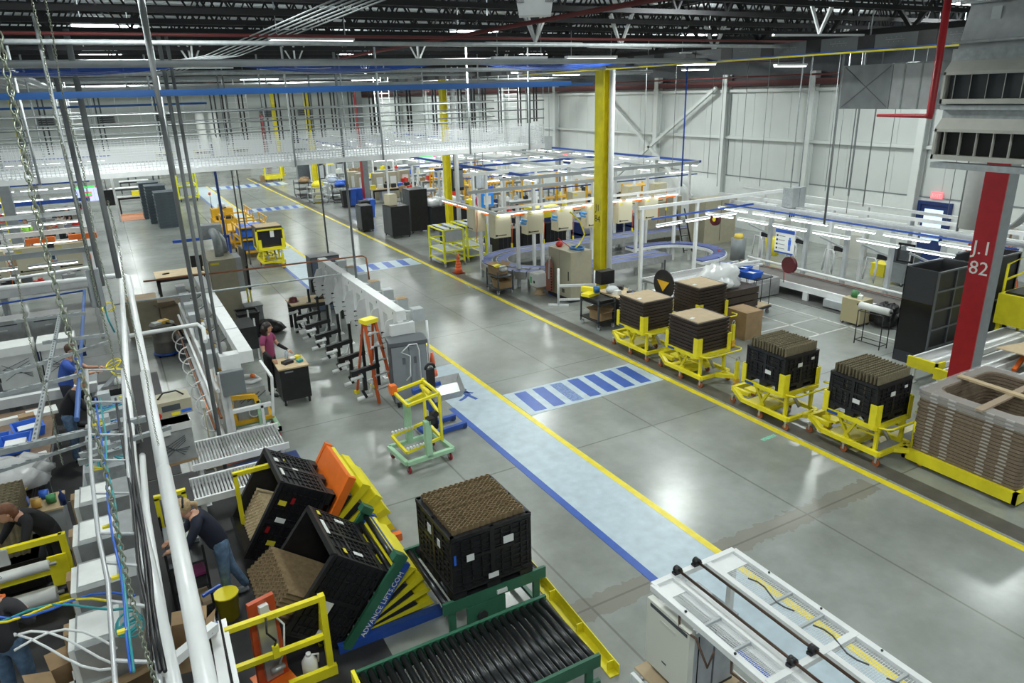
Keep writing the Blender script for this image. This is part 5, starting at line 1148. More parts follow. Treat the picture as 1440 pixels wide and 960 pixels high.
b=B(); b.add([(.1,-.05,1.42),(1.3,-.05,1.42),(1.3,-2.6,1.42),(.1,-2.6,1.42),(.18,-.1,2.05),(1.3,-.1,2.05),(1.3,-2.6,2.05),(.18,-2.6,2.05)],[(0,4,5,1),(1,5,6,2),(2,6,7,3),(3,7,4,0),(4,7,6,5)]); b.build('duct_box',mat('duct_galv',(.36,.38,.39),.4,.6,var=.15,scale=5),t)
b=B(); b.tube([(.12,.02,1.98),(.12,-2.6,1.98)],.025,8); b.tube([(.05,.0,1.5),(.05,-2.6,1.5)],.02,8); b.build('pipe',GAL,t); B().bx(.135,.14,-.5,-.38,1.75,1.9).build('paper_label',LGR,t)
# hvac duct in the mid distance right
t=T('square_duct','galvanised square duct hanging before the right wall below the roof','duct',(14.0,9.0,5.88)); b=B(); b.bx(0,1.0,-1.0,1.6,0,.86); b.build('duct_body',mat('duct_galv2',(.33,.35,.36),.35,.6,var=.15,scale=3),t); b=B(); b.bx(-.015,0,-.38,.45,0,.84); b.build('bright_panel',ALU,t)
for y in(-.4,.47,-.15,.2): B().bx(-.03,0,y-.015,y+.015,0,.86).build('seam_flange',GAL,t)
for s in(-1,1): B().bar((-.01,.5,.43-s*.4),(-.01,1.55,.43+s*.4),.012).build('cross_break',GRY,t)
b=B(); b.lathe([(.28,0),(.30,.45),(.42,.75)],(.4,-1.35,.1),14); b.build('round_transition',LV,t)
b=B(); b.tube([(.4,-1.35,.1),(.4,-1.35,-2.2)],.22,12); b.build('drop_duct',WHT,t)
for y in(-.9,1.5): B().tube([(.5,y,.86),(.5,y,1.7)],.015,6).build('hanger',GAL,t)
p=Vector((9.55,5.85,5.96))
O('sprinkler_drop',B().tube([p+Vector((0,0,1.5)),p+Vector((0,0,.05)),p,p+Vector((0,.06,-.0)),p+Vector((0,.75,.0))],[.045,.045,.05,.03,.02],10),RED,'dark red sprinkler drop pipe with horizontal bright red branch at upper right','pipe')
# vertical conduits on the left; photo-true verticals
def VL(px,py,z0): v=G(px,py,z0); return v.x,v.y
def vpipe(px,py,z0,za,zb_,r,m,lab,name='conduit'):
    x,y=VL(px,py,z0); return O(name,B().tube([(x,y,za),(x,y,zb_)],r,8),m,lab,'pipe')
POLE=mat('pole_grey',(.20,.215,.22),.85)
vpipe(95,180,6.05,3.4,7.5,.04,POLE,'thick galvanised pole hanging at upper left, leftmost of the tall poles')
vpipe(122,180,6.05,3.6,7.5,.045,POLE,'thick galvanised pole hanging at upper left, second of the tall poles')
O('conduit',B().tube([(.62,8.6,7.5),(.62,8.6,7.25),(.9,12.6,6.2),(.9,12.6,.0)],.035,8),POLE,'galvanised conduit dropping from roof to the left machine, bent near its top','pipe')
for i,(x,y,z,r) in enumerate(((1.12,13.45,1.6,.035),(1.24,13.5,1.9,.03),(5.13,17.6,2.0,.03),(5.5,21.6,1.9,.025),(2.95,20.8,2.0,.02),(3.1,20.9,2.0,.02),(16.2,12.3,2.9,.03),(20.5,14.8,3.0,.03),(19,13.2,3.0,.02),(22,16,3,.02),(18.4,10.1,2.8,.035))):
    O('drop_conduit',B().tube([(x,y,z),(x,y,7.4)],r,6),POLE,['vertical conduit dropping onto the near end of the left machine','second vertical conduit beside it at the near end of the left machine','vertical conduit dropping onto the middle of the clamp row','thin vertical conduit above the far end of the clamp row','thin conduit pair behind the trash can, left one','thin conduit pair behind the trash can, right one','vertical conduit over the near part of the right work cell','vertical conduit with box over the middle of the right work cell','thin hanging wire over the right work cell','thin hanging wire near the right wall','slanting looking grey conduit over the right light rails'][i],'pipe')
for i,(px,py,z) in enumerate(((905,235,2.9),(945,240,2.9),(958,262,2.9),(995,250,2.8),(1008,262,2.7),(1040,255,2.6),(1068,262,2.6),(1160,268,2.6),(1172,275,2.6),(1190,300,2.6),(1240,290,2.6),(1330,315,2.0))):
    v=G(px,py,z); O('hanging_wire' if i!=2 else 'blue_drop_pipe',B().tube([(v.x,v.y,z),(v.x,v.y,7.5)],.012 if i!=2 else .03,5),GRY if i!=2 else BLU,('thin grey wire hanging over the right cells before the white wall, '+('first','second','','third','fourth','fifth','sixth','seventh','eighth','ninth','tenth','eleventh')[i]+' from the left') if i!=2 else 'navy drop pipe hanging before the white wall right of the yellow column','wire' if i!=2 else 'pipe')
O('blue_post',B().bx(-.04,.04,-.04,.04,0,5.0),NAV,'tall navy post standing by the aisle left of the cart train','post',(3.35,27.5,0))
t=T('blue_gantry','navy floor gantry rail at left of the cart train','frame',(1.6,27.6,0)); B().bx(0,1.9,-.04,.04,1.7,1.8).build('cross_bar',BLU,t); B().bx(1.82,1.9,-.04,.04,0,1.75).build('leg',BLU,t)
# white pipes running over the left lines
def P(px,py,z): return tuple(G(px,py,z))
O('overhead_pipe',B().tube([P(300,1010,3.2),P(230,660,3.2)],.062,12).tube([P(230,662,3.2),P(204,525,3.2)],.058,12),PIPE,'thick white pipe running toward camera over the left lines, lower insulated part','pipe')
O('overhead_pipe',B().tube([P(206,530,3.2),P(180,390,3.2),P(172,387,3.2),P(150,389,3.2),P(-60,412,3.2)],.05,12),PIPE,'white pipe bending left at the electrical box over the left lines','pipe')
O('overhead_pipe',B().tube([P(250,985,3.0),P(212,800,3.05),P(191,710,3.1),P(180,560,3.2),P(168,350,3.4),P(160,320,3.5)],[.045,.045,.045,.04,.036,.033],10),PIPE,'slimmer white pipe left of the thick one, running toward the camera','pipe')
O('overhead_pipe',B().tube([P(235,900,3.0),P(206,720,3.0),P(200,640,3.0)],.03,8),PIPE,'short white pipe between the two long white pipes','pipe')
O('overhead_pipe',B().tube([P(-40,400,3.2),P(128,375,3.2)],.03,8),PIPE,'thin white pipe across the upper left lines','pipe')
O('overhead_pipe',B().tube([P(182,472,2.9),P(278,456,2.9),P(286,462,2.9),P(289,480,2.8)],.035,10),PIPE,'white pipe reaching right to the left machine and bending down','pipe')
O('copper_line',B().tube([(.3,18.9,2.35),(5.62,18.5,2.35),(5.7,18.45,2.3),(5.72,18.4,1.7)],.022,8),COP,'copper pipe crossing from the drum aisle to the clamp row','pipe')
O('air_line',B().tube([(-.4,17.2,2.3),(4.6,17.0,2.3)],.022,8),GAL,'grey blue air pipe crossing in front of the copper pipe','pipe')
# strut grid on the far left
zg=3.2
def strut(p,q,lab,w=.045,m=GAL,name='strut_channel'):
    b=B(); b.bar(p,q,w,w); n=int((Vector(q)-Vector(p)).length/.12); d=(Vector(q)-Vector(p))
    b.c=1
    for i in range(n): c=Vector(p)+d*((i+.5)/n); b.box(c+Vector((0,0,w/2+.001)),(.05 if abs(d.x)>abs(d.y) else .016,.016 if abs(d.x)>abs(d.y) else .05,.003))
    return O(name,b,[m,DGR],lab,'strut')
strut(P(-30,642,zg),P(205,588,zg),'lowest steel strut crossing the far left, above the white film bundle',.06)
strut(P(-30,672,3.0),P(190,600,3.0),'angle steel rail just below the lowest strut at far left',.03)
strut(P(85,440,zg),P(48,622,zg),'steel strut running toward camera left of the man in blue')
strut(P(-20,535,zg),P(155,480,zg),'steel strut crossing above the white dishwashers, upper of the pair')
strut(P(-20,560,zg),P(120,525,zg),'steel strut crossing above the white dishwashers, lower of the pair')
strut(P(60,482,zg),P(150,470,zg),'short steel strut behind the head of the man in blue')
strut(P(20,452,zg),P(120,440,zg),'short steel strut right above the dishwasher row')
strut(P(112,640,3.2),P(240,600,3.2),'steel strut crossing the cable ladder beside the white pipes')
strut(P(110,650,3.0),P(175,632,3.0),'stub strut carrying the cable ladder',.06)
t=T('crane_rail','grey aluminium crane rail with blue edge at the far left','rail',(0,0,0)); B().bar(P(-30,418,2.9),P(128,395,2.9),.12,.16).build('beam',ALU,t); B().bar(P(-30,432,2.85),P(120,408,2.85),.03).build('blue_edge',BLU,t)
O('crane_pipe',B().tube([P(119,408,2.9),P(108,590,3.2)],.028,10),mat('crane_blue',(.06,.13,.36),.5),'blue pipe running toward the camera beside the man in blue','pipe')
# cable ladder
A1,A2=P(126,560,3.4),P(128,640,3.3); rails=([P(122,520,3.5),P(126,600,3.4),P(128,660,3.35),P(138,750,3.25),P(152,820,3.2),P(162,960,3.1),P(164,1000,3.1)],[P(172,520,3.5),P(176,600,3.4),P(180,660,3.35),P(192,750,3.25),P(208,830,3.2),P(225,960,3.1),P(228,1000,3.1)])
t=T('cable_ladder','steel cable ladder tray with rungs running down the left foreground','cable tray')
for r in rails: B().tube(r,.017,6).build('side_rail',ALU,t)
for k in range(11):
    f=k/10*6; i=min(5,int(f)); g_=f-i; a=Vector(rails[0][i]).lerp(Vector(rails[0][i+1]),g_); c=Vector(rails[1][i]).lerp(Vector(rails[1][i+1]),g_); B().bar(a,c,.02,.015).build('rung',ALU,t)
for i,(px,m,l) in enumerate(((134,BLB,'bright blue air hose hanging along the cable ladder'),(139,TEAL,'teal hose hanging along the cable ladder'),(172,BLM,'thick black cable hanging along the cable ladder'),(165,BLM,'second black cable next to the thick one'),(178,BLM,'third black cable at the right rail of the ladder'))):
    pts=[P(px+k*6.5+random.uniform(-3,3),560+k*48,3.42-.035*k) for k in range(9)]; O('hose',B().tube(pts,.009 if i<2 else .013,6),m,l,'cable')
def ring(c,r,m,lab,nl=2,th=.008,axis=0):
    b=B(); random.seed(int(c[0]*1000)%97)
    for k in range(nl):
        R=Matrix.Rotation(random.uniform(-.6,.6),3,'X')@Matrix.Rotation(random.uniform(-.5,.5),3,'Y'); b.tube([Vector(c)+R@Vector((r*math.cos(a*PI/7),r*1.2*math.sin(a*PI/7),.01*k)) for a in range(14)],th,5,close=True)
    return O('coiled_cable',b,m,lab,'cable')
for px,py,l in((152,432,'yellow cable coil at the top of the left wiring bundle'),(160,512,'large yellow cable loop in the left wiring bundle'),(168,523,'second yellow loop below the large one'),(137,596,'small yellow coil beside the blue hose'),(140,659,'yellow tie loop on the ladder by the stub strut'),(175,560,'pale yellow coil under the steel strut')): ring(P(px,py,3.0),.10 if 'large' in l or 'top' in l else .06,YTN,l)
ring(P(183,880,2.6),.09,TEAL,'bundle of teal cable on the bench frame in the lower left',5)
for px,py,m,l in((150,740,YTN,'yellow hose clamp on the blue hose, upper'),(163,811,YTN,'yellow hose clamp on the blue hose, middle'),(172,887,YTN,'yellow hose clamp on the blue hose, lower')): O('hose_clamp',B().box((0,0,0),(.06,.03,.02)),m,l,'clamp',P(px,py,3.18))
# chains
def chain(px,py,z0,za,zb_,s,lab):
    x,y=VL(px,py,z0); b=B(); n=int((zb_-za)/(s*.72))
    for i in range(n):
        z=zb_-i*s*.72; a=(i%2)*PI/2+.4; dx=.012*math.sin(i*.11)
        pts=[]
        for k in range(8):
            u=s*.27*math.cos(k*PI/4); w=s*.5*math.sin(k*PI/4); pts.append((x+dx+u*math.cos(a),y+u*math.sin(a),z+w))
        b.tube(pts,s*.085,5,close=True)
    return O('hoist_chain',b,CRB,lab,'chain')
chain(128,593,4.9,1.9,7.4,.05,'long steel chain hanging in the left foreground, crossing the man in blue')
chain(30,180,6.0,4.2,7.4,.05,'steel chain at the far left edge crossing the white cage')
chain(90,207,6.05,3.7,7.4,.035,'steel chain hanging in front of the two thick poles')
chain(113,233,5.9,3.2,7.4,.03,'thin steel chain nearest the second thick pole')
chain(18,380,5.0,3.0,6.5,.03,'thin steel chain at the left edge over the light rails')
chain(185,440,4.6,2.6,5.6,.03,'steel chain hanging behind the grey electrical box')
x,y=VL(140,428,3.9)
t=T('junction_box','long grey electrical box hanging on conduit over the left lines','electrical box',(x,y,3.88)); B().bx(-.075,.075,-.06,.06,0,.5).build('box_body',GRY,t); B().tube([(0,-.08,0),(0,-.08,3.5)],.022,8).build('conduit',POLE,t); B().tube([(.05,0,0),(.06,0,-.2),(.1,.05,-.4)],.012,6).build('teal_hose',TEAL,t)
# =============== RIGHT WORK CELLS ===============
def batten_row(lab,p,q,n,group,z_off=0,hung=False):
    "n fluorescent battens on a line"
    p,q=Vector(p),Vector(q); f=None; L=(q-p).length; d=(q-p).normalized(); a=math.atan2(d.y,d.x)
    for i in range(n):
        c=p+d*(L*(i+.5)/n); l=L/n*.84
        if f is None:
            f=T('bench_light',lab,'lamp',c,a,group); B().bx(-l/2,l/2,-.05,.05,.0,.05).build('housing',WHT,f); B().bx(-l/2+.02,l/2-.02,-.04,.04,-.03,.0).build('tube',TUBE,f)
        else: DUP(f,c,a)
def rail(lab,p,q,m,w=.08,h=.1,posts=(),zf=0.0,name='overhead_rail'):
    t=T(name,lab,'rail'); B().bar(p,q,w,h).build('rail_beam',m,t)
    p,q=Vector(p),Vector(q)
    for u in posts: c=p.lerp(q,u); B().bx(c.x-.05,c.x+.05,c.y-.05,c.y+.05,zf,c.z-h/2).build('post',WHT,t)
    return t
# front frame, runs along x at y=20.6 then along y at x 17..20
batten_row('white fluorescent bench light along the front rail of the cream cabinet loop',(10.75,20.5,2.66),(18.6,20.5,2.66),6,'bench lights over the cream cabinets')
rail('orange busbar rail behind the front bench lights over the blue loop conveyor',(11.2,20.75,2.56),(18.6,20.75,2.56),ORG,.05,.09)
rail('white rail above the cream cabinets, on posts inside the blue loop',(10.9,21.0,2.76),(19.0,21.0,2.76),WHT,.1,.08,(.12,.24,.5,.75,.98),.0)
rail('grey aluminium rail far side of the cream cabinet loop',(11.0,23.0,3.1),(20,23.0,3.1),LGR,.1,.12,(.05,.3,.6,.9),0)
rail('short end rail closing the light frame at the left of the blue loop',(10.8,20.5,2.7),(10.8,25.5,2.7),WHT,.08,.08)
batten_row('white bench light on the left end of the blue loop frame',(10.95,20.9,2.62),(10.95,25.2,2.62),3,'bench lights at the left end of the loop')
O('overhead_rail',B().bx(10.98,11.03,21,25,2.5,2.56),ORG,'orange busbar along the left end of the loop','rail')
# cream cabinets hanging
cb=None
def cream(loc,rz,lab,w=.62,h=.78,grp=None):
    t=T('control_cabinet',lab,'cabinet',loc,rz,grp); B().bx(-w/2,w/2,-.2,.2,0,h).build('body',CRM,t); B().bx(-w/2+.03,w/2-.03,-.212,-.2,.03,h-.03).build('door',mat('cream_door',(.70,.65,.48),.45),t)
    B().bx(-w/2+.05,-w/2+.2,-.216,-.21,h-.1,h-.06).build('yellow_label',YTN,t); B().bx(-w/2+.06,w/2-.18,-.216,-.21,.07,.10).build('black_lettering',DST,t); B().bx(-w/2+.04,-w/2+.1,-.218,-.21,.06,.12).build('logo_square',BLM,t)
    B().tube([(w/2,-.1,h-.1),(w/2+.08,-.15,.3),(w/2+.03,-.18,-.25)],.012,5).build('cable',ORG,t); B().box((w/2+.03,-.18,-.3),(.05,.05,.14)).build('yellow_handset',YTN,t)
    return t
xs=[(11.05,1.88),(12.3,1.86),(13.5,1.84),(14.75,1.82),(16.1,1.82),(17.3,1.82)]
for i,(x,z) in enumerate(xs):
    l='cream control cabinet hanging over the blue loop, '+['first from the left','second from the left','third from the left, before the yellow column','just left of the yellow column','right behind the yellow column','last one right of the yellow column'][i]
    if i==0: cb=cream((x,20.75,z),0,l)
    else: DUP(cb,(x,20.75,z),0,label=l)
DUP(cb,(10.95,22.3,1.88),-PI/2,label='cream control cabinet at the left end of the loop facing the aisle')
for i,x in enumerate((11.9,13.1,14.3)):
    o=O('cable_connectors',B().cyl((-.1,0,0),(.1,0,-.06),.045,8).cyl((-.08,0,.1),(.12,0,.04),.045,8),mat('sky_plug',(.1,.35,.7),.4),'light blue plugs hanging between cream cabinets, '+ORD[i]+' to the aisle','plugs',(x-.12,20.45,2.32))
# loop conveyor: blue chain belt with stainless frame
def loop_conv():
    t=T('loop_conveyor','long looping conveyor with twin blue chain belts behind the beige cabinet','conveyor',(0,0,0)); z=.62
    def path(off):
        yN,yF,xl=19.95+off,24.0-off,13.4
        r=(yF-yN)/2; c=(xl,(yN+yF)/2); pts=[(22,yF),(17,yF)]+[(c[0]-r*math.sin(a)*1.0,c[1]+r*math.cos(a)) for a in [PI*k/16 for k in range(17)]]+[(14,yN-.0),(17.6,yN-.1)]
        return pts
    for k,(off,w) in enumerate(((0,.34),(.55,.34))):
        pts=path(off); b=B()
        for (x0_,y0_),(x1_,y1_) in zip(pts,pts[1:]):
            b.bar((x0_,y0_,z-.02),(x1_,y1_,z-.02),w,.05)
        b.build('chain_belt',mat('belt_blue',(.10,.13,.33),.4,var=.15,scale=30),t)
        b=B()
        for s in(-1,1):
            for (x0_,y0_),(x1_,y1_) in zip(pts,pts[1:]):
                d=Vector((x1_-x0_,y1_-y0_,0)).normalized(); n=Vector((-d.y,d.x,0))*s*(w/2+.03); b.bar(Vector((x0_,y0_,z-.12))+n,Vector((x1_,y1_,z-.12))+n,.03,.26)
        b.build('side_frame',STL,t)
    for x,y in((12.1,20.7),(13.2,20.0),(14.6,20.0),(16.2,20.0),(11.5,22.0),(12.1,23.3),(13.6,24.0),(15.6,24.0),(17.4,19.9),(18.5,24.0)): B().bx(x-.04,x+.04,y-.04,y+.04,0,.38).build('leg',STL,t)
    return t
loop_conv()
t=T('curve_conveyor','blue topped curved conveyor section with white legs at right end of the loop','conveyor'); pts=[(17.0,21.4),(18.0,21.4)]+[(18.0+1.55*math.sin(PI*k/12),19.85+1.55*math.cos(PI*k/12)) for k in range(1,12)]+[(17.6,18.3)]
b=B(); [b.bar((*p,.65),(*q,.65),.42,.06) for p,q in zip(pts,pts[1:])]; b.build('belt',MC['belt_blue'],t)
b=B(); [b.bar((*p,.58),(*q,.58),.52,.1) for p,q in zip(pts,pts[1:])]; b.build('frame',WHT,t)
for k in(1,3,5,7,9,11): x,y=pts[k]; B().bx(x-.04,x+.04,y-.04,y+.04,0,.53).build('leg',WHT,t)
# white flat conveyors in front
roller_conv('roller_conveyor','white framed grey roller conveyor right of the yellow column',14.2,18.4,16.3,17.2,.72,WHT,mat('roller_grey',(.38,.39,.40),.4,.4),axis='y',pitch=.12,r=.05,frame_h=.16)
t=T('transfer_table','white slatted transfer table at the foot of the yellow column','table',(14.2,15.4,0)); B().bx(-.55,.6,-.45,.7,.62,.68).build('table_top',WHT,t)
for i in range(7): B().box((-.4+i*.16,-.15,.683),(.07,.5,.01),-.5).build('slat',GRY,t)
for x,y in((-.5,-.4),(.55,-.4),(-.5,.65),(.55,.65)): B().bx(x-.03,x+.03,y-.03,y+.03,0,.62).build('leg',STL,t)
O('machine_base',B().bx(14.9,18.2,15.2,16.2,.05,.6).bx(15.0,18.1,15.15,15.2,.2,.5),STL,'stainless cased machine base under the grey roller conveyor','machine')
# belt conveyor running towards the red column
t=T('belt_conveyor','long low grey belt conveyor with white frame and legs toward the red column','conveyor',(18.9,0,0)); b=B(); b.bx(-.5,.5,10.2,18,.40,.43); b.build('belt',mat('belt_grey',(.13,.12,.11),.6,var=.1),t)
for s in(-1,1): B().bx(s*.53-.03,s*.53+.03,10.2,18,.26,.46).build('side_frame',WHT,t)
for y in(17.3,15.8,14.3,12.7,10.7): B().bx(-.58,-.5,y-.09,y+.09,0,.28).build('leg',WHT,t); B().bx(.5,.58,y-.09,y+.09,0,.28).build('leg',WHT,t)
b=B(); b.bx(-.75,-.2,12.5,13.5,.06,.28); b.cyl((-.75,12.4,.17),(-.3,12.4,.17),.09,10); b.build('drive_unit',LGR,t)
b=B(); b.bx(.45,.5,10.2,18,.47,.5); b.build('brown_strip',mat('dull_brown',(.25,.15,.12),.5),t); B().tube([(.62,10.3,.56),(.62,17.8,.62)],.04,8).build('guide_rail',WHT,t)
# overhead rails along y above it
batten_row('white fluorescent bench light in the front row over the belt conveyor',(17.25,9.3,2.42),(17.25,17.8,2.42),6,'front row lights over the belt conveyor')
batten_row('white fluorescent bench light in the second row over the belt conveyor',(18.3,9.0,2.45),(18.3,18.3,2.45),6,'second row lights over the belt conveyor')
batten_row('white fluorescent bench light in the rear row over the belt conveyor',(19.7,9.0,2.5),(19.7,18.3,2.5),6,'rear row lights over the belt conveyor')
rail('blue edged rail over the belt conveyor',(18.8,8.8,2.5),(18.8,18.4,2.5),BLU,.04,.05)
rail('aluminium crane rail over the belt conveyor',(19.1,8.8,2.56),(19.1,18.4,2.56),ALU,.16,.12)
rail('white pipe rail over the far side of the belt conveyor',(20.5,9.0,2.58),(20.5,20.4,2.5),WHT,.1,.1,(.05,.3,.55,.8))
rail('white top rail nearest the right wall over the belt conveyor',(21.8,9.5,2.5),(21.8,20.4,2.6),WHT,.09,.09,(.1,.5,.9))
rail('white rail crossing over the end of the belt conveyor line',(14.8,18.2,2.75),(22,18.2,2.75),WHT,.1,.1,(.02,.35))
rail('blue edged rail running right from the yellow column',(14.6,17.3,2.55),(19.0,17.3,2.6),BLU,.04,.06)
batten_row('white bench light running right from the yellow column',(14.2,16.7,2.45),(18.0,17.0,2.45),3,'bench lights right of the yellow column')
rail('grey cross rail over the far end of the right cells',(14.2,24.8,3.2),(23.5,24.8,3.2),LGR,.14,.14,(.1,.5,.95))
rail('white beam rail farther back over the right cells',(13.0,27.5,3.2),(23.5,27.5,3.2),WHT,.12,.14,(.1,.5,.95))
t=T('curved_tray','grey cable tray curving down at the end of the right light rails','cable tray'); b=B(); pts=[(18.6,9.4,2.9)]+[(18.6+.0*k,9.3-.12*k,2.9+.018*k*k) for k in range(9)]; [b.bar(p,q,.5,.03) for p,q in zip(pts,pts[1:])]; b.build('tray',GAL,t)
pc=None
for i,y in enumerate((17.1,15.6,14.1,12.6,11.1,9.8)):
    if pc is None:
        pc=T('station_post','grey station post with white bent handle frames beside the belt conveyor','post',(19.75,y,0),0,'station posts along the belt conveyor'); B().bx(-.06,.06,-.06,.06,0,2.45).build('post',LGR,pc)
        for s in(0,.35): B().tube([(.25,.25+s,.55),(.25,.2+s,1.15),(.32,.35+s,1.3),(.32,.6+s,1.3),(.28,.65+s,.6)],.025,6).build('handle_frame',WHT,pc)
        B().bar((.0,0,1.5),(-.1,.9,1.75),.05).build('arm',LGR,pc); B().bx(.1,.2,.2,.5,1.35,1.5).build('tool_box',BLM,pc)
    else: DUP(pc,(19.75,y,0))
for i,(x,y) in enumerate(((20.3,12.5),(20.4,10.8))):
    t=T('fixture_frame','black square fixture frame hanging by the station posts, '+('farther' if i==0 else 'nearer')+' one','frame',(x,y,1.3)); 
    for s in(-1,1): B().bx(-.03,.03,s*.22-.03,s*.22+.03,0,.55).build('side_bar',BLM,t); 
    B().bx(-.03,.03,-.25,.25,.5,.56).build('top_bar',BLM,t); B().bx(-.03,.03,-.25,.25,0,.05).build('bottom_bar',BLM,t)
# information sign
t=T('information_sign','white safety notice board with blue header hanging over the belt conveyor','sign',(18.0,15.0,1.42)); B().bx(-.02,.02,-.36,.36,0,.75).build('board',PAP,t); B().bx(-.026,-.02,-.36,.36,.64,.75).build('header',BLU,t); B().bx(-.026,-.02,-.36,.36,0,.05).build('footer',BLU,t)
for i in range(4): B().bx(-.026,-.02,-.02,.22,.53-i*.13,.55-i*.13).build('text_line',GRY,t); B().box((-.024,.28,.54-i*.13),(.006,.06,.06)).build('bullet',DST,t)
b=B(); b.ball((-.024,-.2,.5),.035,8,(.2,1,1)); b.bx(-.028,-.02,-.25,-.15,.3,.46); b.bx(-.028,-.02,-.24,-.21,.12,.3); b.bx(-.028,-.02,-.19,-.16,.12,.3); b.build('blue_figure',BLB,t)
t=T('hose_reel','dark red hose reel hanging below the notice board','hose reel',(18.2,14.9,1.05)); B().cyl((-.06,0,0),(.06,0,0),.26,18).build('reel',mat('reel_red',(.10,.01,.015),.4),t); B().tube([(0,0,.26),(0,0,1.2)],.01,5).build('hanger',STL,t); B().tube([(0,.2,-.1),(0,.15,-.6)],.015,5).build('hose_end',BRED,t)
t=T('hose_reel','dark red hose reel with yellow face farther up the right light rails','hose reel',(18.6,18.6,1.95)); B().cyl((-.06,0,0),(.06,0,0),.22,16).build('reel',MC['reel_red'],t); B().cyl((-.07,0,0),(-.06,0,0),.08,10).build('hub',YTN,t)
# electrical boxes on hanging conduits
for i,(x,y,z,h,l) in enumerate(((19.3,15.9,2.65,.62,'grey electrical panel box hanging on conduits over the belt conveyor'),(23.2,40,3.0,.8,'grey electrical panel hanging near the far right wall, left of two'),(24.0,38.6,3.0,.8,'grey electrical panel hanging near the far right wall, right of two'),(15.6,31.2,2.1,.75,'grey electrical panel among the cells behind the yellow column'))):
    t=T('panel_box',l,'electrical box',(x,y,z)); B().bx(-.3,.3,-.2,.2,0,h).build('box_body',GAL,t); B().bx(-.29,.0-.01,-.21,-.2,.02,h-.02).build('door',LGR,t); B().bx(.01,.29,-.21,-.2,.02,h-.02).build('door',LGR,t)
    for s in(-.2,.2): B().tube([(s,0,h),(s,0,7.4-z)],.02,6).build('conduit',GAL,t)
    for s in(-.1,0,.1): B().tube([(s,0,0),(s+.05,.05,-.35)],.025,6).build('cable',DST,t)
# beige electrical cabinet by the aisle
t=T('electrical_cabinet','beige two door floor cabinet with red beacon before the blue loop conveyor','cabinet',(12.6,18.75,0)); B().bx(-.4,.4,-.5,.8,.12,1.62).build('body',BEI,t); B().bx(-.42,.42,-.52,.82,0,.12).build('plinth',DST,t)
B().bx(-.412,-.4,.17,.79,.16,1.6).build('door',mat('beige_door',(.36,.34,.25),.5),t); B().bx(-.412,-.4,-.49,.15,.16,1.6).build('door',MC['beige_door'],t); B().bx(-.43,-.41,-.40,-.37,.7,1.0).build('handle',BLM,t); B().bx(-.415,-.41,-.15,.0,.25,.38).build('vent',DGR,t)
B().ball((-.15,.55,1.7),.12,12,(1,1,.9)).build('red_beacon',BRED,t)
t=T('air_hose','blue and yellow hose coiled on top of the beige floor cabinet','hose',(12.6,18.5,1.62)); B().tube([(.2*math.cos(k),.3*math.sin(k),.03+.005*k) for k in range(14)],.03,6).build('blue_coil',mat('hose_blue',(.05,.18,.42),.4),t); B().tube([(0,.1,.05),(.2,.2,.1),(.5,.3,.4),(.45,.5,.8),(.2,.7,1.1)],.025,6).build('yellow_hose',YTN,t); B().tube([(-.1,.2,.05),(-.4,.5,.35)],.012,5).build('red_lead',BRED,t)
t=T('hose_board','brown board with studded edge leaning on the side of the beige cabinet','board',(12.08,19.15,.1)); B().prism([(.0,.1),(.4,.05),(.42,.9),(.15,1.25),(0,1.0)],-.02,.02,'x').build('board',mat('copper_board',(.33,.13,.09),.45),t); B().bar((-.03,.15,.5),(-.03,.1,1.25),.08,.02).build('steel_strip',ALU,t)
b=B(); [b.box((-.03,.02+.0*i,.15+i*.09),(.03,.04,.04)) for i in range(9)]; b.build('clips',BLM,t)
t=T('pipe_stand','white pipe floor stand beside the beige cabinet','stand',(11.7,18.2,0)); B().tube([(0,0,0.03),(0,0,1.2)],.04,8).build('upright',WHT,t); B().bar((-.25,.2,.03),(.25,-.2,.03),.06).build('foot',WHT,t); B().bar((0,0,.65),(1.0,-.55,.65),.07).build('rail',WHT,t); B().bar((0,0,.2),(1.0,-.55,.2),.06).build('rail',WHT,t); B().tube([(1.0,-.55,.03),(1.0,-.55,1.1)],.04,8).build('upright',WHT,t); B().bar((.75,-.75,.03),(1.25,-.35,.03),.06).build('foot',WHT,t)
t=T('utility_cart','dark utility cart with yellow cloth and blue tin beside the black bench','cart',(11.55,15.9,0)); 
for z in(.25,.75): B().bx(-.3,.3,-.45,.45,z-.03,z).build('shelf',DST,t)
for x in(-.28,.28):
    for y in(-.43,.43): B().bx(x-.02,x+.02,y-.02,y+.02,.1,.9).build('post',DGR,t)
casters(t,[(-.25,-.4),(.25,-.4),(-.25,.4),(.25,.4)],.06,LGR,.13)
B().bx(-.26,.26,-.4,.4,.76,.84).build('tool_tray',BLM,t)
O('yellow_cloth',B().box((0,0,.04),(.5,.3,.08),.3).box((.1,.25,.1),(.15,.4,.14),.5),YTN,'yellow plastic cloths lying on the dark utility cart','cloth',(11.5,16.2,.84)); t=T('blue_tin','blue tin standing on the dark utility cart','tin',(11.65,16.1,.93)); B().lathe([(.0,0),(.1,0),(.1,.16),(.0,.16)],n=14).build('tin',mat('tin_blue',(.02,.12,.3),.3),t)
carton('open brown carton on the lower shelf of the dark utility cart',(11.55,15.75,.255),(.4,.5,.22),.1)
t=T('work_bench','black cabinet bench with wooden top behind the utility cart','table',(12.35,15.7,0)); B().bx(-.4,.4,-.9,.75,.1,.82).build('body',BLM,t); B().bx(-.42,.42,-.92,.77,.82,.86).build('top',WOD,t); casters(t,[(-.35,-.8),(.35,-.8),(-.35,.65),(.35,.65)],.05,RUB,.11); 
b=B(); b.bx(-.35,-.28,-.98,-.92,0,.5); b.build('leg',BLM,t)
random.seed(3)
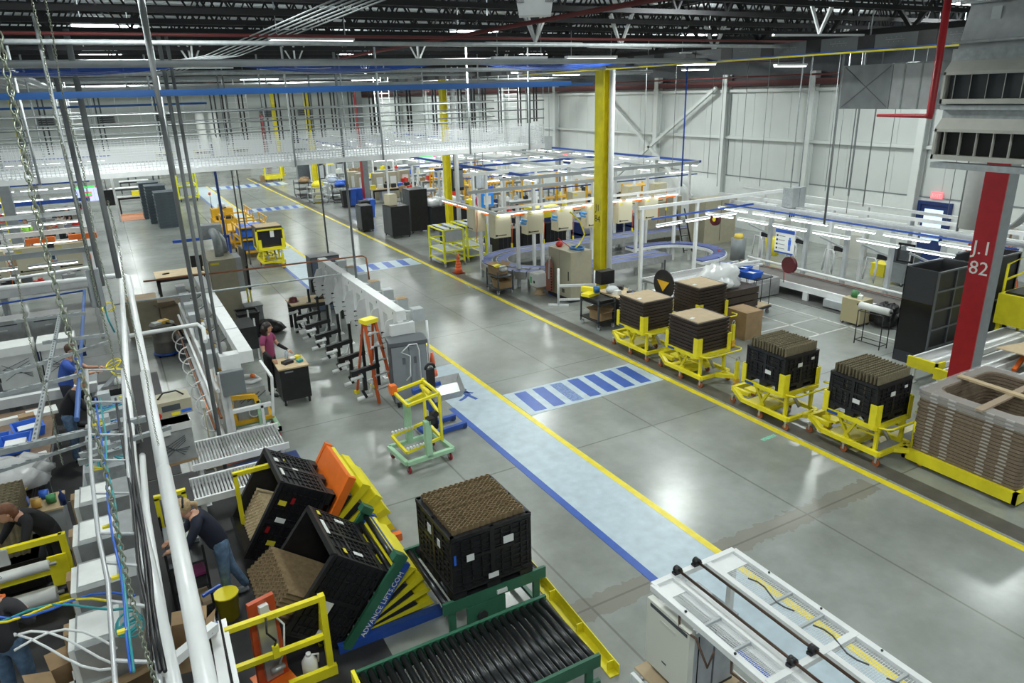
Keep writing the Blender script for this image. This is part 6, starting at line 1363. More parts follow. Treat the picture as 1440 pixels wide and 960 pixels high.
for i in range(9):
    m=(PAP,YTN,BLB,DST,STL,PAP,mat('clear_bag',(.6,.63,.65),.2,bump=.6),DST,STL)[i]; nm=('paper_bundle','yellow_hard_hat','blue_tool','black_meter','steel_tool','paper_bundle','parts_bag','black_box','steel_tool')[i]
    lb=('folded white papers at the near end of the black bench','yellow hard hat on the black bench','blue hand tool lying on the black bench','small black meter on the black bench','bright steel tool lying mid bench by the column','white crumpled papers mid bench by the column','clear bag of parts on the far end of the black bench','black monitor box behind the yellow column foot','steel tool standing near the far end of the black bench')[i]
    x,y=12.1+random.random()*.5,14.95+i*.17
    if i==1: b=B().ball((0,0,.03),.13,12,(1,1,.9))
    elif i==6: b=B().ball((0,0,.1),.2,10,(1,.9,.6))
    elif i in(2,4,8): b=B().bar((-.12,-.1,.03),(.12,.1,.12),.05)
    else: b=B().box((0,0,.06),(.2,.18,.12),i)
    O(nm,b,m,lb,'bench item',(x,y,.86))
t=T('monitor','black box monitor standing behind the utility cart near the yellow column','monitor',(12.6,17.0,.86)); B().bx(-.25,.25,-.15,.15,0,.4).build('screen',BLM,t)
# small items by the aisle
t=T('utility_cart','low dark cart with cartons standing by the loop end','cart',(10.98,20.75,0));
for z in(.2,.62): B().bx(-.3,.3,-.42,.42,z-.03,z).build('shelf',DGR,t)
for x in(-.28,.28):
    for y in(-.4,.4): B().bx(x-.02,x+.02,y-.02,y+.02,.1,.8).build('post',DGR,t)
casters(t,[(-.25,-.35),(.25,-.35),(-.25,.35),(.25,.35)],.06,LGR,.13)
carton('carton with yellow packets on the top shelf of the low dark cart',(10.98,20.85,.63),(.45,.5,.25),.1); carton('brown carton on the lower shelf of the low dark cart',(10.98,20.6,.21),(.45,.5,.25),0)
O('yellow_packet',B().box((0,0,.06),(.35,.22,.1),.3),YTN,'yellow packet lying in the upper carton of the low dark cart','packet',(10.95,20.95,.78)); O('film_wad',B().ball((0,0,.08),.16,9,(1.1,1,.7)),PLW,'crumpled clear film on the low dark cart','film',(11.03,20.6,.75))
t=T('cable_spool','pale wooden cable spool carrying the white cube','spool',(11.95,19.75,0)); B().lathe([(.22,0),(.22,.03),(.12,.03),(.12,.26),(.22,.26),(.22,.3),(.0,.3)],n=16).build('spool',mat('spool_tan',(.45,.33,.2),.6),t)
t=T('white_cube','white green marked plastic container resting on a cable spool','container',(11.95,19.75,.3)); B().bx(-.24,.24,-.24,.24,0,.42).build('body',WHT,t); B().bx(-.22,.22,-.22,.22,.42,.44).build('lid',PAP,t); B().cyl((-.245,-.05,.15),(-.24,-.05,.15),.05,10).build('black_dot',BLM,t); B().bx(-.245,-.24,.1,.2,.08,.3).build('green_mark',mat('green_mark',(.05,.4,.15),.5),t)
t=T('cable_spool','blue cable spool standing next to the white cube','spool',(12.35,19.45,0)); B().lathe([(.2,0),(.2,.03),(.14,.03),(.15,.3),(.2,.3),(.2,.34),(.0,.34)],n=16).build('spool',BLU,t)
# yellow racks
def yrack(lab,loc,rz=0):
    t=T('parts_rack',lab,'rack',loc,rz); w,d,h=.42,.86,1.45
    for sx in(-1,1):
        for sy in(-1,1): B().bx(sx*w-.035,sx*w+.035,sy*d/1.2-.035,sy*d/1.2+.035,.15,h).build('post',mat('lime_yellow',(.78,.78,.03),.4),t)
    Y=MC['lime_yellow']
    for z in(.25,.62,.98,h):
        b=B(); 
        for s in(-1,1): b.bx(-w,w,s*d/1.2-.025,s*d/1.2+.025,z-.05,z); b.bx(s*w-.025,s*w+.025,-d/1.2,d/1.2,z-.05,z)
        b.build('shelf_frame',Y,t)
        if z in(.25,.62): B().bx(-w+.03,w-.03,-d/1.2+.03,d/1.2-.03,z-.02,z).build('shelf_board',LGR,t)
    for s in(-.2,.2): B().bx(s-.1,s+.1,-d/1.2,d/1.2,h-.01,h+.015).build('top_channel',LGR,t)
    B().bx(-w+.05,w-.05,-d/1.2-.04,-d/1.2-.02,.99,1.42).build('end_panel',LGR,t); casters(t,[(-w,-.75),(w,-.75),(-w,.75),(w,.75)],.07,LGR,.16)
    return t
yr=yrack('bright yellow shelf rack by the aisle, left of the pair',(11.35,25.9,0)); DUP(yr,(12.5,26.2,0),label='bright yellow shelf rack in front of the column, right of the pair')
# dark items under the loop frame
for i,(x,y,l) in enumerate(((13.9,25.6,'first'),(15.1,25.7,'second'),(16.3,25.8,'third'))): 
    t=T('black_bin_cabinet',l+' black wire sided cabinet standing behind the blue loop','cabinet',(x,y,0)); B().bx(-.5,.5,-.3,.3,.12,1.15).build('body',BLM,t); [B().bx(-.5+k*.2,-.48+k*.2,-.31,-.3,.15,1.1).build('wire_upright',DGR,t) for k in range(1,5)]
t=T('grey_motor','grey cylinder blower standing at the loop infeed','blower',(13.6,21.6,.5)); B().cyl((-.3,0,.15),(.25,0,.15),.12,14).build('cylinder',LGR,t); B().bx(-.35,.2,-.15,.15,-.5,0).build('body',DGR,t); B().bx(-.3,.15,-.12,.12,0,.05).build('saddle',GRY,t)
# black rack pair near the red column
def tallrack(lab,x0,x1,y0,y1,h,cols,rows):
    t=T('tall_black_rack',lab,'rack',((x0+x1)/2,(y0+y1)/2,0)); w,d=(x1-x0)/2,(y1-y0)/2
    PB=mat('black_panel',(.020,.021,.022),.5); FR=mat('rack_frame_grey',(.10,.11,.12),.4)
    B().bx(-w,-w+.02,-d,d,.0,h).build('side_panel',mat('side_grey_black',(.035,.038,.045),.45),t); B().bx(-w-.01,-w,-d+.03,d-.03,.28,h*.66).build('dark_window',GLS,t); B().bx(w-.02,w,-d,d,.0,h).build('side_panel',PB,t); B().bx(-w,w,d-.02,d,.0,h).build('back_panel',PB,t); B().bx(-w,w,-d+.03,-d+.05,0,h-.04).build('face_panel',PB,t)
    for i in range(cols+1): u=-w+2*w*i/cols; B().bx(u-.02,u+.02,-d-.01,-d+.03,0,h).build('upright_bar',FR,t)
    for j in range(rows+1): z=.02+(h-.04)*j/rows; B().bx(-w,w,-d-.012,-d+.03,z-.018,z+.018).build('cross_bar',FR,t)
    B().bx(-w,w,d-.04,d,h-.03,h+.01).build('top_bar',FR,t); B().bx(-w-.012,-w-.01,-.08,.05,.18,.21).build('blue_label',BLB,t)
    return t
tallrack('tall black gridded rack left of the red column, nearest one',15.95,17.35,8.95,9.75,2.32,2,5); tallrack('tall black panelled rack partly behind the red column',17.5,19.6,9.1,9.9,2.3,1,2)
t=T('film_roll_stand','thin black wire stand holding a white film roll before the tall black racks','stand',(16.25,10.6,0)); 
for x,y in((-.1,-.35),(.2,-.35),(-.1,.35),(.2,.35)): B().tube([(x,y,0.02),(x,y,.9)],.014,6).build('leg',BLM,t)
for z in(.12,.9): B().tube([(-.1,-.35,z),(.2,-.35,z),(.2,.35,z),(-.1,.35,z)],.012,6,close=True).build('wire_frame',BLM,t)
t=T('film_roll','white film roll lying on the thin black wire stand','roll',(16.3,10.6,1.0)); B().cyl((0,-.42,0),(0,.42,0),.09,16).build('roll',PAP,t); B().cyl((0,-.5,0),(0,.5,0),.03,8).build('core',BLM,t)
t=T('tall_pole','tall thin black wire pole rack beside the tall black rack','rack',(16.3,9.95,0)); 
for x,y in((0,-.05),(.5,.1)): B().tube([(x,y,0),(x,y,2.2)],.016,6).build('pole',BLM,t)
for z in(1.0,1.6,2.18): B().tube([(0,-.05,z),(.5,.1,z)],.012,6).build('cross_bar',BLM,t)
t=T('beige_cabinet','beige box cart with flowers and parts on top near the belt conveyor end','cart',(17.6,12.0,0)); B().bx(-.25,.25,-.3,.3,.08,.75).build('body',mat('beige_box',(.42,.37,.22),.6),t); casters(t,[(-.2,-.25),(.2,-.25),(-.2,.25),(.2,.25)],.04,RUB,.09)
O('green_parts',B().ball((0,0,.08),.12,8).ball((.1,.1,.1),.08,8),mat('leaf_green',(.05,.18,.06),.6),'small green and white parts heap on the beige box cart','parts',(17.6,12.1,.75)); O('white_parts',B().box((0,0,.05),(.15,.12,.1),.4).box((.1,.12,.06),(.1,.1,.1),.9),PAP,'white packets on the beige box cart','packets',(17.55,11.9,.75))
b=B(); b.lump((0,0,.25),.36,(.9,1.1,1.1),.16,14,8); b.lump((.1,-.2,.5),.2,(1.1,1,.8),.2,10,9); O('trash_bag',b,PLB,'tall black trash bag beside the beige box cart','trash bag',(18.0,11.45,.02))
O('clear_bag',B().lump((0,0,.12),.5,(1.3,1.1,.8),.22,16,5).lump((.5,.3,.1),.4,(1.1,1,.7),.25,14,6).lump((-.3,-.4,.08),.3,(1.1,1,.6),.25,12,7),mat('film_white',(.7,.72,.72),.25,alpha=.8,bump=.6,scale=6),'crumpled clear plastic film heaped on the crates behind the lift carts','film',(14.6,14.3,1.15))
t=T('crate_pallet','dark brown crate stack carrying the clear film heap','crate',(14.7,14.2,0)); [B().bx(-.75,.75,-.6,.6,.1+.2*k,.27+.2*k).build('crate_tier',BRN,t) for k in range(5)]
b=B()
for i in range(9): b.bar((-.6+.03*i,-.3+.05*i,.0+.03*i),(.7+.06*i,.25-.06*i,.12+.035*(i%4)),.045)
O('white_strips',b,WHT,'bundle of white plastic strips sticking out of the film heap','strips',(15.2,14.6,1.3))
t=T('caged_trolley','black wire trolley with wooden base board and rods behind the lift carts','trolley',(16.0,14.7,0),.1); B().bx(-.35,.35,-.75,.75,.26,.29).build('base_board',WOD,t); B().bx(-.38,.38,-.78,.78,.2,.25).build('frame',DST,t); casters(t,[(-.32,-.7),(.32,-.7),(-.32,.7),(.32,.7)],.07,LGR,.2)
for k in range(6): B().tube([(-.34,-.7+k*.28,.25),(-.34,-.7+k*.28,1.15)],.012,6).build('rod',DST,t); B().tube([(.34,-.7+k*.28,.25),(.34,-.7+k*.28,1.15)],.012,6).build('rod',DST,t)
B().bx(-.36,.36,-.76,.76,1.1,1.13).build('upper_shelf',DST,t)
bb=None
for i,(x,y,l) in enumerate(((15.85,14.3,'blue plastic bin on the wire trolley, nearer'),(16.1,14.9,'blue plastic bin on the wire trolley, middle'),(15.9,15.3,'blue plastic bin on the wire trolley, farthest'))):
    if bb is None:
        bb=T('parts_bin',l,'bin',(x,y,1.13),.1); B().add([(-.2,-.22,0),(.2,-.22,0),(.2,.22,0),(-.2,.22,0),(-.24,-.26,.18),(.24,-.26,.18),(.24,.26,.18),(-.24,.26,.18),(-.21,-.23,.18),(.21,-.23,.18),(.21,.23,.18),(-.21,.23,.18),(-.18,-.2,.02),(.18,-.2,.02),(.18,.2,.02),(-.18,.2,.02)],[(3,2,1,0),(0,1,5,4),(1,2,6,5),(2,3,7,6),(3,0,4,7),(4,5,9,8),(5,6,10,9),(6,7,11,10),(7,4,8,11),(8,9,13,12),(9,10,14,13),(10,11,15,14),(11,8,12,15),(12,13,14,15)]).build('tray',BLB,bb); B().bx(-.15,.15,-.16,.16,.02,.12).build('contents',PAP,bb)
    else: DUP(bb,(x,y,1.13),.1+.2*i,label=l)
carton('brown carton standing on the floor behind the third lift cart',(14.3,13.0,0),(.6,.7,.75),.0,CRD,False)
t=T('beacon_stand','black round sign stand with orange triangle behind the far lift carts','stand',(13.1,14.9,0)); B().cyl((0,0,0),(0,0,1.9),.02,8).build('pole',BLM,t); B().cyl((-.02,0,1.2),(.02,0,1.2),.42,20).build('disc',BLM,t); B().prism([(-.25,1.3),(.25,1.3),(0,1.0)],-.04,-.025,'x').build('orange_triangle',AMB,t); B().box((0,0,.02),(.5,.5,.04)).build('foot',BLM,t)
# right: tracks behind red column
track('white framed roller track with yellow end, left of the red column foot',14.9,18.6,8.05,8.65,.6); track('white framed roller track directly behind the red column foot',14.65,18.8,7.35,7.85,.58)
roller_conv('roller_track','white framed roller track right of the red column above the tray stack',14.7,19.5,6.2,6.85,.6,WHT,STL,axis='y',pitch=.06,r=.022,frame_h=.14,legw=.14)
for i,(x,y) in enumerate(((14.8,8.35),(14.55,7.6))): O('end_guard',B().bx(-.03,.03,-.33,.33,.42,.66).bx(-.03,.3,-.33,-.29,.5,.66),YEL,('yellow end guard of the roller track left of the red column','yellow end guard of the roller track behind the red column')[i],'guard',(x,y,0))
for i,(x,y) in enumerate(((15.7,7.95),(16.4,7.1))): O('pivot_bracket',B().bar((-.4,0,.55),(.1,.1,.7),.08).bar((.1,.1,.7),(.4,-.05,.6),.07),mat('orange_bracket',(.6,.12,.02),.4),('orange bracket between the tracks left of the red column','orange bracket between the tracks right of the red column')[i],'bracket',(x,y,0))
t=T('lift_enclosure','large yellow steel lift enclosure at the right edge behind the red column','lift',(19.6,7.6,0)); B().bx(-1.1,1.5,-1.1,1.3,.7,1.45).build('panel',mat('deep_yellow',(.62,.56,.02),.45,var=.08),t); B().bx(-1.0,1.4,-1.0,1.2,1.45,1.5).build('rubber_top',BLM,t); [B().bx(x-.05,x+.05,y-.05,y+.05,0,.7).build('leg',YEL,t) for x in(-1,1.4) for y in(-1,1.2)]
t=T('handrail','yellow handrail above the yellow lift enclosure','guard rail',(19.0,9.0,0)); B().tube([(-.1,0,0),(-.1,0,2.1),(1.0,0,2.25),(1.0,0,0)],.035,8).build('rail',YEL,t); B().tube([(-.1,0,1.7),(1.0,0,1.8)],.03,8).build('mid_rail',YEL,t)
O('card_sheet',B().box((0,0,0),(2.4,1.0,.02),0,Matrix.Rotation(.1,3,'Y')),CRL,'large tan cardboard sheet leaning below the yellow lift enclosure','sheet',(17.3,7.1,.78))
# far right corner things
t=T('tool_chest','dark grey roller tool chest with drawers before the right wall','tool chest',(22.6,13.9,0)); B().bx(-.45,.45,-.3,.3,.12,.75).build('body',GRY,t); B().bx(-.4,.4,-.26,.26,.75,1.2).build('top_chest',DGR,t)
for k in range(4): B().bx(-.38,.38,-.31,-.3,.16+k*.14,.27+k*.14).build('drawer',LGR if k%2 else GRY,t)
casters(t,[(-.4,-.25),(.4,-.25),(-.4,.25),(.4,.25)],.05,RUB,.12)
t=T('tote_box','bright yellow tote box on the floor beside the dark tool chest','tote',(23.2,15.0,0)); B().bx(-.35,.35,-.25,.25,0,.4).build('tote',YTN,t); B().bx(-.37,.37,-.27,.27,.4,.43).build('rim',YTN,t)
t=T('yellow_pail','yellow waste pail on the floor beyond the notice board','pail',(22.6,19.4,0)); B().lathe([(.0,0),(.25,0),(.3,.7),(.0,.7)],n=14).build('pail',YTN,t)
for i,(x,y) in enumerate(((23.0,12.1),(23.5,11.2))):
    t=T('step_ladder',('orange step ladder near the right wall, left one','orange step ladder near the right wall, right one')[i],'ladder',(x,y,0),.4); 
    for s in(-.22,.22): B().bar((s,-.4,0),(s*.6,0,1.7),.06).build('front_rail',MC['ladder_orange'],t); B().bar((s,.4,0),(s*.6,.04,1.7),.05).build('rear_rail',MC['ladder_orange'],t)
    for k in range(5): B().bar((-.2,-.33+.07*k,.3+.3*k),(.2,-.33+.07*k,.3+.3*k),.05,.02).build('step',ALU,t)
def shelfcart(lab,loc,rz=0,h=1.3,m=DST,n=3,w=.6,d=.35):
    t=T('shelf_cart',lab,'cart',loc,rz)
    for k in range(n): z=.2+k*(h-.2)/(n-1); B().bx(-w,w,-d,d,z-.03,z).build('shelf',m,t)
    for sx in(-1,1):
        for sy in(-1,1): B().bx(sx*w-.02,sx*w+.02,sy*d-.02,sy*d+.02,.1,h+.15).build('post',m,t)
    casters(t,[(-w+.05,-d+.05),(w-.05,-d+.05),(-w+.05,d-.05),(w-.05,d-.05)],.05,RUB,.11); return t
sc=shelfcart('grey wire shelf cart with cartons at the right edge by the wall',(25.1,12.4,0)); carton('open brown carton on top of the wire shelf cart at the right edge',(25.1,12.4,1.31),(.7,.5,.4),.2); carton('flat carton on the middle shelf of the cart at the right edge',(25.0,12.4,.76),(.6,.4,.2),0,CRD,False)
DUP(sc,(22.8,9.3,0),label='grey wire shelf cart in front of the right wall beyond the yellow lift')
O('orange_crate',B().bx(-.3,.3,-.25,.25,0,.4),mat('crate_orange',(.6,.1,.03),.5),'orange crate on the shelf cart beyond the yellow lift','crate',(22.8,9.3,.76))
for i,(x,y,l) in enumerate(((21.0,24.5,'first beige wall of tall cabinets behind the curved conveyor'),(22.6,22.8,'second beige tall cabinet behind the curved conveyor'))): t=T('tall_cabinet',l,'cabinet',(x,y,0)); B().bx(-.9,.9,-.5,.5,0,1.9).build('body',BEI,t); B().bx(-.01,.01,-.51,-.5,.1,1.85).build('door_gap',DGR,t)
t=T('ladder_rack','black leaning ladder frame in front of the beige tall cabinets','ladder',(20.3,22.0,0)); [B().bar((s,-.3,0),(s,.3,1.7),.04).build('side_rail',BLM,t) for s in(-.22,.22)]; [B().bar((-.22,-.3+.1*k,.28*k+.1),(.22,-.3+.1*k,.28*k+.1),.03).build('rung',BLM,t) for k in range(6)]
t=T('drum','grey waste drum with yellow lid beneath the bench lights','drum',(20.9,19.6,0)); B().lathe([(.0,0),(.28,0),(.28,.85),(.0,.85)],n=16).build('barrel',GRY,t); B().lathe([(.2,.85),(.15,1.0),(.0,1.02)],n=12).build('lid',mat('lid_yellow',(.8,.6,.1),.5),t)
for i,(x,y) in enumerate(((24.6,28.5),(24.7,24.3),(24.9,21.2),(24.8,17.4))): carton('pale carton pile unit standing against the right wall, '+ORD[3-i],(x,y,0),(.7,.8,.9),.1*i,mat('pale_box',(.55,.55,.5),.6),False)
# =============== FAR CELLS, CART TRAIN, FAR END ===============
random.seed(21)
rowsY=[26.5,29.5,32.5,36,40,44,48.5,53,58]
for i,y in enumerate(rowsY):
    x0_,x1_=(15.0 if y<31 else 14.6),24.6
    w=ORD[i].replace('nearest','row nearest')
    batten_row('bench light tube in a far right cell row, the row '+ORD[i]+' to the camera',(x0_,y,2.6),(x1_,y,2.6),7,'bench lights, far right cells, row %s'%('abcdefghi'[i]))
    rail('long white rail over the far right cells, '+ORD[i],(x0_-.6,y+.4,2.95),(x1_,y+.4,2.95),(LGR,WHT,BLU)[i%3],.1,.1,(.02,.35,.7,.98))
    if i%2==0: rail('thin blue air rail over the far right cells, '+ORD[i//2],(x0_,y-.5,2.5),(x1_,y-.5,2.5),BLU,.05,.05)
for i,x in enumerate((15.2,18.2,21.4,24.3)):
    rail('long rail running away down the far right cells, '+('leftmost','second from left','third from left','nearest the wall')[i],(x,25.5,3.12),(x,66,3.12),(BLU,LGR,LGR,BLU)[i],.12,.1)
    batten_row('light tube running away down the far right cells, '+('leftmost','second','third','rightmost')[i]+' of the receding rows',(x+.5,26,2.85),(x+.5,62,2.85),11,'receding light rows, far right cells, line %s'%('abcd'[i]))
# benches with clutter
CLM=[PAP,BLB,DST,CRD,STL,YTN,LGR,BLM,CRM,BRED]
def bench(lab,x,y,L=2.2,D=.8,rz=0,m=LGR):
    return desk('work_bench',lab,(x,y,0),L,D,.9,m,GRY,rz)
nb=0
places=[('near','left'),('near','middle'),('near','right')]
bproto=None
for j,y in enumerate((27.6,30.6,33.8,37.8,41.8,46,50.5,55.5)):
    for k,x in enumerate((16.6,19.6,22.8)):
        if bproto is None: bproto=bench('pale grey work bench in the far right cells, full of small parts',x,y); bproto['group']='work benches in the far right cells'
        else: DUP(bproto,(x,y,0))
        for q in range(4):
            m=random.choice(CLM); s=random.uniform(.14,.34); xx=x-1+q*.55+random.uniform(-.1,.1); nm={PAP:'paper_stack',BLB:'blue_bin',DST:'dark_tool',CRD:'small_carton',STL:'steel_part',YTN:'yellow_bin',LGR:'grey_bin',BLM:'black_bin',CRM:'cream_box',BRED:'red_bin'}[m]
            O(nm,B().box((0,0,s/2),(s*1.3,s,s),random.random()).box((.05,.02,s+.02),(s*.6,s*.5,.05),1),m,nm.replace('_',' ')+' on a bench in the far right cells','bench item',(xx,y+random.uniform(-.2,.2),.9),group=nm.replace('_',' ')+'s on far right benches')
# amber racks
ar=None
for i,(x,y) in enumerate(((19.5,39.4),(21.2,39.6),(22.6,36.0),(20.6,35.2),(22.9,32.2),(21.4,43.8),(19.4,44.4),(23.3,28.8),(21.3,31.8),(23,48))):
    if ar is None:
        ar=T('amber_rack','amber steel open rack in the far right cells','rack',(x,y,0),0,'amber racks in the far right cells')
        for sx in(-.7,.7):
            for sy in(-.4,.4): B().bx(sx-.04,sx+.04,sy-.04,sy+.04,0,1.9).build('post',AMB,ar)
        for z in(.5,1.2,1.85): B().bx(-.7,.7,-.4,.4,z-.05,z).build('shelf',AMB,ar)
    else: DUP(ar,(x,y,0),random.uniform(-.2,.2))
# cream cabinets on second loop
for i,x in enumerate((15.9,17.2,18.6,20.0)): DUP(cb,(x,23.4,1.9),0,label='cream control cabinet on the rear side of the loop, '+ORD[i]+' to the yellow column')
t=T('conveyor_bin','yellow and navy chute machine behind the cream cabinets','machine',(16.2,26.4,0)); B().bx(-.8,.9,-.5,.5,.6,1.3).build('navy_base',NAV,t); B().bx(-.7,.6,-.4,.4,1.3,1.75).build('yellow_hood',YTN,t); [B().bx(x-.05,x+.05,-.4,.4,0,.6).build('leg',LGR,t) for x in(-.7,.8)]
for i,(x,y) in enumerate(((18.5,25.6),(21.5,25.6),(13.4,28.3),(17,34.6))): O('flow_rack',B().box((0,0,.95),(2.2,.9,.12)).box((0,0,.5),(2.2,.9,.08)).bx(-1.1,-1.05,-.45,.45,0,.9).bx(1.05,1.1,-.45,.45,0,.9),NAV,'navy flow rack in the right cells, '+ORD[i],'rack',(x,y,0))
for i,(x,y) in enumerate(((13.2,29.8),)):
    pass
# black cabinets by the aisle beyond the yellow racks
def blackcab(lab,loc,w,d,h,rz=0,m=BLM):
    t=T('black_cabinet',lab,'cabinet',loc,rz); B().bx(-w/2,w/2,-d/2,d/2,.1,h).build('body',m,t); B().bx(-w/2-.012,-w/2,-d/2+.03,-.01,.15,h-.05).build('door',DGR,t); B().bx(-w/2-.012,-w/2,.01,d/2-.03,.15,h-.05).build('door',DGR,t); casters(t,[(-w/2+.06,-d/2+.06),(w/2-.06,-d/2+.06),(-w/2+.06,d/2-.06),(w/2-.06,d/2-.06)],.05,RUB,.11); return t
blackcab('black wheeled cabinet standing foremost by the aisle beyond the yellow racks',(11.75,32.6,0),.9,1.2,1.5); blackcab('black tall cabinet with paper note behind the foremost black cabinet',(13.0,33.2,0),.9,1.0,2.1); blackcab('black low cabinet wrapped in film right of the black cabinets',(14.6,33.0,0),2.0,.9,1.2)
blackcab('black cabinet cart at left end of the black cabinet group',(10.95,35.0,0),.6,.9,1.3,0,DST)
O('film_heap',B().lump((0,0,.12),.5,(1.6,.9,.5),.22,16,2).lump((.9,.2,.12),.45,(1.5,.8,.5),.22,14,3).lump((-.8,.3,.15),.4,(1,.9,.8),.22,14,4),mat('film_heap_m',(.62,.65,.66),.25,bump=.8,scale=4),'white film wrapped parts heaped on the black cabinets','film',(14.0,33.3,1.2))
carton('cream carton standing on the foremost black cabinet',(11.6,32.8,1.5),(.4,.5,.5),.2,mat('cream_carton',(.6,.55,.4),.6),False)
t=T('large_monitor_box','big black cased monitor with grey back hung behind the yellow column','monitor',(14.6,31.9,2.0),.2); B().bx(-.45,.35,-.25,.1,0,1.05).build('case',BLM,t); B().bx(-.25,.33,-.27,-.25,.15,.95).build('grey_back',GRY,t); B().tube([(0,0,1.0),(0,0,5.4)],.03,6).build('hanger',GAL,t)
t=T('blue_fan','bright blue fan case with white label hanging right of the yellow column','fan',(15.4,30.3,1.35)); B().bx(-.35,.35,-.2,.2,0,.62).build('case',mat('sky_case',(.03,.25,.75),.4),t); B().bx(-.18,.2,-.21,-.2,.1,.5).build('label_plate',PAP,t); B().tube([(0,0,.6),(0,0,1.6)],.02,6).build('hanger',GAL,t)
def screen(lab,loc,w,h,rz=0):
    t=T('display_screen',lab,'screen',loc,rz); B().bx(-w/2-.02,w/2+.02,-.03,.03,-.02,h+.02).build('bezel',LGR,t)
    B().bx(-w/2,w/2,-.036,-.03,0,h).build('panel',mat('screen_lilac',(.55,.60,.95),.4,emit=.9),t)
    B().bx(-w/2,w*.35,-.04,-.036,h*.86,h).build('green_bar',mat('screen_green',(.1,.8,.15),.4,emit=.8),t); B().bx(w*.36,w/2,-.04,-.036,h*.86,h).build('red_bar',mat('screen_red',(.8,.05,.15),.4,emit=.8),t)
    B().bx(-w*.14,w*.2,-.04,-.036,h*.3,h*.62).build('red_block',MC['screen_red'],t); B().bx(-w*.12,w*.18,-.043,-.04,h*.38,h*.56).build('green_block',MC['screen_green'],t)
    for k in range(5): B().bx(-w/2+.02+k*w*.19,-w/2+.03+k*w*.19,-.039,-.036,.02,h*.8).build('column_line',mat('screen_blue',(.2,.25,.7),.4,emit=.6),t)
    B().tube([(0,.02,h),(0,.02,7.3-loc[2])],.025,6).build('hanger',GAL,t)
    return t
screen('production status screen hanging over the middle cells left of the yellow column',(16.2,39.0,2.5),.95,.62,-.2)
p=G(121,271,2.95); screen('production status screen hanging over the far left line',(p.x,p.y,2.6),1.0,.62,.05)
p=G(152,278,2.8); t=T('speaker_box','black speaker box hanging right of the left status screen','speaker',(p.x,p.y,2.5)); B().bx(-.22,.22,-.15,.15,0,.62).build('case',BLM,t); B().cyl((0,-.16,.2),(0,-.15,.2),.13,14).build('cone',DST,t); B().tube([(0,0,.6),(0,0,4.6)],.02,6).build('hanger',GAL,t)
# middle far: carts, benches, cabinets around the red and grey column
def beigecab(lab,loc,w=.7,d=.6,h=1.7): 
    t=T('beige_cabinet',lab,'cabinet',loc); B().bx(-w/2,w/2,-d/2,d/2,0,h).build('body',BEI,t); B().bx(-w*.3,w*.3,-d/2-.01,-d/2,h*.4,h*.85).build('paper_sheet',PAP,t); return t
for i,(x,y) in enumerate(((14.5,46.4),(14.4,47.8),(15.4,45.6),(16.4,45.8),(17.4,46.2))): beigecab('beige cabinet with white sheet near the red and grey column, '+('first','second','third','fourth','fifth')[i]+' from the left',(x,y,0))
for i,(x,y,m) in enumerate(((12.55,43.6,BLK),(13.0,43.8,BLB),(13.5,43.9,BLB),(12.4,38.6,BLB),(12.0,38.2,BLK))):
    t=T('wheeled_bin',('black','royal blue','second royal blue','blue','near black')[i]+' wheeled waste bin '+('left of the red and grey column','beside the red and grey column','between bins at the red and grey column','in front of the black cabinets','beside the blue bin before the black cabinets')[i],'waste bin',(x,y,0)); B().add([(-.2,-.2,0.05),(.2,-.2,0.05),(.2,.2,0.05),(-.2,.2,0.05),(-.26,-.26,1.0),(.26,-.26,1.0),(.26,.26,1.0),(-.26,.26,1.0)],[(0,3,2,1),(0,1,5,4),(1,2,6,5),(2,3,7,6),(3,0,4,7)]).build('bin_body',m,t); B().bx(-.28,.28,-.28,.28,1.0,1.05).build('lid',m,t); B().cyl((-.2,.2,.06),(.2,.2,.06),.06,8).build('wheel',RUB,t)
for i,(x,y,n) in enumerate(((11.6,50.0,3),(13.2,48.6,2),(11.7,46.9,3),(13.0,46.2,3),(13.6,50.5,3))):
    shelfcart('wire shelf cart with parts by the aisle, '+ORD[i]+' of the far group',(x,y,0),random.uniform(-.3,.3),1.0,(DST,LGR,LGR,DST,LGR)[i],n,.5,.6)
    O('parts_pile',B().ball((0,0,.12),.35,10,(1,1.2,.6)).box((.1,.1,.2),(.4,.5,.3),.4),(CRD,mat('grey_blue_parts',(.3,.35,.45),.5),YTN,BLB,PLW)[i],('brown','grey blue','yellow','blue','white film wrapped')[i]+' parts piled on a wire cart of the far group','parts',(x,y,1.0))
desk('work_table','long wooden work table behind the red and grey column',(15.9,44.0,0),3.2,.9,.9,WOD,BLM)
t=T('grey_cupboard','light grey cupboard beneath the long wooden table','cupboard',(15.3,43.9,0)); B().bx(-.4,.4,-.3,.3,.1,.82).build('body',LGR,t); [B().bx(s-.05,s+.05,-.31,-.3,.5,.6).build('handle',BLM,t) for s in(-.1,.1)]
for i in range(7):
    m=random.choice([BLM,PAP,DST,YTN,BLB]); O('bench_item',B().box((0,0,.12),(.3,.25,.24),i),m,{BLM:'black',PAP:'white',DST:'dark grey',YTN:'yellow',BLB:'blue'}[m]+' item standing on the long wooden table, number '+('one','two','three','four','five','six','seven')[i]+' along it','bench item',(14.5+i*.45,44.0,.9))
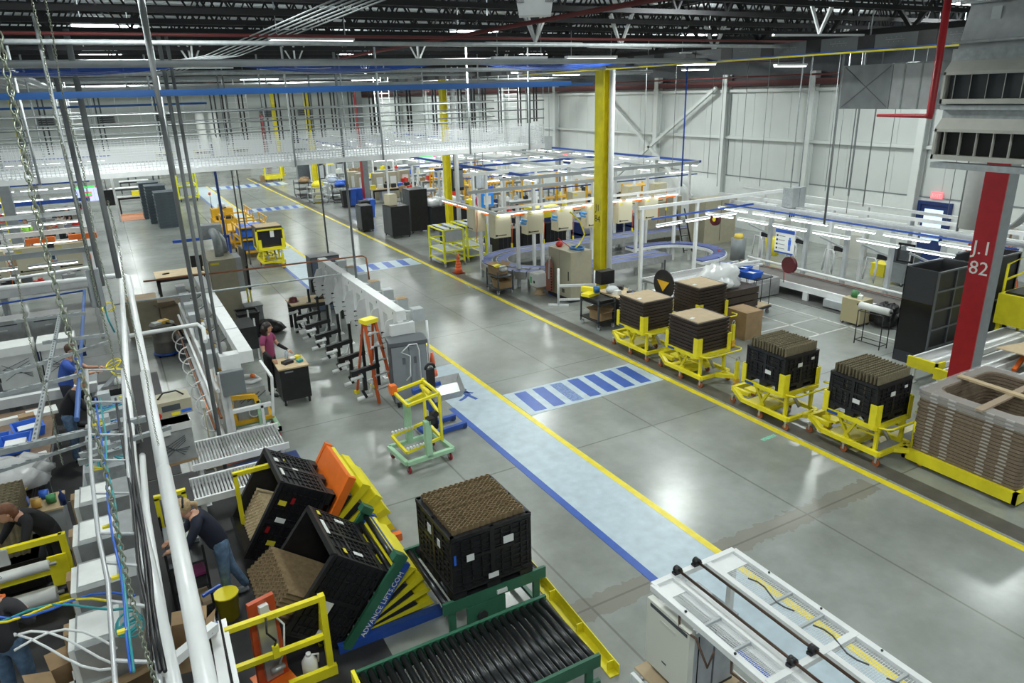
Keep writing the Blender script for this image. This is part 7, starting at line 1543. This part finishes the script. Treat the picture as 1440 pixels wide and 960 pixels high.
# far end machines under the cage
t=T('far_tugger','yellow framed tow cart with glass screen at the far end by the yellow column','cart',(12.0,62.5,0)); B().bx(-.7,.7,-.6,.6,.2,.5).build('base',YEL,t); [B().bx(x-.05,x+.05,-.6,-.5,.5,2.0).build('post',YEL,t) for x in(-.65,.65)]; B().bx(-.7,.7,-.6,-.5,1.15,1.25).build('cross_bar',YEL,t); B().bx(-.7,.7,-.6,-.5,1.95,2.05).build('cross_bar',YEL,t); B().bx(-.6,.6,-.55,-.52,1.25,1.95).build('dark_screen',GRY,t); casters(t,[(-.6,-.5),(.6,-.5),(-.6,.5),(.6,.5)],.1,RUB,.22)
carton('small brown carton beside the far yellow tow cart',(11.2,62.3,0),(.4,.4,.5),0,CRD,False)
t=T('dark_partition','dark grey tall partition behind the far yellow column','partition',(14.9,62.0,0)); B().bx(-.9,1.3,-.1,.1,0,2.5).build('panel',DGR,t); B().bx(-.95,-.9,-.12,.12,0,2.55).build('frame_post',GRY,t)
for i,(x,y) in enumerate(((15.4,61.0),(16.5,61.2),(17.6,61.5))): t=T('grey_cupboard','grey cupboard in front of the dark partition, '+('left','middle','right')[i]+' one','cupboard',(x,y,0)); B().bx(-.45,.45,-.35,.35,.1,1.1).build('body',LGR,t); B().bx(-.01,.01,-.36,-.35,.15,1.05).build('door_gap',DGR,t); O('dark_stock',B().box((0,0,.15),(.7,.5,.3)),(BLM,YTN,BLM)[i],('black','yellow','second black')[i]+' stock lying on the grey cupboards at the far end','stock',(x,y,1.1))
for i,(x,y) in enumerate(((5.2,77.5),(8.6,77.5),(12.0,77.0))):
    t=T('shelf_unit','cream drawer shelving unit along the far back wall, '+('left','middle','right')[i]+' one','shelf',(x,y,0)); B().bx(-.9,.9,-.4,.4,0,2.0).build('body',mat('cream_shelf',(.6,.6,.5),.5),t); [B().bx(-.7,.7,-.42,-.4,.2+k*.45,.45+k*.45).build('dark_slot',BLM,t) for k in range(4)]
t=T('red_stand','dark red post standing by the far back wall','post',(14.4,76,0)); B().bx(-.2,.2,-.2,.2,0,5).build('post',JR,t); B().bx(-.3,.3,-.3,.3,0,.05).build('base',JR,t)
for i,(x,y) in enumerate(((6.4,75),(9.9,75.5))): t=T('pallet_table','dark loaded table near the far back wall, '+('left','right')[i]+' one','table',(x,y,0)); B().bx(-1,1,-.5,.5,.8,.86).build('table_top',DGR,t); B().bx(-.9,.9,-.4,.4,.2,.5).build('load',DST,t); [B().bx(sx-.04,sx+.04,-.4,.4,0,.8).build('leg',DST,t) for sx in(-.9,.9)]
# vertical white tanks at far wall
for i,(x,y) in enumerate(((9.0,79),(10.2,79))): t=T('white_tank','tall white ribbed tank at the far back wall, '+('left','right')[i]+' one','tank',(x,y,0)); B().lathe([(.4,0)]+[(.45-.04*(k%2),.4+.28*k) for k in range(18)]+[(.2,5.6)],n=12).build('tank',PAP,t)
# back wall details: horizontal pipes, vents
for i,z in enumerate((2.9,3.6,4.3,5.4)): O('wall_pipe',B().bx(-18,22,-.05,.05,-.06,.06),(LGR,WHT,LGR,WHT)[i],('lowest','second','third','highest')[i]+' long pipe along the back wall','pipe',(0,81.8,z))
for i,x in enumerate((-9,-4,1,6,16,20)): t=T('wall_fan','dark louvred wall fan on the back wall','fan',(x,81.85,4.6),0,'wall fans on the back wall'); B().bx(-.7,.7,-.06,.06,0,.9).build('frame',GRY,t); [B().bx(-.6,.6,-.09,-.06,.1+.2*k,.18+.2*k).build('slat',BLM,t) for k in range(4)]
# cart train
def lockcart(name,lab,loc,L,W,h,stuff):
    t=T(name,lab,'cart',loc); 
    for x in(-W/2,W/2):
        for y in(-L/2,L/2): B().bx(x-.035,x+.035,y-.035,y+.035,.2,h).build('post',AMB,t)
    for z in(.3,h*.62,h):
        b=B(); [b.bx(-W/2,W/2,s*L/2-.03,s*L/2+.03,z-.06,z) for s in(-1,1)]; [b.bx(s*W/2-.03,s*W/2+.03,-L/2,L/2,z-.06,z) for s in(-1,1)]; b.build('rail_frame',AMB,t)
    B().bx(-W/2,W/2,-L/2,L/2,.25,.3).build('deck',AMB,t); B().bx(-W/2,W/2,-L/2,L/2,h*.6,h*.62).build('shelf',AMB,t)
    casters(t,[(-W/2,-L/2),(W/2,-L/2),(-W/2,L/2),(W/2,L/2)],.09,RUB,.22)
    for k in range(4): B().bx(-W/2+.0,-W/2+.04,-L/2+L*k/3-.02,-L/2+L*k/3+.02,h,h+.32).build('picket',AMB,t); B().bx(W/2-.04,W/2,-L/2+L*k/3-.02,-L/2+L*k/3+.02,h,h+.32).build('picket',AMB,t)
    B().bx(-W/2,-W/2+.03,-L/2,L/2,h+.3,h+.33).build('top_rail',AMB,t); B().bx(W/2-.03,W/2,-L/2,L/2,h+.3,h+.33).build('top_rail',AMB,t)
    return t
lockcart('shelf_cart','amber double deck cart third in the tow train, with blue bins',(5.05,32.6,0),1.9,1.2,1.35,0); lockcart('shelf_cart','amber double deck cart second in the tow train, empty upper deck',(4.9,35.4,0),2.0,1.2,1.35,0)
for i,(x,y,z) in enumerate(((4.75,32.1,.9),(5.3,32.1,.9),(4.75,32.9,.9),(5.3,32.9,.9),(4.8,32.2,.32),(5.3,32.2,.32),(4.8,35.0,.32))): t=T('blue_tote',('near left','near right','far left','far right','lower left','lower right','second cart lower')[i]+' blue tote on the amber tow train carts','tote',(x,y,z)); B().bx(-.24,.24,-.34,.34,0,.36).build('tote_body',BLB,t); B().bx(-.26,.26,-.36,.36,.33,.37).build('rim',BLB,t)
t=T('tugger','yellow tow tractor with orange beacon at the head of the cart train','tractor',(4.75,38.2,0)); B().bx(-.55,.55,-.9,.9,.25,.85).build('body',AMB,t); B().bx(-.5,.5,.3,.9,.85,1.3).build('cowl',AMB,t); B().bx(-.4,.4,-.5,.0,.85,1.0).build('seat',BLM,t); B().tube([(-.45,.5,1.3),(-.45,.5,2.0)],.015,6).build('beacon_pole',BLM,t); B().cyl((-.45,.5,2.0),(-.45,.5,2.12),.06,10).build('beacon',ORG,t); [B().cyl((x-.06,y,.2),(x+.06,y,.2),.2,12).build('wheel',RUB,t) for x in(-.5,.5) for y in(-.6,.6)]; B().tube(arc((0,.25,1.35),.18,0,2*PI,12)[:-1],.02,6,close=True).build('steering_wheel',BLM,t); B().ball((0,.4,1.45),.2,8,(1,1,.8)).build('parcel',PAP,t)
lc6=DUP(lc,(5.25,29.9,0),0,label='yellow lift cart at the near end of the tow train with open brown crate')
t=T('open_crate','dark brown crate in yellow frame at the tail of the tow train','crate',(5.25,29.95,.76)); B().bx(-.5,.5,-.48,.48,0,.85).build('body',BRN,t); B().bx(-.42,.42,-.485,-.48,.12,.7).build('dark_side',BLM,t); B().bx(-.48,.48,-.46,.46,.85,.87).build('card_lid',CRL,t)
b=B(); [b.bx(-.55,.55,-.56,-.5,z-.03,z+.03) for z in(.02,.75)]; [b.bx(x-.04,x+.04,-.56,-.5,0,.78) for x in(-.52,.52)]; b.build('yellow_frame',YEL,t); B().bx(.0,.15,-.57,-.56,.45,.7).build('white_tag',PAP,t)
t=T('tall_cart','lime yellow tall framed cart at the left of the aisle beyond the train','cart',(4.6,54.3,0)); Y=MC['lime_yellow']
for x in(-.6,.6):
    for y in(-1.0,1.0): B().bx(x-.05,x+.05,y-.05,y+.05,.2,2.1).build('post',Y,t)
for z in(.35,1.1,2.1): b=B(); [b.bx(-.6,.6,s-.04,s+.04,z-.07,z) for s in(-1,1)]; [b.bx(s*.6-.04,s*.6+.04,-1,1,z-.07,z) for s in(-1,1)]; b.build('rail_frame',Y,t)
B().bx(-.5,.5,-.9,.9,.4,1.0).build('grey_load',LGR,t); B().bx(-.6,-.55,-1,1,.3,2.1).build('side_panel',Y,t); casters(t,[(-.5,-.9),(.5,-.9),(-.5,.9),(.5,.9)],.1,RUB,.22)
# grey tote columns at left of the aisle
def totecol(x,y,n,lab,grp,m):
    f=None
    for i in range(n):
        if f is None:
            b=B(); b.bx(-.5,.5,-.62,.62,0,.16); b.bx(-.53,.53,-.65,.65,.13,.17); f=O('stacked_tote',b,m,lab,'tote',(x,y,.0),group=grp)
        else: DUP(f,(x+random.uniform(-.01,.01),y,i*.172))
SLT=mat('slate_tote',(.085,.11,.13),.45,var=.1)
totecol(2.5,43.2,11,'slate grey tote in the nearest tall stack at the left of the aisle','nearest slate tote stack',SLT); totecol(2.2,45.2,12,'slate grey tote in the middle tall stack at the left of the aisle','middle slate tote stack',SLT); totecol(2.0,47.3,12,'slate grey tote in the rear tall stack at the left of the aisle','rear slate tote stack',SLT)
O('orange_mat',B().bx(-1.4,1.0,-1.8,1.2,.001,.01),mat('orange_floor',(.55,.2,.08),.5,var=.2),'orange painted floor patch beside the slate tote stacks','floor marking',(1.6,48.6,0))
desk('work_table','dark legged bench with yellow items behind the slate tote stacks',(1.2,50.5,0),1.8,.9,1.0,LGR,BLM); O('yellow_box',B().box((0,0,.15),(.5,.4,.3)),YTN,'yellow box on the bench behind the slate totes','box',(1.4,50.4,1.0))
t=T('fire_extinguisher','small red extinguisher by the slate tote stacks','fire extinguisher',(3.3,47.6,0)); B().lathe([(.0,0),(.15,0),(.16,.5),(.05,.65),(.0,.7)],n=10).build('cylinder',BRED,t); B().bx(-.05,.05,-.05,.05,.7,.8).build('valve',BLM,t)
for i in range(4): desk('work_table','white topped table in the far left bay, '+ORD[i],(1.0+.7*i,57+5*i,0),2.0,1.0,.9,WHT,DGR)
# =============== LEFT ASSEMBLY LINES ===============
random.seed(5)
LY=[(22.6,2.35),(25.5,2.5),(29,2.6),(33,2.6),(37,2.6),(41.5,2.6),(46.5,2.6),(53,2.6),(60,2.6)]
for i,(y,z) in enumerate(LY):
    x1_=-1.0-.02*i if y<45 else .2
    batten_row('bench light tube over the left assembly lines, the row '+ORD[i]+' to the camera',(-8,y,z),(x1_,y,z),5 if y<45 else 6,'bench lights, left assembly lines, row %s'%('abcdefghi'[i]))
    rail('long rail over the left assembly lines, '+ORD[i],(-9,y+.35,z+.25),(x1_+.3,y+.35,z+.25),(LGR,WHT,LGR,BLU,LGR,BLU,LGR,WHT,BLU)[i],.12,.14,(.3,.97))
for i,(y,m) in enumerate(((31.0,NAV),(27.2,NAV),(34.5,LGR),(40.3,NAV),(43.9,LGR))):
    t=T('line_conveyor',{NAV:'navy',LGR:'grey'}[m]+' belt conveyor of the left lines, '+ORD[i],'conveyor',(-4.6,y,0)); B().bx(-4,3.6,-.35,.35,.8,.9).build('belt',m,t); B().bx(-4,3.6,-.4,-.35,.7,.95).build('side_rail',STL,t); B().bx(-4,3.6,.35,.4,.7,.95).build('side_rail',STL,t)
    for x in(-3.8,-1.5,1,3.4): B().bx(x-.05,x+.05,-.35,.35,0,.7).build('leg',GRY,t)
    for q in range(7):
        m2=random.choice(CLM); s=random.uniform(.18,.36); nm={PAP:'paper_stack',BLB:'blue_bin',DST:'dark_tool',CRD:'small_carton',STL:'steel_part',YTN:'yellow_bin',LGR:'grey_bin',BLM:'black_bin',CRM:'cream_box',BRED:'red_bin'}[m2]
        O(nm,B().box((0,0,s/2),(s*1.5,s,s),random.random()).box((.05,.02,s+.02),(s*.6,s*.5,.05),1),m2,nm.replace('_',' ')+' riding on a left line conveyor','line item',(-6.8+q*.85,y+random.uniform(-.15,.15),.9),group=nm.replace('_',' ')+'s on the left line conveyors')
lb=cream((-2.35,25.0,1.75),0,'cream control cabinet hanging over the left lines, left of two',.8,.75); DUP(lb,(-1.35,25.1,1.75),0,label='cream control cabinet hanging over the left lines, right of two'); DUP(lb,(-3.4,24.9,1.75),0,label='cream control cabinet hanging at the left picture edge')
for i,(x,l) in enumerate(((-2.0,'orange hoist rail over the left cream cabinets, left part'),(-.9,'orange hoist rail over the left cream cabinets, right part'))): O('hoist_rail',B().bx(-.45,.3,-.08,.08,0,.16),ORG,l,'rail',(x,25.2,2.55))
for i in range(3):
    x=-1.95-.95*i
    t=T('stainless_dishwasher','stainless dishwasher front standing on the left line, '+('right','middle','left')[i]+' one','dishwasher',(x,20.9,.55)); B().bx(-.42,.42,-.3,.3,0,.9).build('body',STL,t); B().bx(-.38,.38,-.31,-.3,.62,.86).build('control_panel',LGR,t); B().bx(-.3,.3,-.315,-.31,.78,.81).build('dark_strip',DGR,t); B().bx(-.08,.08,-.33,-.315,.66,.69).build('handle_tab',PAP,t)
t=T('line_conveyor','grey conveyor carrying the stainless dishwasher fronts','conveyor',(-3.0,20.9,0)); B().bx(-2.5,1.7,-.4,.4,.45,.55).build('belt',GRY,t); B().bx(-2.5,1.7,-.45,-.4,.3,.6).build('side_rail',NAV,t); [B().bx(x-.05,x+.05,-.35,.35,0,.45).build('leg',GRY,t) for x in(-2,0,1.5)]
for i in range(3):
    x=-1.62-.78*i
    t=T('dishwasher_tub','white grey dishwasher tub with X ribs on the left line, '+('right','middle','left')[i]+' one','dishwasher',(x,17.7,.75)); B().bx(-.34,.34,-.3,.3,0,.85).build('tub',mat('tub_white',(.52,.54,.53),.45,var=.06),t); B().bx(-.35,.35,-.31,.31,.72,.9).build('white_wrap',PAP,t)
    b=B()
    for k in range(3): b.bar((-.25,-.305,.2+.12*k),(.25,-.305,.5+.06*k),.01); b.bar((-.25,-.305,.55-.1*k),(.25,-.305,.2+.05*k),.01)
    b.build('rib_stamping',DGR,t); B().tube([(-.36,-.1,.8),(-.3,-.35,.7),(-.33,-.35,.2)],.015,5).build('drain_hose',BLM,t)
t=T('line_conveyor','low conveyor with white guide carrying the ribbed tubs','conveyor',(-2.6,17.4,0)); B().bx(-2.4,1.6,-.6,.6,.62,.72).build('belt',GRY,t); B().bx(-2.4,1.6,-.75,-.6,.6,.8).build('white_guide',WHT,t); [B().bx(x-.05,x+.05,-.5,.5,0,.62).build('leg',GRY,t) for x in(-2,0,1.4)]
# near left: bench with blue bins and white hoses
t=T('assembly_bench','cluttered brown assembly bench at the left edge before the two workers','table',(-2.7,14.0,0)); B().bx(-1.2,1.0,-1.15,1.6,.82,.88).build('table_top',mat('bench_brown',(.2,.13,.08),.6,var=.2),t); [B().bx(x-.04,x+.04,y-.04,y+.04,0,.82).build('leg',GRY,t) for x in(-1.1,.9) for y in(-1.1,1.5)]; B().bx(-1.1,.9,-1.1,1.5,.35,.4).build('lower_shelf',GRY,t)
for i,(x,y,l) in enumerate(((-2.15,13.4,'open blue bin of white caps on the left bench, nearest'),(-2.5,13.9,'blue bin behind the nearest one on the left bench'),(-2.05,14.3,'blue bin with small parts farther along the left bench'),(-2.75,13.2,'blue bin half hidden by the left picture edge'))): DUP(bb,(x,y,.88+(.12 if i==0 else 0)),.1*i,label=l)
t=T('white_hoses','bundle of white corrugated hoses with green caps at the left edge','hoses',(-2.3,12.6,.95)); 
for k in range(7): B().tube([(-.5,.15-.03*k,.3),(-.2,.1+.0*k,.38),(.1,-.15-.05*k,.3-.02*k),(.45,-.45+.09*k,.05)],.035,6).build('hose',WHT,t)
B().lump((-.35,.1,.34),.17,(1,1,.8),.2,12,7).build('white_bag',PAP,t); B().ball((-.3,.05,.52),.05,6).build('green_cap',mat('green_cap',(.1,.5,.1),.5),t)
for i,(x,y,d,m,l) in enumerate(((-1.9,15.2,(.5,.35,.06),PAP,'flat white sheet pack on the left bench'),(-2.6,15.0,(.9,.12,.1),PAP,'white plastic strip holder on the left bench'),(-2.1,14.8,(.25,.2,.18),CRD,'small brown carton on the left bench'),(-1.75,12.9,(.12,.35,.12),PAP,'upright white sleeve on the left bench'),(-3.2,14.3,(.5,.3,.25),LGR,'grey box at the far side of the left bench'))): O(('sheet_pack','strip_holder','small_carton','white_sleeve','grey_box')[i],B().box((0,0,d[2]/2),d,.15),m,l,'bench item',(x,y,.88))
t=T('tool_machine','small black and white tool machine between the workers and ladder','machine',(-.65,15.3,0)); B().bx(-.3,.3,-.6,.6,.6,1.0).build('body',LGR,t); B().bar((-.3,-.2,1.0),(.2,.3,1.3),.12).build('arm',GRY,t); B().box((0,-.3,1.1),(.4,.25,.2)).build('head',BLM,t); B().bx(-.25,.25,-.5,.5,0,.6).build('pedestal',GRY,t); B().ball((.1,.1,1.15),.12,8).build('white_cap',PAP,t)
# roll rack (yellow) bottom-left
t=T('roll_rack','yellow frame rack holding two white film rolls at the lower left','rack',(-1.9,9.9,0))
for z in(1.08,.62,.12): B().bx(-1.4,.52,-.03,.03,z-.04,z+.04 if z>.2 else z+.08).build('rail',YEL,t)
B().bx(.48,.56,-.04,.04,.0,1.12).build('post',YEL,t); B().bx(.3,.52,-.06,-.03,.4,.85).build('side_plate',YEL,t); B().box((-.35,-.06,1.02),(.55,.04,.22),0).build('clear_pocket',mat('pocket_clear',(.55,.57,.55),.2,alpha=.7),t)
for z,r,l in((.82,.07,'slim white film roll on the upper bar of the yellow rack'),(.38,.11,'thick white film roll on the lower bar of the yellow rack')): t=T('film_roll',l,'roll',(-2.15,9.72,z)); B().cyl((-1.2,0,0),(.58,0,0),r,16).build('roll',PAP,t); B().cyl((-1.3,0,0),(.66,0,0),.025,8).build('core',STL,t)
# pads / bins at left edge
f=None
for i in range(10):
    l='brown corrugated pad standing in the row at the left picture edge'
    if f is None: f=O('cardboard_pad',pad(1.0,.75,.03,.08),PADO,l,'cardboard pad',(-2.4,10.75,.5),group='pads at the left picture edge'); 
    else: DUP(f,(-2.4,10.75+i*.09,.5),0)
t=T('bulk_bin_stand','dark bin under the pads at the left picture edge','bin',(-2.4,11.15,0)); B().bx(-.6,.6,-.6,.6,.05,.5).build('body',BLK,t); B().bx(-.62,.62,-.62,.62,.45,.5).build('rim',BLK,t)
t=T('tape_cart','grey cart with tape rolls beside the auburn haired worker','cart',(-1.75,11.5,0)); B().bx(-.28,.28,-.25,.25,.1,.8).build('body',LGR,t); B().bx(-.3,.3,-.27,.27,.8,.83).build('top',WOD,t); casters(t,[(-.22,-.2),(.22,-.2),(-.22,.2),(.22,.2)],.04,RUB,.1)
for i,(x,y,m,l) in enumerate(((-1.95,11.55,BLB,'blue tape roll standing on the tape cart'),(-1.7,11.65,BLB,'second blue tape roll lying on the tape cart'),(-1.78,11.4,mat('tan_tape',(.6,.35,.08),.3),'amber tape roll on the tape cart'),(-1.6,11.45,mat('green_tape_roll',(.05,.25,.08),.4),'green tape roll on the tape cart'))): t=T('tape_roll',l,'tape roll',(x,y,.90)); B().cyl((-.06,0,0),(.06,0,0),.07,14).build('tape',m,t); B().cyl((-.062,0,0),(.062,0,0),.035,10).build('core',CRL,t)
O('yellow_bracket',B().bar((-.2,-.2,0),(.2,.2,.25),.08),YTN,'yellow bracket beside the tape cart','bracket',(-2.15,11.7,.75)); t=T('spray_bottle','dark blue bottle standing by the tape cart','bottle',(-1.45,11.3,.83)); B().lathe([(.0,0),(.045,0),(.045,.15),(.015,.2),(.015,.24),(.0,.25)],n=12).build('bottle',NAV,t)
O('film_heap',B().lump((0,0,.12),.6,(1.3,1,.5),.22,18,5).lump((.5,.3,.1),.4,(1,1,.5),.25,14,6),mat('film_dull',(.42,.43,.43),.25,bump=1.0,scale=5),'dull clear film heap on the dark bin at the left edge','film',(-2.5,12.2,.9))
b=B(); [b.bx(-.7,.7,-.5,.5,.1*k,.07+.1*k) for k in range(8)]; O('brown_crate_stack',b,BRN,'dark brown crate stack under the dull film heap','crate',(-2.6,12.3,.02))
# near left foreground: dishwashers seen from above inside ladder, steel line
for i in range(4):
    y=8.2+i*1.0
    t=T('dishwasher_tub','grey tub wrapped with papers on the line under the cable ladder, '+ORD[i]+' one','dishwasher',(-.83,y-.9,.75)); B().bx(-.3,.3,-.3,.3,0,.62).build('tub',MC['tub_steel'],t); B().bx(-.28,.1,-.2,.25,.62,.63).build('paper_sheet',PAP,t); B().bx(-.36,-.3,-.25,.28,.05,.6).build('white_strip',PAP,t); B().bx(-.42,-.36,.1,.3,.1,.55).build('carton_flap',CRD,t)
t=T('conveyor_bed','grey aluminium line frame under the cable ladder','frame',(-.83,8.5,0)); [B().bx(x-.04,x+.04,-2.6,4.5,.62,.74).build('side_rail',ALU,t) for x in(-.36,.36)]; [B().bx(x-.03,x+.03,y-.03,y+.03,0,.62).build('leg',ALU,t) for x in(-.36,.36) for y in(-2.4,0,2,4.3)]
for i,(x,y) in enumerate(((-.83,12.0),(-.83,13.2),(-.8,14.4))): t=T('wiring_fixture','wire strewn test fixture on the line beneath the yellow coils, '+ORD[i],'fixture',(x,y,.75)); B().bx(-.3,.3,-.4,.4,0,.35).build('body',GAL,t); [B().tube([(random.uniform(-.3,.3),random.uniform(-.4,.4),.35) for _ in range(5)],.02,5).build('cable',random.choice([YTN,BLM,TEAL,BLB]),t) for k in range(4)]; B().bx(-.1,.1,-.1,.1,.35,.6).build('module',LGR,t)
# foreground bench frame at bottom
t=T('white_workbench','white steel bench frame with tall upright plate at the bottom left','frame',(0,0,0)); B().bar((-.95,5.55,1.5),(-.05,5.75,1.5),.07,.09).build('cross_beam',WHT,t); B().bar((-.42,6.3,1.35),(.12,6.75,1.3),.09,.09).build('cross_beam',WHT,t); B().bar((.12,7.05,1.0),(.06,5.2,1.0),.10,.25).build('side_channel',WHT,t); B().bar((.22,7.1,1.0),(.17,5.2,1.0),.05,.18).build('slotted_channel',PIPE,t)
B().bx(-.05,.05,5.9,6.9,.2,.85).build('grey_plate',GRY,t); B().bar((-.4,6.6,1.15),(.15,7.0,1.15),.03).build('blue_pipe',BLU,t); [B().bx(x-.04,x+.04,y-.04,y+.04,0,1.2).build('leg',WHT,t) for x,y in((-.9,5.6),(.1,7.0),(.1,5.4))]
for i,(x,y,z,r) in enumerate(((-1.0,7.2,.55,.25),(-.15,6.9,.9,-.2),(-.75,6.2,.6,.5))): carton(('large open carton of white parts at the lower left','open brown carton under the white bench frame','small open carton at the bottom left corner')[i],(x,y,z),((.75,.6,.4),(.35,.4,.3),(.45,.4,.35))[i],r)
for i in range(3): O('white_part',B().box((0,0,.05),(.4,.2,.1),.15),PAP,'white plastic part packed in the large open carton at lower left','part',(-1.05+.02*i,7.05+.16*i,.85),group='white parts in the lower left carton')
for i,(m,o) in enumerate(((BLB,0),(YTN,.04),(TEAL,.08),(WHT,.14),(WHT,.2),(WHT,.27))):
    pts=[P(-20+k*30,865+10*math.sin(k*.9+i)+o*90-k*4,1.9) for k in range(8)] if i<3 else [P(20+k*24,905+26*math.sin(k*.55+i)+o*40,1.9) for k in range(7)]
    O('cable_run',B().tube(pts,.012,6),m,('blue cable','yellow cable','teal cable','upper white hose','middle white hose','lower white hose')[i]+' sweeping across the lower left corner','cable')
O('blue_clamp_handle',B().bar((0,0,0),(.2,.1,.0),.03),BLU,'blue clamp handle at the end of the bench frame','handle',P(285,838,1.2))
